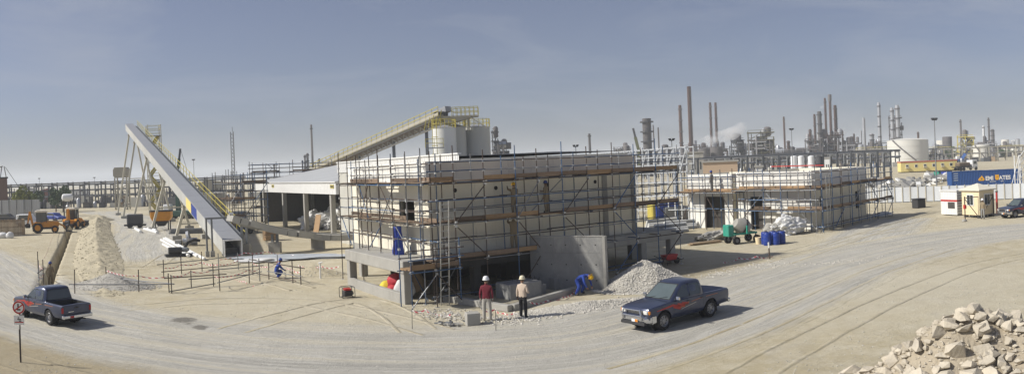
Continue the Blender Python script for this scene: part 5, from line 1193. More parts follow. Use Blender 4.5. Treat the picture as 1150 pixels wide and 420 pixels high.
pipe_rack('farther dark pipe rack below the refinery towers', At(690, 180, 260), At(1010, 180, 300), 6., [3.5, 6.], 22, 4, steel_d, 2, rp=.3, clutter=40)
pipe_rack('far pipe rack at the foot of the skyline on the right', At(1040, 180, 330), At(1180, 180, 340), 6., [3.5, 6.], 14, 4, steel_b, 3, rp=.3, clutter=24)
pipe_rack('long dark pipe rack across the left background', At(-60, 200, 215), At(270, 200, 190), 6.6, [3., 6.3], 18, 4, far_st, 4, w=4, rp=.15, clutter=90)
pipe_rack('second dark pipe rack farther back on the left', At(-60, 200, 250), At(320, 200, 235), 6.0, [2., 4., 5.7], 22, 4, far_st, 5, w=6, rp=.18, clutter=90)
# white pipe frame beyond the raised building
dull_w = M('steel_dull_white', (.52, .54, .56), .6, var=.15, scale=1)
a = At(634, 180, 84); b = At(771, 180, 76); d = b - a; L = math.hypot(d.x, d.y); wfm = thing('white_pipe_frame', 'white-painted steel pipe frame beyond the right end of the raised building', 'steel frame', (a.x, a.y, 0), math.atan2(d.y, d.x))
n = 20
for i in range(n + 1):
    zt_ = 7.35 + .4 * i / n
    for y in (0, 1.6): MB().lim(L * i / n - .045, L * i / n + .045, y - .045, y + .045, 0, zt_).build('post', dull_w, wfm)
for k, z in enumerate((1.2, 2.6, 4., 5.0, 5.8, 6.6, 7.3)):
    for y in (-.14, 1.74): MB().bar((0, y, z), (L, y, z + (.35 if k == 6 else .15)), .08, .09).build('rail', dull_w, wfm)
for i in range(n):
    if i % 2: MB().bar((L * i / n, -.2, 5), (L * (i + 1) / n, -.2, 7.3), .08, .08).build('brace', dull_w, wfm)
# machines and stores seen through the scaffold
rnd = random.Random(9)
for i, (px, py, d_, m_, lab) in enumerate(((740, 226, (2.2, 1.4, 1.6), yellow_m, 'yellow compressor seen through the scaffold end'), (747, 222, (2.6, 1.6, 1.9), plastic_blue, 'blue machine housing behind the yellow compressor'), (757, 224, (2.8, 1.5, 1.3), steel_g, 'grey machine housing right of the blue one'))):
    o = thing('compressor', lab, 'compressor', At(px, py, 78).xy.to_3d(), .2); MB().lim(-d_[0] / 2, d_[0] / 2, -d_[1] / 2, d_[1] / 2, .3, .3 + d_[2]).build('housing', m_, o, bevel=.12); MB().lim(-d_[0] / 2 + .1, d_[0] / 2 - .1, -d_[1] / 2 + .1, d_[1] / 2 - .1, .15, .3).build('chassis', dark_m, o)
    for x in (-.6, .6):
        for y in (-.6, .6): MB().tube((x, y - .08, .25), (x, y + .08, .25), .25, 12).build('wheel', black_m, o, 40)
    MB().lim(-.3, .3, -d_[1] / 2 - .02, -d_[1] / 2 - .005, .7, 1.2).build('grille', dark_m, o); MB().tube((.4, 0, .3 + d_[2]), (.4, 0, .7 + d_[2]), .06, 8).build('exhaust', dark_m, o)
for i, (px, py, lab) in enumerate(((745, 233, 'stack of white pipes seen through the scaffold end'), (765, 236, 'second stack of white pipes left of the second building'), (755, 244, 'low pipe stack on the ground before the second building'))):
    o = thing('pipe_stack', lab, 'pipes', At(px, py, 72 - 3 * i).xy.to_3d(), .3)
    for k in range(5):
        for j in range(5 - k): pipe('pipe', (-1.6, (j + k / 2) * .2, .1 + k * .17), (1.6, (j + k / 2) * .2, .1 + k * .17), .09, steel_w if (j + k) % 3 else steel_g, o)
# low sheds behind the second building
for px0, px1, yt, D, m_, lab in ((789, 828, 183, 118, M('beige_wall', (.5, .38, .27), .9, var=.1), 'flat-roofed beige building behind the small white block'), (770, 790, 172, 175, concrete, 'grey concrete substation left of the beige building'), (848, 856, 188, 125, steel_w, 'low white hut between the posts of the dark pipe rack'), (922, 934, 178, 180, steel_w, 'small pale building behind the dark vessel')):
    a = At(px0, 180, D); b = At(px1, 180, D); L = (b.xy - a.xy).length; z = Zat(px0, yt, D); o = thing('low_building', lab, 'building', (a.x, a.y, 0), math.atan2(b.y - a.y, b.x - a.x))
    MB().lim(0, L, 0, 5, 0, z).build('walls', m_, o); MB().lim(-.2, L + .2, -.2, 5.2, z + .005, z + .25).build('roof', concrete, o); MB().lim(L * .3, L * .3 + 1.1, -.03, -.005, 0, 2.1).build('door', dark_m, o)
    for k in range(3): MB().lim(L * (.45 + .17 * k), L * (.45 + .17 * k) + L * .08, -.03, -.005, z * .5, z * .72).build('window', glass_m, o)
o = tag(MB().bar(At(866, 187, 100), At(925, 185.5, 98), .16, .12).build('red_pipe', red_m), 'long red pipe line on top of the far parapet behind the second building', 'pipe')
# cranes
def crane(px0, y0, px1, y1, D, lab, m, base_px=None):
    a = At(px0, y0, D); b = At(px1, y1, D); t = thing('mobile_crane', lab, 'crane', (b.x, b.y, 0), 0); rel = lambda p: Vector((p.x - b.x, p.y - b.y, p.z))
    k = min(1., D / 150)
    kb_ = D / 150; MB().bar(rel(b), rel(b).lerp(rel(a), .62), .55 * kb_, .6 * kb_).build('boom', m, t); MB().bar(rel(b).lerp(rel(a), .58), rel(a), .36 * kb_, .42 * kb_).build('boom_tip', steel_d, t)
    MB().bar((0, 0, .9 * k), rel(b), .8 * k, .8 * k).build('slew_base', m, t); MB().lim(-3.5 * k, 3.5 * k, -1.2 * k, 1.2 * k, .5 * k, 1.6 * k).build('carrier', m, t, bevel=.1); MB().lim(-2.8 * k, -1.2 * k, -1.2 * k, .0, 1.61 * k, 2.9 * k).build('cab', steel_w, t, bevel=.1)
    for x in (-2.6, -1.2, 1.2, 2.6):
        for y in (-1, 1): MB().tube((x * k, y * k - .2, .5 * k), (x * k, y * k + .2, .5 * k), .5 * k, 12).build('wheel', black_m, t, 40)
    pipe('hoist_rope', rel(a), rel(a) + Vector((1.2 * k, 0, -4 * k)), .04 * k, steel_d, t)
crane(202.5, 167, 199, 197, 125, 'mobile crane with dark green boom behind the conveyor', M('crane_green', (.03, .08, .06), .5))
crane(711, 144, 717.5, 170, 290, 'distant crane with olive boom left of the big grey column', M('crane_olive', (.12, .13, .05), .6))
crane(1087.5, 168, 1079, 180, 330, 'distant crane with blue boom left of the small white tank', M('crane_blue', (.04, .12, .38), .5))
# tall lattice mast
D = 160; a = At(261, 148, D); mt = thing('lattice_mast', 'tall slender lattice radio mast behind the shed', 'mast', (a.x, a.y, 0)); w_ = .35
for x, y in ((-w_, -w_), (w_, -w_), (0, w_)): pipe('mast_leg', (x, y, 0), (x, y, a.z), .07, steel_g, mt)
lac = MB(); z = 0.
while z < a.z - .8: lac.tube((-w_, -w_, z), (w_, -w_, z + .8), .045, 5).tube((w_, -w_, z), (0, w_, z + .8), .045, 5).tube((0, w_, z), (-w_, -w_, z + .8), .045, 5); z += .8
tag(lac.build('lacing', steel_g, mt), kind='stuff'); pipe('antenna', (0, 0, a.z), (0, 0, a.z + 1), .05, steel_g, mt)
# tank tower, far left things
D = 175; a = At(136.5, 188, D); tt = thing('tank_tower', 'pale square tank tower on legs behind the conveyor trestles', 'tank tower', (a.x, a.y, 0), .3); r = 1.7
MB().prism([(-r * .8, a.z - 2.4), (r * .8, a.z - 2.4), (r, a.z - 1.9), (r, a.z - .6), (r * .8, a.z), (-r * .8, a.z), (-r, a.z - .6), (-r, a.z - 1.9)], -r, r, XZ).build('tank', steel_b, tt)
for x in (-1.4, 1.4):
    for y in (-1.4, 1.4): MB().bar((x, y, 0), (x, y, a.z - 2.4), .28, .28).build('leg', steel_b, tt)
for k in range(3): z = (a.z - 4) * k / 3; MB().bar((-1.4, -1.4, z), (1.4, -1.4, z + (a.z - 4) / 3), .15, .15).bar((1.4, -1.4, z), (-1.4, -1.4, z + (a.z - 4) / 3), .15, .15).build('brace', steel_b, tt)
D = 150; a = At(75.5, 222, D); vs_ = thing('gas_vessel', 'white horizontal gas vessel raised on legs at the left', 'tank', (a.x, a.y, 0), R(32)); pr = [(0.01, -1.15)] + [(.75 * math.sin(k * .26), -1.1 - .0 + .35 * (1 - math.cos(k * .26)) - .0) for k in range(1, 7)] + [(.75, .75)] + [(.75 * math.cos(k * .26), .75 + .4 * math.sin(k * .26)) for k in range(1, 6)] + [(.01, 1.16)]
MB().lathe(pr, 20, (0, 0, a.z), Matrix.Rotation(R(90), 3, 'Y')).build('shell', steel_w, vs_, 50)
for x in (-.7, .7): MB().lim(x - .12, x + .12, -.5, .5, 0, a.z - .6).build('saddle', steel_d, vs_)
# hoarding far left, brown building, timber fence, bags
f0, f1 = At(-30, 240, 152), At(45, 240, 146); d = f1 - f0; fh = thing('sheet_hoarding', 'grey corrugated hoarding at the far left edge', 'fence', (f0.x, f0.y, 0), math.atan2(d.y, d.x)); L = math.hypot(d.x, d.y)
for k in range(9): ribbed(MB(), 0, 0, L / 9 - .04, 0, 3.6, .35, .05).build('fence_sheet', M('hoarding', (.42, .43, .44), .6, var=.1, rand=.15), fh, mw=Matrix.Translation((L * k / 9, 0, 0)) @ Matrix.Rotation(R(-90), 4, 'Z')); MB().lim(L * k / 9 - .08, L * k / 9, -.2, -.06, 0, 3.7).build('fence_post', steel_g, fh)
a = At(-14, 200, 160); b = At(8, 200, 160); o = thing('brown_tower', 'brown stub tower with a derrick at the far left edge', 'building', (a.x, a.y, 0), math.atan2(b.y - a.y, b.x - a.x)); L = (b.xy - a.xy).length
MB().lim(0, L, 0, 4, 0, 8.0).build('walls', M('brown_wall', (.16, .10, .08), .8), o); MB().lim(-.2, L + .2, -.2, 4.2, 8.005, 8.3).build('roof', steel_d, o)
for x in (L - 1.4, L - .2): pipe('derrick_leg', (x, .5, 8.3), (L - .8 + (x - L + .8) * .4, .5, 10.6), .09, steel_d, o)
pipe('derrick_arm', (L - .8, .5, 10.6), (L - 2.4, .5, 10.2), .09, steel_d, o); pipe('derrick_guy', (L - .3, .5, 10.4), (L + 2.6, .5, 5.8), .05, steel_d, o)
f0, f1 = G(-18, 266), G(28, 264); d = f1 - f0; o = thing('slat_fence', 'brown timber slat stack standing behind the white bags at the left edge', 'fence', f0, math.atan2(d.y, d.x)); L = d.length
n = 34
for k in range(n): block('slat', (L * (k + .5) / n, 0, 1.02 + .05 * math.sin(k * 2.3)), (L / n - .03, .07, 2.1), wood_m, o)
for k in range(12): block('slat', (L + .03, .2 + .17 * k, 1.02 + .04 * math.sin(k * 1.7)), (.07, .14, 2.1), wood_m, o)
for z in (.3, 1.1, 1.9): block('rail', (L / 2, .07, z), (L, .06, .12), wood_m, o)
for k in range(3): blob('bag', ('white plastic bag of material at the left edge before the timber slats', 'white bag with blue print right of the edge one', 'white bag at the right end of the bag row')[k], 'bag', G(-4 + 7.5 * k, 267.5), (1.15, .9, .95), tarp_white, .2, 60 + k)
# bushes and trees by the pipe rack
def leaf_clump(name, p, rx, rz, n, m, parent, seed, leaf=.3):
    rnd = random.Random(seed); vs = []; fs = []; cl = [(Vector((rnd.gauss(0, .45), rnd.gauss(0, .45), rnd.gauss(0, .35))), rnd.uniform(.3, .6)) for _ in range(9)]
    for _ in range(n):
        c, r = rnd.choice(cl); d = Vector((rnd.gauss(0, 1), rnd.gauss(0, 1), rnd.gauss(0, 1))).normalized() * r * rnd.uniform(.6, 1.05) + c; q = p + Vector((d.x * rx, d.y * rx, d.z * rz))
        a = Vector((rnd.gauss(0, 1), rnd.gauss(0, 1), rnd.gauss(0, 1))).normalized(); b = a.orthogonal().normalized() * leaf * rnd.uniform(.5, 1.2); a = a * leaf * rnd.uniform(.5, 1.2); o = len(vs); vs += [q - a, q + b, q + a, q - b]; fs.append((o, o + 1, o + 2, o + 3))
    me = bpy.data.meshes.new(name); me.from_pydata([tuple(v) for v in vs], [], fs); me.materials.append(m); return tag(link(name, me, parent), kind='stuff')
for i, (px, yt, D, r, m_, lab) in enumerate(((70, 208, 172, 2.2, plant_gr, 'dark green tree left of the white gas vessel'), (62, 211, 174, 1.6, plant_gr, 'smaller dark green tree beside the taller one'), (24, 214, 172, 1.8, M('bush_yellow', (.22, .24, .05), .8, var=.4), 'yellow-green bush behind the grey hoarding'), (34, 215, 172, 1.3, M('bush_lime', (.16, .2, .05), .8, var=.4), 'small lime bush right of the yellow-green bush'), (43, 212, 185, 1.6, plant_gr, 'low green tree between the bushes and the dark trees'), (1066, 168, 350, 3.5, plant_gr, 'small dark tree at the foot of the skyline near the lamp post'), (1128, 167, 400, 3.5, plant_gr, 'small dark tree at the right foot of the skyline'))):
    a = At(px, yt, D); t = thing('tree' if m_ is plant_gr else 'bush', lab, 'tree' if m_ is plant_gr else 'bush', (a.x, a.y, 0)); h = a.z
    MB().tube((0, 0, 0), (.1, 0, h * .55), .18, 8, .1).tube((.1, 0, h * .5), (.6, .2, h * .8), .09, 6, .04).tube((.1, 0, h * .5), (-.5, -.2, h * .8), .09, 6, .04).build('trunk', bark_m, t, 50)
    leaf_clump('crown', Vector((0, 0, h * .66)), r, h * .36, 900, m_, t, i + 3, .28)
# hills of far sheds on the left horizon
for i, (px0, px1, yt, D, m_) in enumerate(((228, 236, 201, 220, steel_b), (222, 250, 203, 232, steel_b), (20, 40, 211, 260, steel_w), (45, 60, 212, 262, M('roof_red', (.3, .12, .08), .8)), (80, 100, 212, 262, steel_w))):
    a = At(px0, 200, D); b = At(px1, 200, D); L = (b.xy - a.xy).length; z = Zat(px0, yt, D); o = thing('shed', ('narrow pale silo block right of the thin lamp post', 'pale flat-topped shed beside the lattice mast', 'far white shed above the grey hoarding', 'far red-roofed shed between the bushes and the trees', 'far white shed right of the gas vessel')[i], 'shed', (a.x, a.y, 0), math.atan2(b.y - a.y, b.x - a.x))
    MB().lim(0, L, 0, 6, 0, z - .6).build('walls', m_, o); MB().prism([(-.2, z - .595), (L + .2, z - .595), (L / 2, z)], -.2, 6.2, XZ).build('roof', m_ if i != 2 else grey_roof, o)
# pale tank behind the conveyor
tank(221, 252, 216, 245, 'low beige tank behind the lower conveyor', pale_clad, .03, False, 100)

# ------------------------------------------------------------------ plant and materials lying on the left yard
pl = thing('pipe_bundle', 'white plastic pipes lying on the ground left of the conveyor tail', 'pipes')
for a, b in (((181, 271), (212, 289)), ((183, 276), (203, 287)), ((184, 269.5), (222, 290)), ((186, 269), (230, 293))): pipe('pipe', G(*a) + Vector((0, 0, .14)), G(*b) + Vector((0, 0, .14)), .13, pvc_m, pl)
pl = thing('pipe_bundle', 'short white pipes on the ground under the conveyor trestle', 'pipes')
for a, b in (((162, 259), (177, 263)), ((152, 258.5), (158, 262)), ((166, 258.5), (176, 261))): pipe('pipe', G(*a) + Vector((0, 0, .2)), G(*b) + Vector((0, 0, .2)), .2, pvc_m, pl)
pp = thing('pump_set', 'black hose pump skid lying among the white pipes', 'pump', G(200, 288), R(35))
MB().lim(-1.1, 1.1, -.4, .4, .05, .22).build('skid', dark_m, pp); MB().tube((-.8, 0, .5), (.3, 0, .5), .3, 14).build('motor', dark_m, pp, 40); MB().lathe([(.2, 0), (.38, .1), (.38, .3), (.2, .4)], 14, (.6, 0, .35)).build('pump_casing', steel_g, pp, 40); MB().path([(.6, 0, .7), (.9, .2, 1.1), (1.5, .3, 1.3), (2.0, .3, 1.2)], .12).build('hose', black_m, pp, 50)
p2 = thing('pump_set', 'grey pipe fittings piled beside the conveyor supports', 'pipe fittings', G(211, 276), .3)
MB().lathe([(.7, 0), (.7, .25), (.55, .25), (.55, 0)], 20, (0, 0, .7), Matrix.Rotation(R(75), 3, 'Y')).build('flange', silver_m, p2); MB().tube((-.5, 0, .4), (.9, .3, .4), .35, 14).build('fitting', silver_m, p2, 40); MB().lim(-1.2, -.6, -.5, .4, 0, .6).build('crate', concrete, p2)
g3 = thing('generator', 'dark towed generator on the yard under the conveyor', 'generator', G(152, 256), .4); MB().lim(-1.1, 1.1, -.7, .7, .5, 1.9).build('housing', steel_d, g3, bevel=.12); MB().lim(-1.5, 1.5, -.6, .6, .3, .5).build('chassis', dark_m, g3)
for x in (-.7, .7):
    for y in (-.75, .75): MB().tube((x, y - .1, .32), (x, y + .1, .32), .32, 14).build('wheel', black_m, g3, 40)
h3 = thing('feed_hopper', 'orange feed hopper on a dark frame under the conveyor', 'hopper', G(182, 258), .3); MB().prism([(-1.1, 1.2), (1.1, 1.2), (1.35, 1.7), (1.35, 2.4), (-1.35, 2.4), (-1.35, 1.7)], -1., 1., XZ).build('hopper_body', orange_m, h3, bevel=.06); MB().lim(-1.4, 1.4, -1.05, 1.05, 2.405, 2.55).build('lid', dark_m, h3); MB().prism([(-.4, .5), (.4, .5), (.9, 1.195), (-.9, 1.195)], -.7, .7, XZ).build('cone', dark_m, h3)
for x in (-1, 1):
    for y in (-.8, .8): MB().bar((x, y, 0), (x, y, 1.2), .14, .14).build('leg', steel_d, h3)
rs = thing('steel_stack', 'stack of grey steel sections behind the hopper legs', 'steel', G(212, 262), .25)
for k in range(14): block('section', (.3 * (k % 3), (k % 5) * .4 - .8, .1 + .2 * (k // 5)), (4.5, .25, .16), steel_g, rs, .03 * (k % 4))
wb = thing('wooden_crate', 'brown wooden crate behind the curved trough', 'crate', G(303, 270), AX)
for x in (-.55, .55):
    for k in range(5): block('slat', (x, 0, .16 + .27 * k), (.05, 1.1, .22), plank_new, wb)
for y in (-.55, .55):
    for k in range(5): block('slat', (0, y, .16 + .27 * k), (1.04, .05, .22), plank_new, wb)
MB().lim(-.5, .5, -.5, .5, .05, 1.3).build('contents', wood_m, wb)
blob('ground_sheet', 'rumpled grey-blue plastic sheet spread on the sand before the trough', 'plastic sheet', G(335, 290), (9, 2.6, .35), M('sheet_grey', (.42, .45, .48), .45, var=.3, scale=1.5), R(8), 71, lump=.55, sub=5)
blob('ground_sheet', 'smaller crumpled clear sheet left of the big plastic sheet', 'plastic sheet', G(296, 294), (3.4, 1.6, .35), tarp_white, .2, 73, lump=.6, sub=4)

# ------------------------------------------------------------------ pickup trucks
paint = M('truck_paint', (.038, .05, .098), .3, metal=.4, var=.05, scale=1.5, stain=.25, staincol=(.2, .19, .19), coat=.6)
lower_paint = M('truck_paint_lower', (.13, .13, .16), .45, metal=.3, var=.1, scale=2, stain=.4, staincol=(.26, .24, .21))
dec_red = M('decal_red', (.42, .035, .028), .4, var=.1); dec_or = M('decal_orange', (.38, .12, .05), .4, var=.1); dec_si = M('decal_silver', (.42, .40, .36), .4)
lens = M('lamp_lens', (.7, .7, .68), .08, var=.05, spec=.8); lens_r = M('lamp_red', (.4, .015, .02), .15); lens_o = M('lamp_amber', (.6, .22, .03), .15)
STN = [(2.32, .60, .74, .70, .48, .86), (2.26, .68, .80, .77, .42, .93), (2.05, .72, .83, .81, .40, .985), (1.5, .74, .845, .825, .40, 1.03), (.98, .75, .845, .815, .38, 1.075), (.2, .75, .845, .80, .36, 1.085), (-.95, .75, .845, .80, .36, 1.085), (-1.1, .75, .845, .815, .40, 1.07), (-1.8, .75, .845, .815, .42, 1.065), (-2.5, .74, .835, .80, .46, 1.06), (-2.55, .72, .82, .79, .48, 1.05)]
def sec(st):
    x, wb, wm, wt, zb, zt = st; zm = .5 * (zb + zt) + .06
    return [(x, 0, zb), (x, wb, zb), (x, wm - .025, zb + .13), (x, wm, zm), (x, wm - .004, zm + .1), (x, wt + .015, zt - .05), (x, wt - .05, zt), (x, wt * .5, zt + .018), (x, 0, zt + .025)]
def side_y(x, z):
    for a, b in zip(STN, STN[1:]):
        if b[0] <= x <= a[0]:
            t = (a[0] - x) / (a[0] - b[0]); st = [p + (q - p) * t for p, q in zip(a, b)]; s_ = sec(st)
            for p, q in zip(s_, s_[1:]):
                if p[2] <= z <= q[2] and q[2] > p[2]: return p[1] + (q[1] - p[1]) * (z - p[2]) / (q[2] - p[2])
    return .845
def apply_bool(me, cutters):
    o = bpy.data.objects.new('tmp', me); col.objects.link(o); cs = []
    for c in cutters:
        co = bpy.data.objects.new('cut', c); col.objects.link(co); md = o.modifiers.new('b', 'BOOLEAN'); md.operation = 'DIFFERENCE'; md.object = co; md.solver = 'EXACT'; cs.append(co)
    bpy.context.view_layer.update()
    r = bpy.data.meshes.new_from_object(o.evaluated_get(bpy.context.evaluated_depsgraph_get()))
    for q in cs + [o]: bpy.data.objects.remove(q)
    return r
def smooth(me, ang=32):
    me.polygons.foreach_set('use_smooth', [True] * len(me.polygons)); me.set_sharp_from_angle(angle=R(ang)); return me
def make_pickup(name, label):
    t = thing(name, label, 'pickup')
    vs = []; fs = []; full = []
    for st in STN:
        h = sec(st); ring = h + [(x, -y, z) for x, y, z in h[-2:0:-1]]; full.append(len(vs)); vs += ring
    n = 16
    for i in range(len(STN) - 1):
        for k in range(n): fs.append((full[i] + k, full[i] + (k + 1) % n, full[i + 1] + (k + 1) % n, full[i + 1] + k))
    fs += [tuple(range(n)), tuple(full[-1] + k for k in range(n - 1, -1, -1))]
    body = MB().add(vs, fs).mesh('body', paint)
    cut = []
    for x in (1.5, -1.35):
        for s in (-1, 1): cut.append(MB().tube((x, s * .5, .37), (x, s * 1.2, .37), .445, 28).mesh('c', dark_m))
    cut.append(MB().lim(-2.47, -1.02, -.70, .70, .62, 1.4).mesh('c', dark_m))
    bm_ = apply_bool(body, cut); bo = link('body', smooth(bm_), t)
    MB().lim(-2.46, -1.03, -.69, .69, .621, .63).build('bed_floor', dark_m, bo)
    MB().lim(-1.10, -1.03, -.69, .69, .64, 1.06).build('bed_front', dark_m, bo)
    for s in (-1, 1): MB().lim(-2.46, -1.03, s * .69 - .008, s * .69 + .008, .64, 1.06).build('bed_liner', dark_m, bo)
    for x in (1.5, -1.35):
        for s in (-1, 1):
            MB().tube((x, s * .49, .37), (x, s * .50, .37), .44, 24).build('wheel_well', black_m, bo)
    # cabin
    lv = [(1.06, 1.08, -1.0, .795, .79), (1.12, 1.03, -1.0, .79, .785), (1.5, .53, -.93, .695, .70), (1.66, .30, -.88, .645, .655), (1.715, .12, -.80, .58, .60), (1.735, -.1, -.6, .4, .42)]
    def rect(z, xf, xr, wf, wr):
        c = .06; q = [(xf - .14, wf), (xf - .02, wf - c * 1.6), (xf + .03, 0), (xf - .02, -wf + c * 1.6), (xf - .14, -wf), (xf - .6 * (xf - xr), -(wf + wr) / 2 - .01), (xr + .1, -wr), (xr + .015, -wr + c), (xr, 0), (xr + .015, wr - c), (xr + .1, wr), (xf - .6 * (xf - xr), (wf + wr) / 2 + .01)]
        return [(x, y, z) for x, y in q]
    vs = []; fs = []; m = 12
    for l_ in lv: vs += rect(*l_)
    for i in range(len(lv) - 1):
        for k in range(m): fs.append((i * m + k, i * m + (k + 1) % m, (i + 1) * m + (k + 1) % m, (i + 1) * m + k))
    fs.append(tuple((len(lv) - 1) * m + k for k in range(m)))
    cb = link('cabin', smooth(MB().add(vs, fs).mesh('cabin', paint), 50), t)
    def lerp3(z):
        for a, b in zip(lv, lv[1:]):
            if a[0] <= z <= b[0]: u = (z - a[0]) / (b[0] - a[0]); return [p + (q - p) * u for p, q in zip(a, b)]
    def wy(x, z):
        _, xf, xr, wf, wr = lerp3(z); pts = [(xf - .14, wf), (xf - .6 * (xf - xr), (wf + wr) / 2 + .01), (xr + .1, wr)]
        if x >= pts[0][0]: return wf - (x - pts[0][0]) * .8
        for (xa, ya), (xb, yb) in zip(pts, pts[1:]):
            if xb <= x <= xa: return ya + (yb - ya) * (xa - x) / (xa - xb)
        return wr
    def side_glass(poly, nm, m_, off=.006, par=cb):
        for s in (-1, 1):
            v = [(x, s * (wy(x, z) + off), z) for x, z in poly]; k = len(v); v2 = [(x, s * (wy(x, z) + off - .012), z) for x, z in poly]
            MB().add(v + v2, [tuple(range(k)), tuple(range(2 * k - 1, k - 1, -1))] + [(i, (i + 1) % k, k + (i + 1) % k, k + i) for i in range(k)]).build(nm, m_, par)
    side_glass([(.80, 1.135), (-.01, 1.135), (-.01, 1.60), (.22, 1.60), (.42, 1.47), (.62, 1.30)], 'front_window', glass_m)
    side_glass([(-.10, 1.135), (-.72, 1.135), (-.76, 1.25), (-.74, 1.52), (-.66, 1.60), (-.10, 1.60)], 'rear_window', glass_m)
    side_glass([(.86, 1.12), (-.05, 1.12), (-.05, 1.62), (.24, 1.62), (.44, 1.48), (.66, 1.30)], 'window_seal', black_m, .002)
    side_glass([(-.06, 1.12), (-.75, 1.12), (-.80, 1.25), (-.78, 1.53), (-.68, 1.62), (-.06, 1.62)], 'window_seal', black_m, .0015)
    # windscreen and rear screen
    def wsx(z, rear=False): l_ = lerp3(z); return l_[2] if rear else l_[1]
    def screen(z0, z1, k0, k1, nm, m_, rear=False, off=.008):
        g = []; sg = -1 if rear else 1
        for z in (z0, (z0 + z1) / 2, z1):
            u = (z - z0) / (z1 - z0); hw = k0 + (k1 - k0) * u
            for f in (-1, -.55, 0, .55, 1):
                y = hw * f; l_ = lerp3(z); wf = l_[4] if rear else l_[3]; e = wf - (.06 if rear else .096)
                x = (l_[2] if rear else l_[1] + .03) ; dx = (.015 if rear else -.05) * min(1, abs(y) / e)
                g.append((x + dx + sg * off, y, z))
        fs_ = [(r * 5 + c, r * 5 + c + 1, (r + 1) * 5 + c + 1, (r + 1) * 5 + c) for r in range(2) for c in range(4)]
        return link(nm, smooth(MB().add(g, fs_).mesh(nm, m_), 60), cb)
    screen(1.11, 1.655, .70, .55, 'screen_seal', black_m, False, .006); screen(1.14, 1.63, .655, .52, 'windscreen', screen_m, False, .014)
    screen(1.12, 1.63, .69, .57, 'screen_seal', black_m, True, .006); screen(1.15, 1.60, .66, .55, 'rear_screen', glass_m, True, .014)
    for y in (-.42, .12): MB().tube((1.07, y, 1.13), (.93, y + .38, 1.215), .008, 6).build('wiper', black_m, cb)
    # panel gaps and trim on the flanks
    for s in (-1, 1):
        def strip_(pts, w_, nm, m_, off=.003, par=bo):
            v = []; 
            for (x, z) in pts: v += [(x, s * (side_y(x, z) + off), z)]
            return v
        for x, z0, z1 in ((.93, .46, 1.05), (-.06, .46, 1.05), (-.86, .62, 1.05), (-1.02, .5, 1.05)):
            zs = [z0 + (z1 - z0) * k / 6 for k in range(7)]; v = []; f = []
            for z in zs: v += [(x - .006, s * (side_y(x, z) + .002), z), (x + .006, s * (side_y(x, z) + .002), z)]
            for k in range(6): f.append((2 * k, 2 * k + 1, 2 * k + 3, 2 * k + 2))
            MB().add(v, f).build('panel_gap', black_m, bo)
        for x in (.08, -.78): MB().box((x, s * (side_y(x, .96) + .018), .955), (.16, .03, .035)).build('door_handle', dark_m, bo, bevel=.008)
        def decal(quads, m_, nm):
            for (x0, z0a, z0b, x1, z1a, z1b) in quads:
                v = []; f = []; N = 8
                for k in range(N + 1):
                    u = k / N; x = x0 + (x1 - x0) * u; 
                    for q in range(4):
                        z = (z0a + (z1a - z0a) * u) + ((z0b + (z1b - z0b) * u) - (z0a + (z1a - z0a) * u)) * q / 3; v.append((x, s * (side_y(x, z) + .0035), z))
                for k in range(N):
                    for q in range(3): f.append((k * 4 + q, k * 4 + q + 1, (k + 1) * 4 + q + 1, (k + 1) * 4 + q))
                MB().add(v, f).build(nm, m_, bo)
        decal([(1.9, .80, .83, .96, .87, .955), (.98, .80, .95, .55, .66, .84), (.72, .83, .95, .30, .72, .88), (.45, .86, .955, .08, .80, .90)], dec_red, 'red_graphic')
        decal([(.60, .70, .74, .02, .86, .93), (-.12, .87, .90, -.84, .93, .955), (-1.04, .93, .955, -1.8, .945, .965)], dec_or, 'orange_graphic')
        decal([(.5, .665, .69, -.4, .80, .83)], dec_si, 'silver_graphic')
        # mirror
        mr = MB().box((.78, s * .93, 1.16), (.09, .20, .16)).build('mirror', chrome_m if s > 0 else chrome_m, t, bevel=.03); MB().bar((.76, s * .77, 1.10), (.78, s * .86, 1.14), .04, .04).build('mirror_arm', dark_m, mr)
        # lamps
        hl = MB().box((2.295, s * .60, .80), (.1, .25, .16)).build('headlight', lens, t, bevel=.03); MB().box((2.25, s * .765, .80), (.1, .09, .14)).build('indicator', lens_o, hl, bevel=.02)
        MB().box((-2.545, s * .755, .83), (.06, .11, .26)).build('tail_light', lens_r, t, bevel=.015)
        MB().box((-1.72, s * .72, .34), (.02, .2, .3)).build('mud_flap', black_m, t)
    MB().box((2.30, 0, .80), (.06, .92, .15)).build('grille', dark_m, t); 
    for z in (.765, .81, .855): MB().box((2.335, 0, z), (.02, .94, .014)).build('grille_bar', chrome_m, t)
    fb = MB().prism([(2.18, .36), (2.38, .40), (2.42, .48), (2.42, .62), (2.36, .66), (2.18, .66)], -.62, .62, XZ).prism([(1.96, .40), (2.18, .36), (2.18, .66), (1.96, .64)], -.85, -.62, XZ).prism([(1.96, .40), (2.18, .36), (2.18, .66), (1.96, .64)], .62, .85, XZ).add([(2.18, .62, .36), (2.38, .62, .40), (2.42, .62, .55), (2.36, .62, .66), (2.18, .62, .66), (2.16, .85, .42), (2.16, .85, .62)], [(0, 1, 2, 3, 4), (0, 5, 1), (1, 5, 6, 2), (2, 6, 3), (3, 6, 4)]).add([(2.18, -.62, .36), (2.38, -.62, .40), (2.42, -.62, .55), (2.36, -.62, .66), (2.18, -.62, .66), (2.16, -.85, .42), (2.16, -.85, .62)], [(0, 1, 2, 3, 4), (0, 5, 1), (1, 5, 6, 2), (2, 6, 3), (3, 6, 4)]).build('front_bumper', chrome_m, t)
    MB().box((2.40, 0, .37), (.1, 1.3, .12)).build('valance', dark_m, fb)
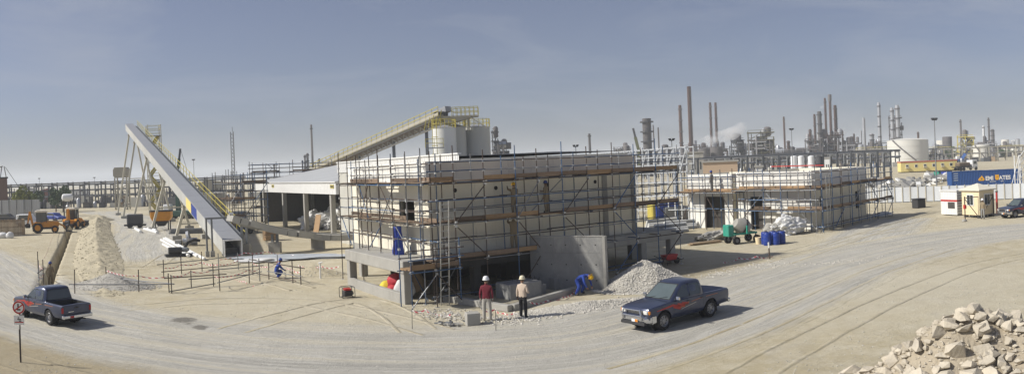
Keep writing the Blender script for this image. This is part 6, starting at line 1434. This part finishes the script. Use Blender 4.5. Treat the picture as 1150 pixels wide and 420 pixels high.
    gb = MB().path([(2.47, -.5, .5), (2.49, -.52, .72), (2.46, -.44, .90), (2.46, .44, .90), (2.49, .52, .72), (2.47, .5, .5)], .032).tube((2.49, -.52, .68), (2.49, .52, .68), .028).build('grille_guard', chrome_m, t, 50)
    pt = MB().box((2.435, .12, .47), (.012, .34, .14)).build('number_plate', steel_w, t); MB().box((2.443, .21, .47), (.006, .15, .135)).build('plate_field', lens_o, pt)
    rb = MB().box((-2.62, 0, .52), (.16, 1.62, .16)).build('rear_bumper', chrome_m, t, bevel=.03); MB().box((-2.62, 0, .606), (.12, 1.2, .012)).build('step_pad', dark_m, rb); MB().box((-2.706, .33, .52), (.012, .2, .1)).build('tow_plate', lens_r, rb)
    tg = MB().box((-2.555, 0, .82), (.012, 1.32, .42)).build('tailgate', paint, t, bevel=.004); MB().box((-2.566, 0, .92), (.02, .22, .07)).build('tailgate_handle', dark_m, tg); MB().box((-2.564, .3, .74), (.006, .3, .03)).build('tailgate_badge', chrome_m, tg)
    MB().lim(-2.3, 2.1, -.5, .5, .28, .42).build('chassis', black_m, t); MB().tube((-1.35, -.7, .37), (-1.35, .7, .37), .06, 8).tube((-1.35, -.12, .37), (-1.35, .12, .37), .14, 10).build('rear_axle', black_m, t); MB().tube((-1.9, -.5, .3), (-2.5, -.5, .32), .035, 8).build('exhaust', dark_m, t)
    # wheels
    rimm = M('rim_grey', (.30, .30, .31), .4, metal=.6, var=.2, scale=10)
    rm_ = Matrix.Rotation(R(-90), 3, 'X')
    tyre_me = MB().lathe([(.24, -.10), (.33, -.115), (.365, -.085), (.37, 0), (.365, .085), (.33, .115), (.24, .10)], 30, (0, 0, 0), rm_, False).mesh('tyre', black_m, 50)
    rb_ = MB().lathe([(.245, -.1), (.245, .085), (.225, .1), (.21, .07), (.19, .045), (.10, .055), (.085, .09), (.03, .1), (.001, .1)], 26, (0, 0, 0), rm_, False)
    for k in range(8):
        a = k / 8 * 6.283; rb_.mat(1).box((.155 * math.cos(a), .058, .155 * math.sin(a)), (.05, .01, .035), 0, Matrix.Rotation(-a, 3, 'Y')).mat(0)
    rim_me = rb_.mesh('rim', [rimm, black_m], 50)
    for x in (1.5, -1.35):
        for s in (-1, 1):
            wh = link('wheel', tyre_me, t, Matrix.Translation((x, s * .72, .365)) @ (Matrix.Rotation(R(180), 4, 'Z') if s < 0 else Matrix.Identity(4))); link('rim', rim_me, wh)
    # seats and a driver's shape seen through the glass are left dark
    return t
truck = make_pickup('pickup_truck', 'dark blue-grey double-cab pickup with red side graphics, front towards the viewer')
pf_, pr_ = G(746, 371.5), G(798, 356.6)
def place(t, front, rear, side):
    """front and rear: ground contact of the two wheels on the near side (+1 left, -1 right)"""
    d = (front - rear); d.z = 0; d.normalize(); lf = Vector((-d.y, d.x, 0)); mid = (front + rear) / 2 - lf * side * .76 - d * .075
    t.location = (mid.x, mid.y, .03); t.rotation_euler = (0, 0, math.atan2(d.y, d.x))
place(truck, pf_, pr_, 1); truck.scale = (.965, .97, .945)
t2 = copy_tree(truck); t2['label'] = 'dark blue-grey double-cab pickup seen from behind, at the far left'; 
place(t2, G(22, 356), G(58, 366.5), 1)
t3 = copy_tree(truck); t3['label'] = 'dark blue-grey pickup cut off by the right edge beside the guard cabin'
place(t3, G(1131, 246.5), G(1172, 241), 1)
for q in (truck, t2, t3): q['group'] = 'pickups on the site'

# ------------------------------------------------------------------ backhoe loaders
def make_backhoe(label, p, rz):
    t = thing('backhoe_loader', label, 'backhoe loader', p, rz)
    MB().prism([(-1.2, .75), (1.9, .75), (2.0, 1.0), (1.95, 1.45), (.4, 1.62), (-.2, 1.5), (-1.2, 1.3)], -.5, .5, XZ).build('body', orange_m, t, bevel=.05)
    MB().lim(-1.3, 1.8, -.35, .35, .5, .75).build('chassis', dark_m, t)
    cb = MB().prism([(-1.0, 1.31), (.35, 1.55), (.3, 2.75), (-1.0, 2.75)], -.62, .62, XZ).build('cab_glass', glass_m, t)
    for x, x2 in ((-1.0, -1.0), (.36, .31), (-.3, -.3)):
        for s in (-1, 1): MB().bar((x, s * .64, 1.35), (x2, s * .64, 2.75), .07, .06).build('cab_pillar', dark_m, cb)
    MB().lim(-1.2, .5, -.75, .75, 2.755, 2.95).lim(-1.0, .3, -.6, .6, 2.951, 3.05).build('cab_roof', M('cab_roof', (.72, .66, .55), .6), t, bevel=.05)
    for x, r, w in ((-.85, .72, .42), (1.45, .48, .34)):
        for s in (-1, 1):
            wv = MB().lathe([(r * .55, -w / 2), (r * .9, -w / 2), (r, -w / 2 + .08), (r, w / 2 - .08), (r * .9, w / 2), (r * .55, w / 2)], 22, (x, s * .85, r), Matrix.Rotation(R(-90), 3, 'X'), False).build('wheel', black_m, t, 40)
            MB().tube((x, s * (.85 - w * .35), r), (x, s * (.85 + w * .4), r), r * .56, 16).build('rim', orange_m, wv, 40)
    for s in (-1, 1):
        MB().prism([(-.5, 1.45), (-1.2, 1.45), (-1.6, 1.2), (-1.6, 1.1), (-1.15, 1.36), (-.5, 1.36)], s * .85 - .2, s * .85 + .2, XZ).build('mud_guard', orange_m, t)
        MB().path([(.3, s * .55, 1.45), (1.6, s * .55, 1.35), (2.6, s * .55, .85), (3.0, s * .55, .45)], .09).build('loader_arm', orange_m, t)
    MB().prism([(2.9, .1), (3.7, .05), (3.75, .12), (3.1, .22), (3.0, .85), (3.25, 1.0), (3.2, 1.05), (2.85, .9)], -1.1, 1.1, XZ).build('front_bucket', dark_m, t)
    MB().bar((-1.5, 0, .9), (-1.9, 0, 2.9), .25, .3).build('boom', orange_m, t); MB().bar((-1.9, .05, 2.9), (-2.2, .05, 1.3), .2, .22).build('dipper', orange_m, t); MB().prism([(-2.5, .7), (-1.9, .7), (-1.85, 1.2), (-2.3, 1.35), (-2.6, 1.1)], -.3, .3, XZ).build('rear_bucket', dark_m, t); MB().bar((-1.6, .16, 1.3), (-1.85, .16, 2.6), .09, .09).build('ram', chrome_m, t)
    for s in (-1, 1): MB().bar((-1.45, s * .8, 1.2), (-1.45, s * .8, .25), .14, .14).build('stabiliser', orange_m, t)
    MB().tube((1.2, .2, 1.55), (1.2, .2, 2.2), .05, 8).build('exhaust', dark_m, t)
    return t
make_backhoe('orange backhoe loader with raised rear boom standing by the trench', G(50, 261.5), R(33))
make_backhoe('second backhoe loader half hidden behind the trench posts, seen end on', G(83, 257), R(100))
# parked vehicles far left, simple but whole
def far_car(label, p, rz, m, van=False):
    t = thing('parked_car' if not van else 'parked_van', label, 'car' if not van else 'van', p, rz); h = 1.45 if not van else 1.9
    MB().prism([(-2.1, .35), (2.1, .35), (2.15, .75), (1.1, .95), (-2.1, 1.0)], -.85, .85, XZ).build('body', m, t, bevel=.08); MB().prism([(-2.0, 1.0), (1.1, .94), (.4, h), (-1.9 if van else -1.3, h)], -.74, .74, XZ).build('cabin', m, t, bevel=.08)
    for s in (-1, 1): MB().prism([(-1.7, 1.05), (.8, 1.02), (.3, h - .1), (-1.4, h - .1)], s * .755 - .006, s * .755 + .006, XZ).build('side_glass', glass_m, t)
    for x in (-1.3, 1.35):
        for s in (-1, 1): MB().tube((x, s * .82 - .1, .32), (x, s * .82 + .1, .32), .32, 16).build('wheel', black_m, t, 40)
far_car('dark parked car behind the timber slats near the grey hoarding', At(8, 244, 135).xy.to_3d(), R(10), dark_m); far_car('blue parked car behind the backhoe loader', At(62, 242, 132).xy.to_3d(), R(-20), plastic_blue); far_car('white parked van left of the blue car', At(33, 246, 118).xy.to_3d(), R(15), steel_w, True); far_car('dark blue parked car beside the conveyor tail walkway', G(266, 263), R(60), M('car_navy', (.01, .03, .08), .3))

# ------------------------------------------------------------------ warning sign in the left foreground
sg = thing('warning_sign', 'round red-ringed warning sign with a small plate on a thin rusty pole', 'sign', G(23, 407), R(0)); 
vz = math.atan2(-sg.location.y, -sg.location.x); sg.rotation_euler.z = vz + R(90) + R(-20); zt_ = Zat(22.5, 337, math.hypot(sg.location.x, sg.location.y))
MB().bar((0, .03, -.1), (0, .03, 1.2), .05, .05).bar((.015, .03, 1.201), (.015, .03, zt_ - .05), .035, .035).build('pole', tube_rust, sg)
zc = zt_ - .27; rx = Matrix.Rotation(R(90), 3, 'X')
bd = MB().lathe([(.24, -.006), (.24, .006)], 40, (0, 0, zc), rx).build('sign_disc', wht, sg); 
MB().lathe([(.18, .007), (.235, .007), (.235, .010), (.18, .010)], 40, (0, 0, zc), rx, False).build('red_ring', red_m, bd); MB().box((0, -.009, zc), (.38, .004, .045), 0, Matrix.Rotation(R(-35), 3, 'Y')).build('red_bar', red_m, bd)
MB().box((-.02, -.0075, zc + .06), (.05, .003, .16)).build('symbol_stem', black_m, bd); MB().box((.0, -.0078, zc - .08), (.14, .003, .05)).build('symbol_base', black_m, bd)
pl2 = MB().box((0, 0, zc - .46), (.40, .012, .34)).build('text_plate', wht, sg)
MB().box((0, -.008, zc - .54), (.34, .004, .035)).build('red_line', red_m, pl2); 
for k, w_ in enumerate((.06, .14, .1)): MB().box((-.02 + .03 * k, -.008, zc - .38 - .055 * k), (w_, .004, .035)).build('black_line', black_m, pl2)

# ------------------------------------------------------------------ people (one skinned body each, posed by its joints)
def person(label, p, rz, shirt, trousers, helmet, J=None, shoes=dark_m, gloves=None, scale=1., seed=1, hair=True, girth=1.):
    t = thing('person', label, 'person', p, rz)
    j = dict(pel=(0, 0, .95), spi=(0, .0, 1.15), che=(0, -.01, 1.36), nec=(0, 0, 1.50), hd0=(0, .01, 1.58), hd1=(0, .02, 1.70), hd2=(0, .01, 1.77),
             shl=(-.19, 0, 1.43), ell=(-.26, -.03, 1.15), wrl=(-.27, .04, .90), hal=(-.27, .07, .82), shr=(.19, 0, 1.43), elr=(.26, -.03, 1.15), wrr=(.27, .04, .90), har=(.27, .07, .82),
             hil=(-.10, 0, .90), knl=(-.12, .02, .50), anl=(-.13, -.02, .09), tol=(-.15, .14, .045), hir=(.10, 0, .90), knr=(.12, .02, .50), anr=(.13, -.02, .09), tor=(.15, .14, .045))
    if J: j.update(J)
    rad = dict(pel=(.175, .13), spi=(.17, .125), che=(.185, .13), nec=(.06, .06), hd0=(.065, .075), hd1=(.08, .098), hd2=(.055, .065), shl=(.075, .07), ell=(.052, .05), wrl=(.035, .04), hal=(.036, .022), shr=(.075, .07), elr=(.052, .05), wrr=(.035, .04), har=(.036, .022),
               hil=(.105, .10), knl=(.085, .085), anl=(.07, .07), tol=(.05, .04), hir=(.105, .10), knr=(.085, .085), anr=(.07, .07), tor=(.05, .04))
    rad = {k_: ((v_[0] * girth, v_[1] * girth) if k_[:2] not in ('hd', 'ne', 'ha', 'wr') else v_) for k_, v_ in rad.items()}
    bones = [('pel', 'spi', 's'), ('spi', 'che', 's'), ('che', 'nec', 's'), ('nec', 'hd0', 'k'), ('hd0', 'hd1', 'k'), ('hd1', 'hd2', 'k'), ('che', 'shl', 's'), ('shl', 'ell', 's'), ('ell', 'wrl', 's'), ('wrl', 'hal', 'k'), ('che', 'shr', 's'), ('shr', 'elr', 's'), ('elr', 'wrr', 's'), ('wrr', 'har', 'k'),
             ('pel', 'hil', 't'), ('hil', 'knl', 't'), ('knl', 'anl', 't'), ('anl', 'tol', 'f'), ('pel', 'hir', 't'), ('hir', 'knr', 't'), ('knr', 'anr', 't'), ('anr', 'tor', 'f')]
    names = list(j); me = bpy.data.meshes.new('b'); me.from_pydata([j[n] for n in names], [(names.index(a), names.index(b)) for a, b, _ in bones], [])
    o = bpy.data.objects.new('b', me); col.objects.link(o); md = o.modifiers.new('s', 'SKIN'); md.use_smooth_shade = True; sd = o.modifiers.new('u', 'SUBSURF'); sd.levels = 2
    sv = me.skin_vertices[0].data
    for i, n in enumerate(names): sv[i].radius = rad[n]; sv[i].use_root = (n == 'pel')
    bpy.context.view_layer.update(); r = bpy.data.meshes.new_from_object(o.evaluated_get(bpy.context.evaluated_depsgraph_get())); bpy.data.objects.remove(o)
    # fingers, nose and ears join the same mesh
    bm = bmesh.new(); bm.from_mesh(r)
    def chain(pts, rr):
        mb = MB()
        for k, (a, b) in enumerate(zip(pts, pts[1:])): mb.tube(a, b, rr * (1 - .12 * k), 6)
        vs = [bm.verts.new(v) for v in mb.v]
        for f in mb.f: bm.faces.new([vs[q] for q in f])
    for s, w_, h in (('l', 'wrl', 'hal'), ('r', 'wrr', 'har')):
        W = Vector(j[w_]); Hh = Vector(j[h]); d = (Hh - W).normalized(); sx = -1 if s == 'l' else 1; sd_ = d.cross(Vector((1, 0, 0)))
        sd_ = sd_.normalized() if sd_.length > .1 else Vector((0, 1, 0)); cu = Vector((-sx, 0, 0)) - d * Vector((-sx, 0, 0)).dot(d); cu = cu.normalized() if cu.length > .1 else Vector((0, 0, -1))
        for k, L in enumerate((.075, .085, .08, .06)): b = Hh + sd_ * (.027 - .018 * k); chain([b, b + d * L * .5 + cu * .008, b + d * L * .85 + cu * .035], .010)
        b = W.lerp(Hh, .45) + sd_ * .03; chain([b, b + sd_ * .028 + d * .03, b + sd_ * .03 + d * .06 + cu * .015], .011)
    hc = Vector(j['hd1']); up = (Vector(j['hd2']) - Vector(j['hd0'])).normalized(); fw = Vector((0, 1, 0)); fw = (fw - up * fw.dot(up)).normalized(); rt = fw.cross(up)
    hb = hc - up * .03
    chain([hb + fw * .085 + up * .02, hb + fw * .118 - up * .015], .014)
    for s in (-1, 1): chain([hb + rt * s * .075, hb + rt * s * .095 + up * .02], .022)
    bm.to_mesh(r); bm.free()
    mats = [shirt, trousers, gloves or skin_m, shoes, skin_m]; idx = {'s': 0, 't': 1, 'k': 4, 'f': 3}
    for m_ in mats: r.materials.append(m_)
    segs = [(Vector(j[a]), Vector(j[b]), (max(rad[a]) + max(rad[b])) / 2, k) for a, b, k in bones]
    for f in r.polygons:
        c = f.center; best = 1e9; bk = 's'
        for a, b, rr, k in segs:
            ab = b - a; u = max(0, min(1, (c - a).dot(ab) / ab.length_squared)); d = (c - a - ab * u).length / rr
            if d < best: best, bk = d, k
        ax = Vector(j['spi']) - Vector(j['pel']); hgt = (c - Vector(j['pel'])).dot(ax.normalized())
        if bk in 'st' and (c - Vector(j['pel'])).length < .3: bk = 's' if hgt > .0 else 't'
        f.material_index = idx[bk]; f.use_smooth = True
    r.name = 'body'; body = link('body', r, t)
    q = Matrix((rt, fw, up)).transposed()
    top = hc + up * .035
    hm = MB().lathe([(.125, -.015), (.128, .02), (.118, .07), (.09, .115), (.045, .138), (.001, .143)], 20, top, q, False)
    hm.build('helmet', helmet, t, 60)
    MB().lathe([(.118, -.02), (.15, -.022), (.15, -.012), (.12, -.005)], 20, top, q, False).add([top + q @ Vector(v) for v in ((-.1, .1, -.018), (.1, .1, -.018), (.07, .185, -.035), (-.07, .185, -.035))], [(0, 1, 2, 3)]).build('helmet_brim', helmet, t)
    if hair: MB().lathe([(.088, -.06), (.1, -.02), (.1, .01)], 14, hc - fw * .012 + up * .02, q, False).build('hair', M('hair_black', (.012, .01, .009), .6), t, 50)
    for s in (-1, 1): MB().lathe([(.012, -.004), (.008, .004)], 8, hb + fw * .093 + rt * s * .033 + up * .03, q @ Matrix.Rotation(R(-90), 3, 'X')).build('eye', black_m, t)
    if scale != 1: t.scale = (scale,) * 3
    return t
cl = lambda n, c, v=.12: M('cloth_' + n, c, .9, var=v, scale=9, bump=.25, bscale=25)
maroon, beige_t, cream_s, black_t, blue_c, tan_c, grey_c = cl('maroon', (.15, .018, .03)), cl('stone', (.40, .38, .34)), cl('cream', (.55, .45, .36)), cl('black', (.018, .018, .022)), cl('blue', (.025, .06, .30)), cl('tan', (.25, .20, .13)), cl('grey', (.26, .26, .25))
hw, hcr, hy, hbl, hor = M('helmet_white', (.8, .8, .8), .3, var=.03), M('helmet_cream', (.68, .62, .45), .35, var=.03), M('helmet_yellow', (.75, .45, .02), .35, var=.05), M('helmet_blue', (.02, .05, .25), .35, var=.05), M('helmet_orange', (.7, .28, .03), .35, var=.05)
def facing(p, px=None, off=0.): return math.atan2(p.y, p.x) - R(90) + R(off)       # local +Y points away from the viewer
p = G(547.5, 361); person('man in maroon shirt, pale trousers and white helmet seen from behind', p, facing(p, off=-12), maroon, beige_t, hw, dict(wrr=(.25, .0, .92), har=(.25, .02, .84), wrl=(-.25, -.02, .92), hal=(-.25, 0, .84)), scale=1.02)
p = G(588, 357.5); person('man in cream shirt, black trousers and cream helmet looking into the pit', p, facing(p, off=-30), cream_s, black_t, hcr, dict(elr=(.27, -.02, 1.17), wrr=(.2, .2, 1.1), har=(.16, .26, 1.12), wrl=(-.28, .0, .92), hal=(-.27, .03, .84), anl=(-.16, .06, .09), tol=(-.2, .2, .045), knl=(-.14, .06, .5)), scale=.97)
bend = dict(pel=(0, -.06, .74), spi=(0, .1, .88), che=(0, .32, .97), nec=(0, .47, .98), hd0=(0, .54, .96), hd1=(0, .63, .91), hd2=(0, .68, .87), shl=(-.2, .36, .94), ell=(-.30, .46, .68), wrl=(-.24, .56, .44), hal=(-.21, .6, .36), shr=(.2, .36, .94), elr=(.30, .46, .68), wrr=(.24, .56, .44), har=(.21, .6, .36), hil=(-.11, -.06, .70), hir=(.11, -.06, .70), knl=(-.24, .14, .42), knr=(.24, .14, .42), anl=(-.27, -.04, .09), anr=(.27, -.04, .09), tol=(-.31, .12, .045), tor=(.31, .12, .045))
p = G(651, 331); person('worker in blue coverall and yellow helmet bending over the kerb', p, R(-125), blue_c, blue_c, hy, bend, girth=1.18)
crouch = dict(pel=(0, -.08, .42), spi=(0, .0, .62), che=(0, .12, .82), nec=(0, .2, .95), hd0=(0, .24, 1.02), hd1=(0, .27, 1.12), hd2=(0, .28, 1.19), shl=(-.19, .14, .88), ell=(-.25, .3, .66), wrl=(-.18, .48, .52), hal=(-.15, .55, .5), shr=(.19, .14, .88), elr=(.25, .3, .66), wrr=(.18, .48, .52), har=(.15, .55, .5), hil=(-.12, -.05, .4), hir=(.12, -.05, .4), knl=(-.18, .36, .50), knr=(.18, .36, .46), anl=(-.15, .05, .1), anr=(.15, .02, .1), tol=(-.17, .2, .045), tor=(.17, .17, .045))
p = G(311, 313); person('worker in blue coverall crouching at the tube barrier', p, R(-60), blue_c, blue_c, hbl, crouch, girth=1.12)
reach = dict(ell=(-.25, .22, 1.45), wrl=(-.16, .42, 1.6), hal=(-.14, .48, 1.64), elr=(.25, .2, 1.3), wrr=(.14, .42, 1.32), har=(.12, .48, 1.34))
def on_deck(px, z, y=-1.0): s_ = along(px, BL(0, y), U); return BL(s_, y, z)
p = on_deck(576, D2 + .13); person('worker in tan coverall and yellow helmet facing the wall on the middle deck', p, AX, tan_c, tan_c, hy, reach, scale=.93, girth=1.15)
p = on_deck(612, D2 + .13); person('worker in tan coverall and blue helmet standing on the middle deck', p, AX + .4, tan_c, tan_c, hbl, dict(elr=(.25, .15, 1.25), wrr=(.16, .35, 1.25), har=(.13, .42, 1.26)), scale=.93)
p = on_deck(574, D1 + .13); person('worker in tan coverall and orange helmet standing on the lowest deck', p, AX - .3, tan_c, tan_c, hor, reach, girth=1.15)
pp_ = CA + V2 * 1.55 - U2 * .95; person('worker in grey coverall and blue helmet on the deck of the small white block', (pp_.x, pp_.y, 3.45), AX + R(10), grey_c, grey_c, hbl, dict(wrr=(.2, .25, 1.1), har=(.16, .3, 1.1)))
p = G(1104, 246); person('man in tan work clothes and white helmet standing at the guard cabin', p, R(120), tan_c, grey_c, hw)
pt = TR[0].lerp(TR[1], .8); person('worker in tan clothes and blue helmet down in the trench', (pt.x, pt.y, -1.45 + .55), R(20), tan_c, tan_c, hbl, dict(wrr=(.2, .25, 1.1), har=(.16, .3, 1.1)))

# ------------------------------------------------------------------ steam over the refinery and the haze of the air
def vol(name, dens, colr, aniso=.2, noise_s=None, lo=.45, hi=.75):
    m = bpy.data.materials.new(name); m.use_nodes = True; n = m.node_tree.nodes; l = m.node_tree.links; n.remove(n['Principled BSDF'])
    v = n.new('ShaderNodeVolumePrincipled'); v.inputs['Color'].default_value = (*colr, 1); v.inputs['Density'].default_value = dens; v.inputs['Anisotropy'].default_value = aniso
    if noise_s:
        tc = n.new('ShaderNodeTexCoord'); t = n.new('ShaderNodeTexNoise'); t.inputs['Scale'].default_value = noise_s; t.inputs['Detail'].default_value = 5; l.new(tc.outputs['Object'], t.inputs['Vector'])
        r = n.new('ShaderNodeMapRange'); r.inputs[1].default_value = lo; r.inputs[2].default_value = hi; r.inputs[4].default_value = dens; l.new(t.outputs[0], r.inputs[0]); l.new(r.outputs[0], v.inputs['Density'])
    l.new(v.outputs[0], n['Material Output'].inputs['Volume']); return m
HAZE = .00048
bx = MB().lim(-4300, 4300, -4300, 4300, -6, 60).build('haze', vol('haze_air', HAZE, (.86, .92, 1.0), .1)); tag(bx, 'pale dusty haze filling the air over the whole site', 'haze', kind='stuff')
def plume(lab, pts, m):
    bm = bmesh.new()
    for p, r in pts: bmesh.ops.create_icosphere(bm, subdivisions=2, radius=r, matrix=Matrix.Translation(p) @ Matrix.Diagonal((1.3, 1, .75, 1)))
    me = bpy.data.meshes.new('steam_plume'); bm.to_mesh(me); bm.free(); me.materials.append(m); o = link('steam_plume', me)
    rm = o.modifiers.new('r', 'REMESH'); rm.mode = 'VOXEL'; rm.voxel_size = 1.2
    tag(o, lab, 'steam', kind='stuff')
D = 345
stm = vol('steam', .34, (1, 1, 1), 0., .16, .42, .7)
plume('thin pale steam drifting right from the grey furnace', [(At(787, 161, D), 2.2), (At(793, 159, D), 3.0), (At(800, 156.5, D), 3.6), (At(808, 154, D), 4.2), (At(817, 152, D), 4.2), (At(826, 147, D), 3.6), (At(833, 141, D), 2.6)], stm)
D = 425
plume('small white steam puff right of the tower cluster', [(At(943, 153, D), 2.0), (At(946, 148, D), 2.4), (At(949, 143, D), 1.6)], stm)
plume('small white steam wisp at the top of the tower cluster', [(At(926, 117, D), 1.2), (At(924, 120, D), 1.6), (At(922, 124, D), 1.3)], stm)
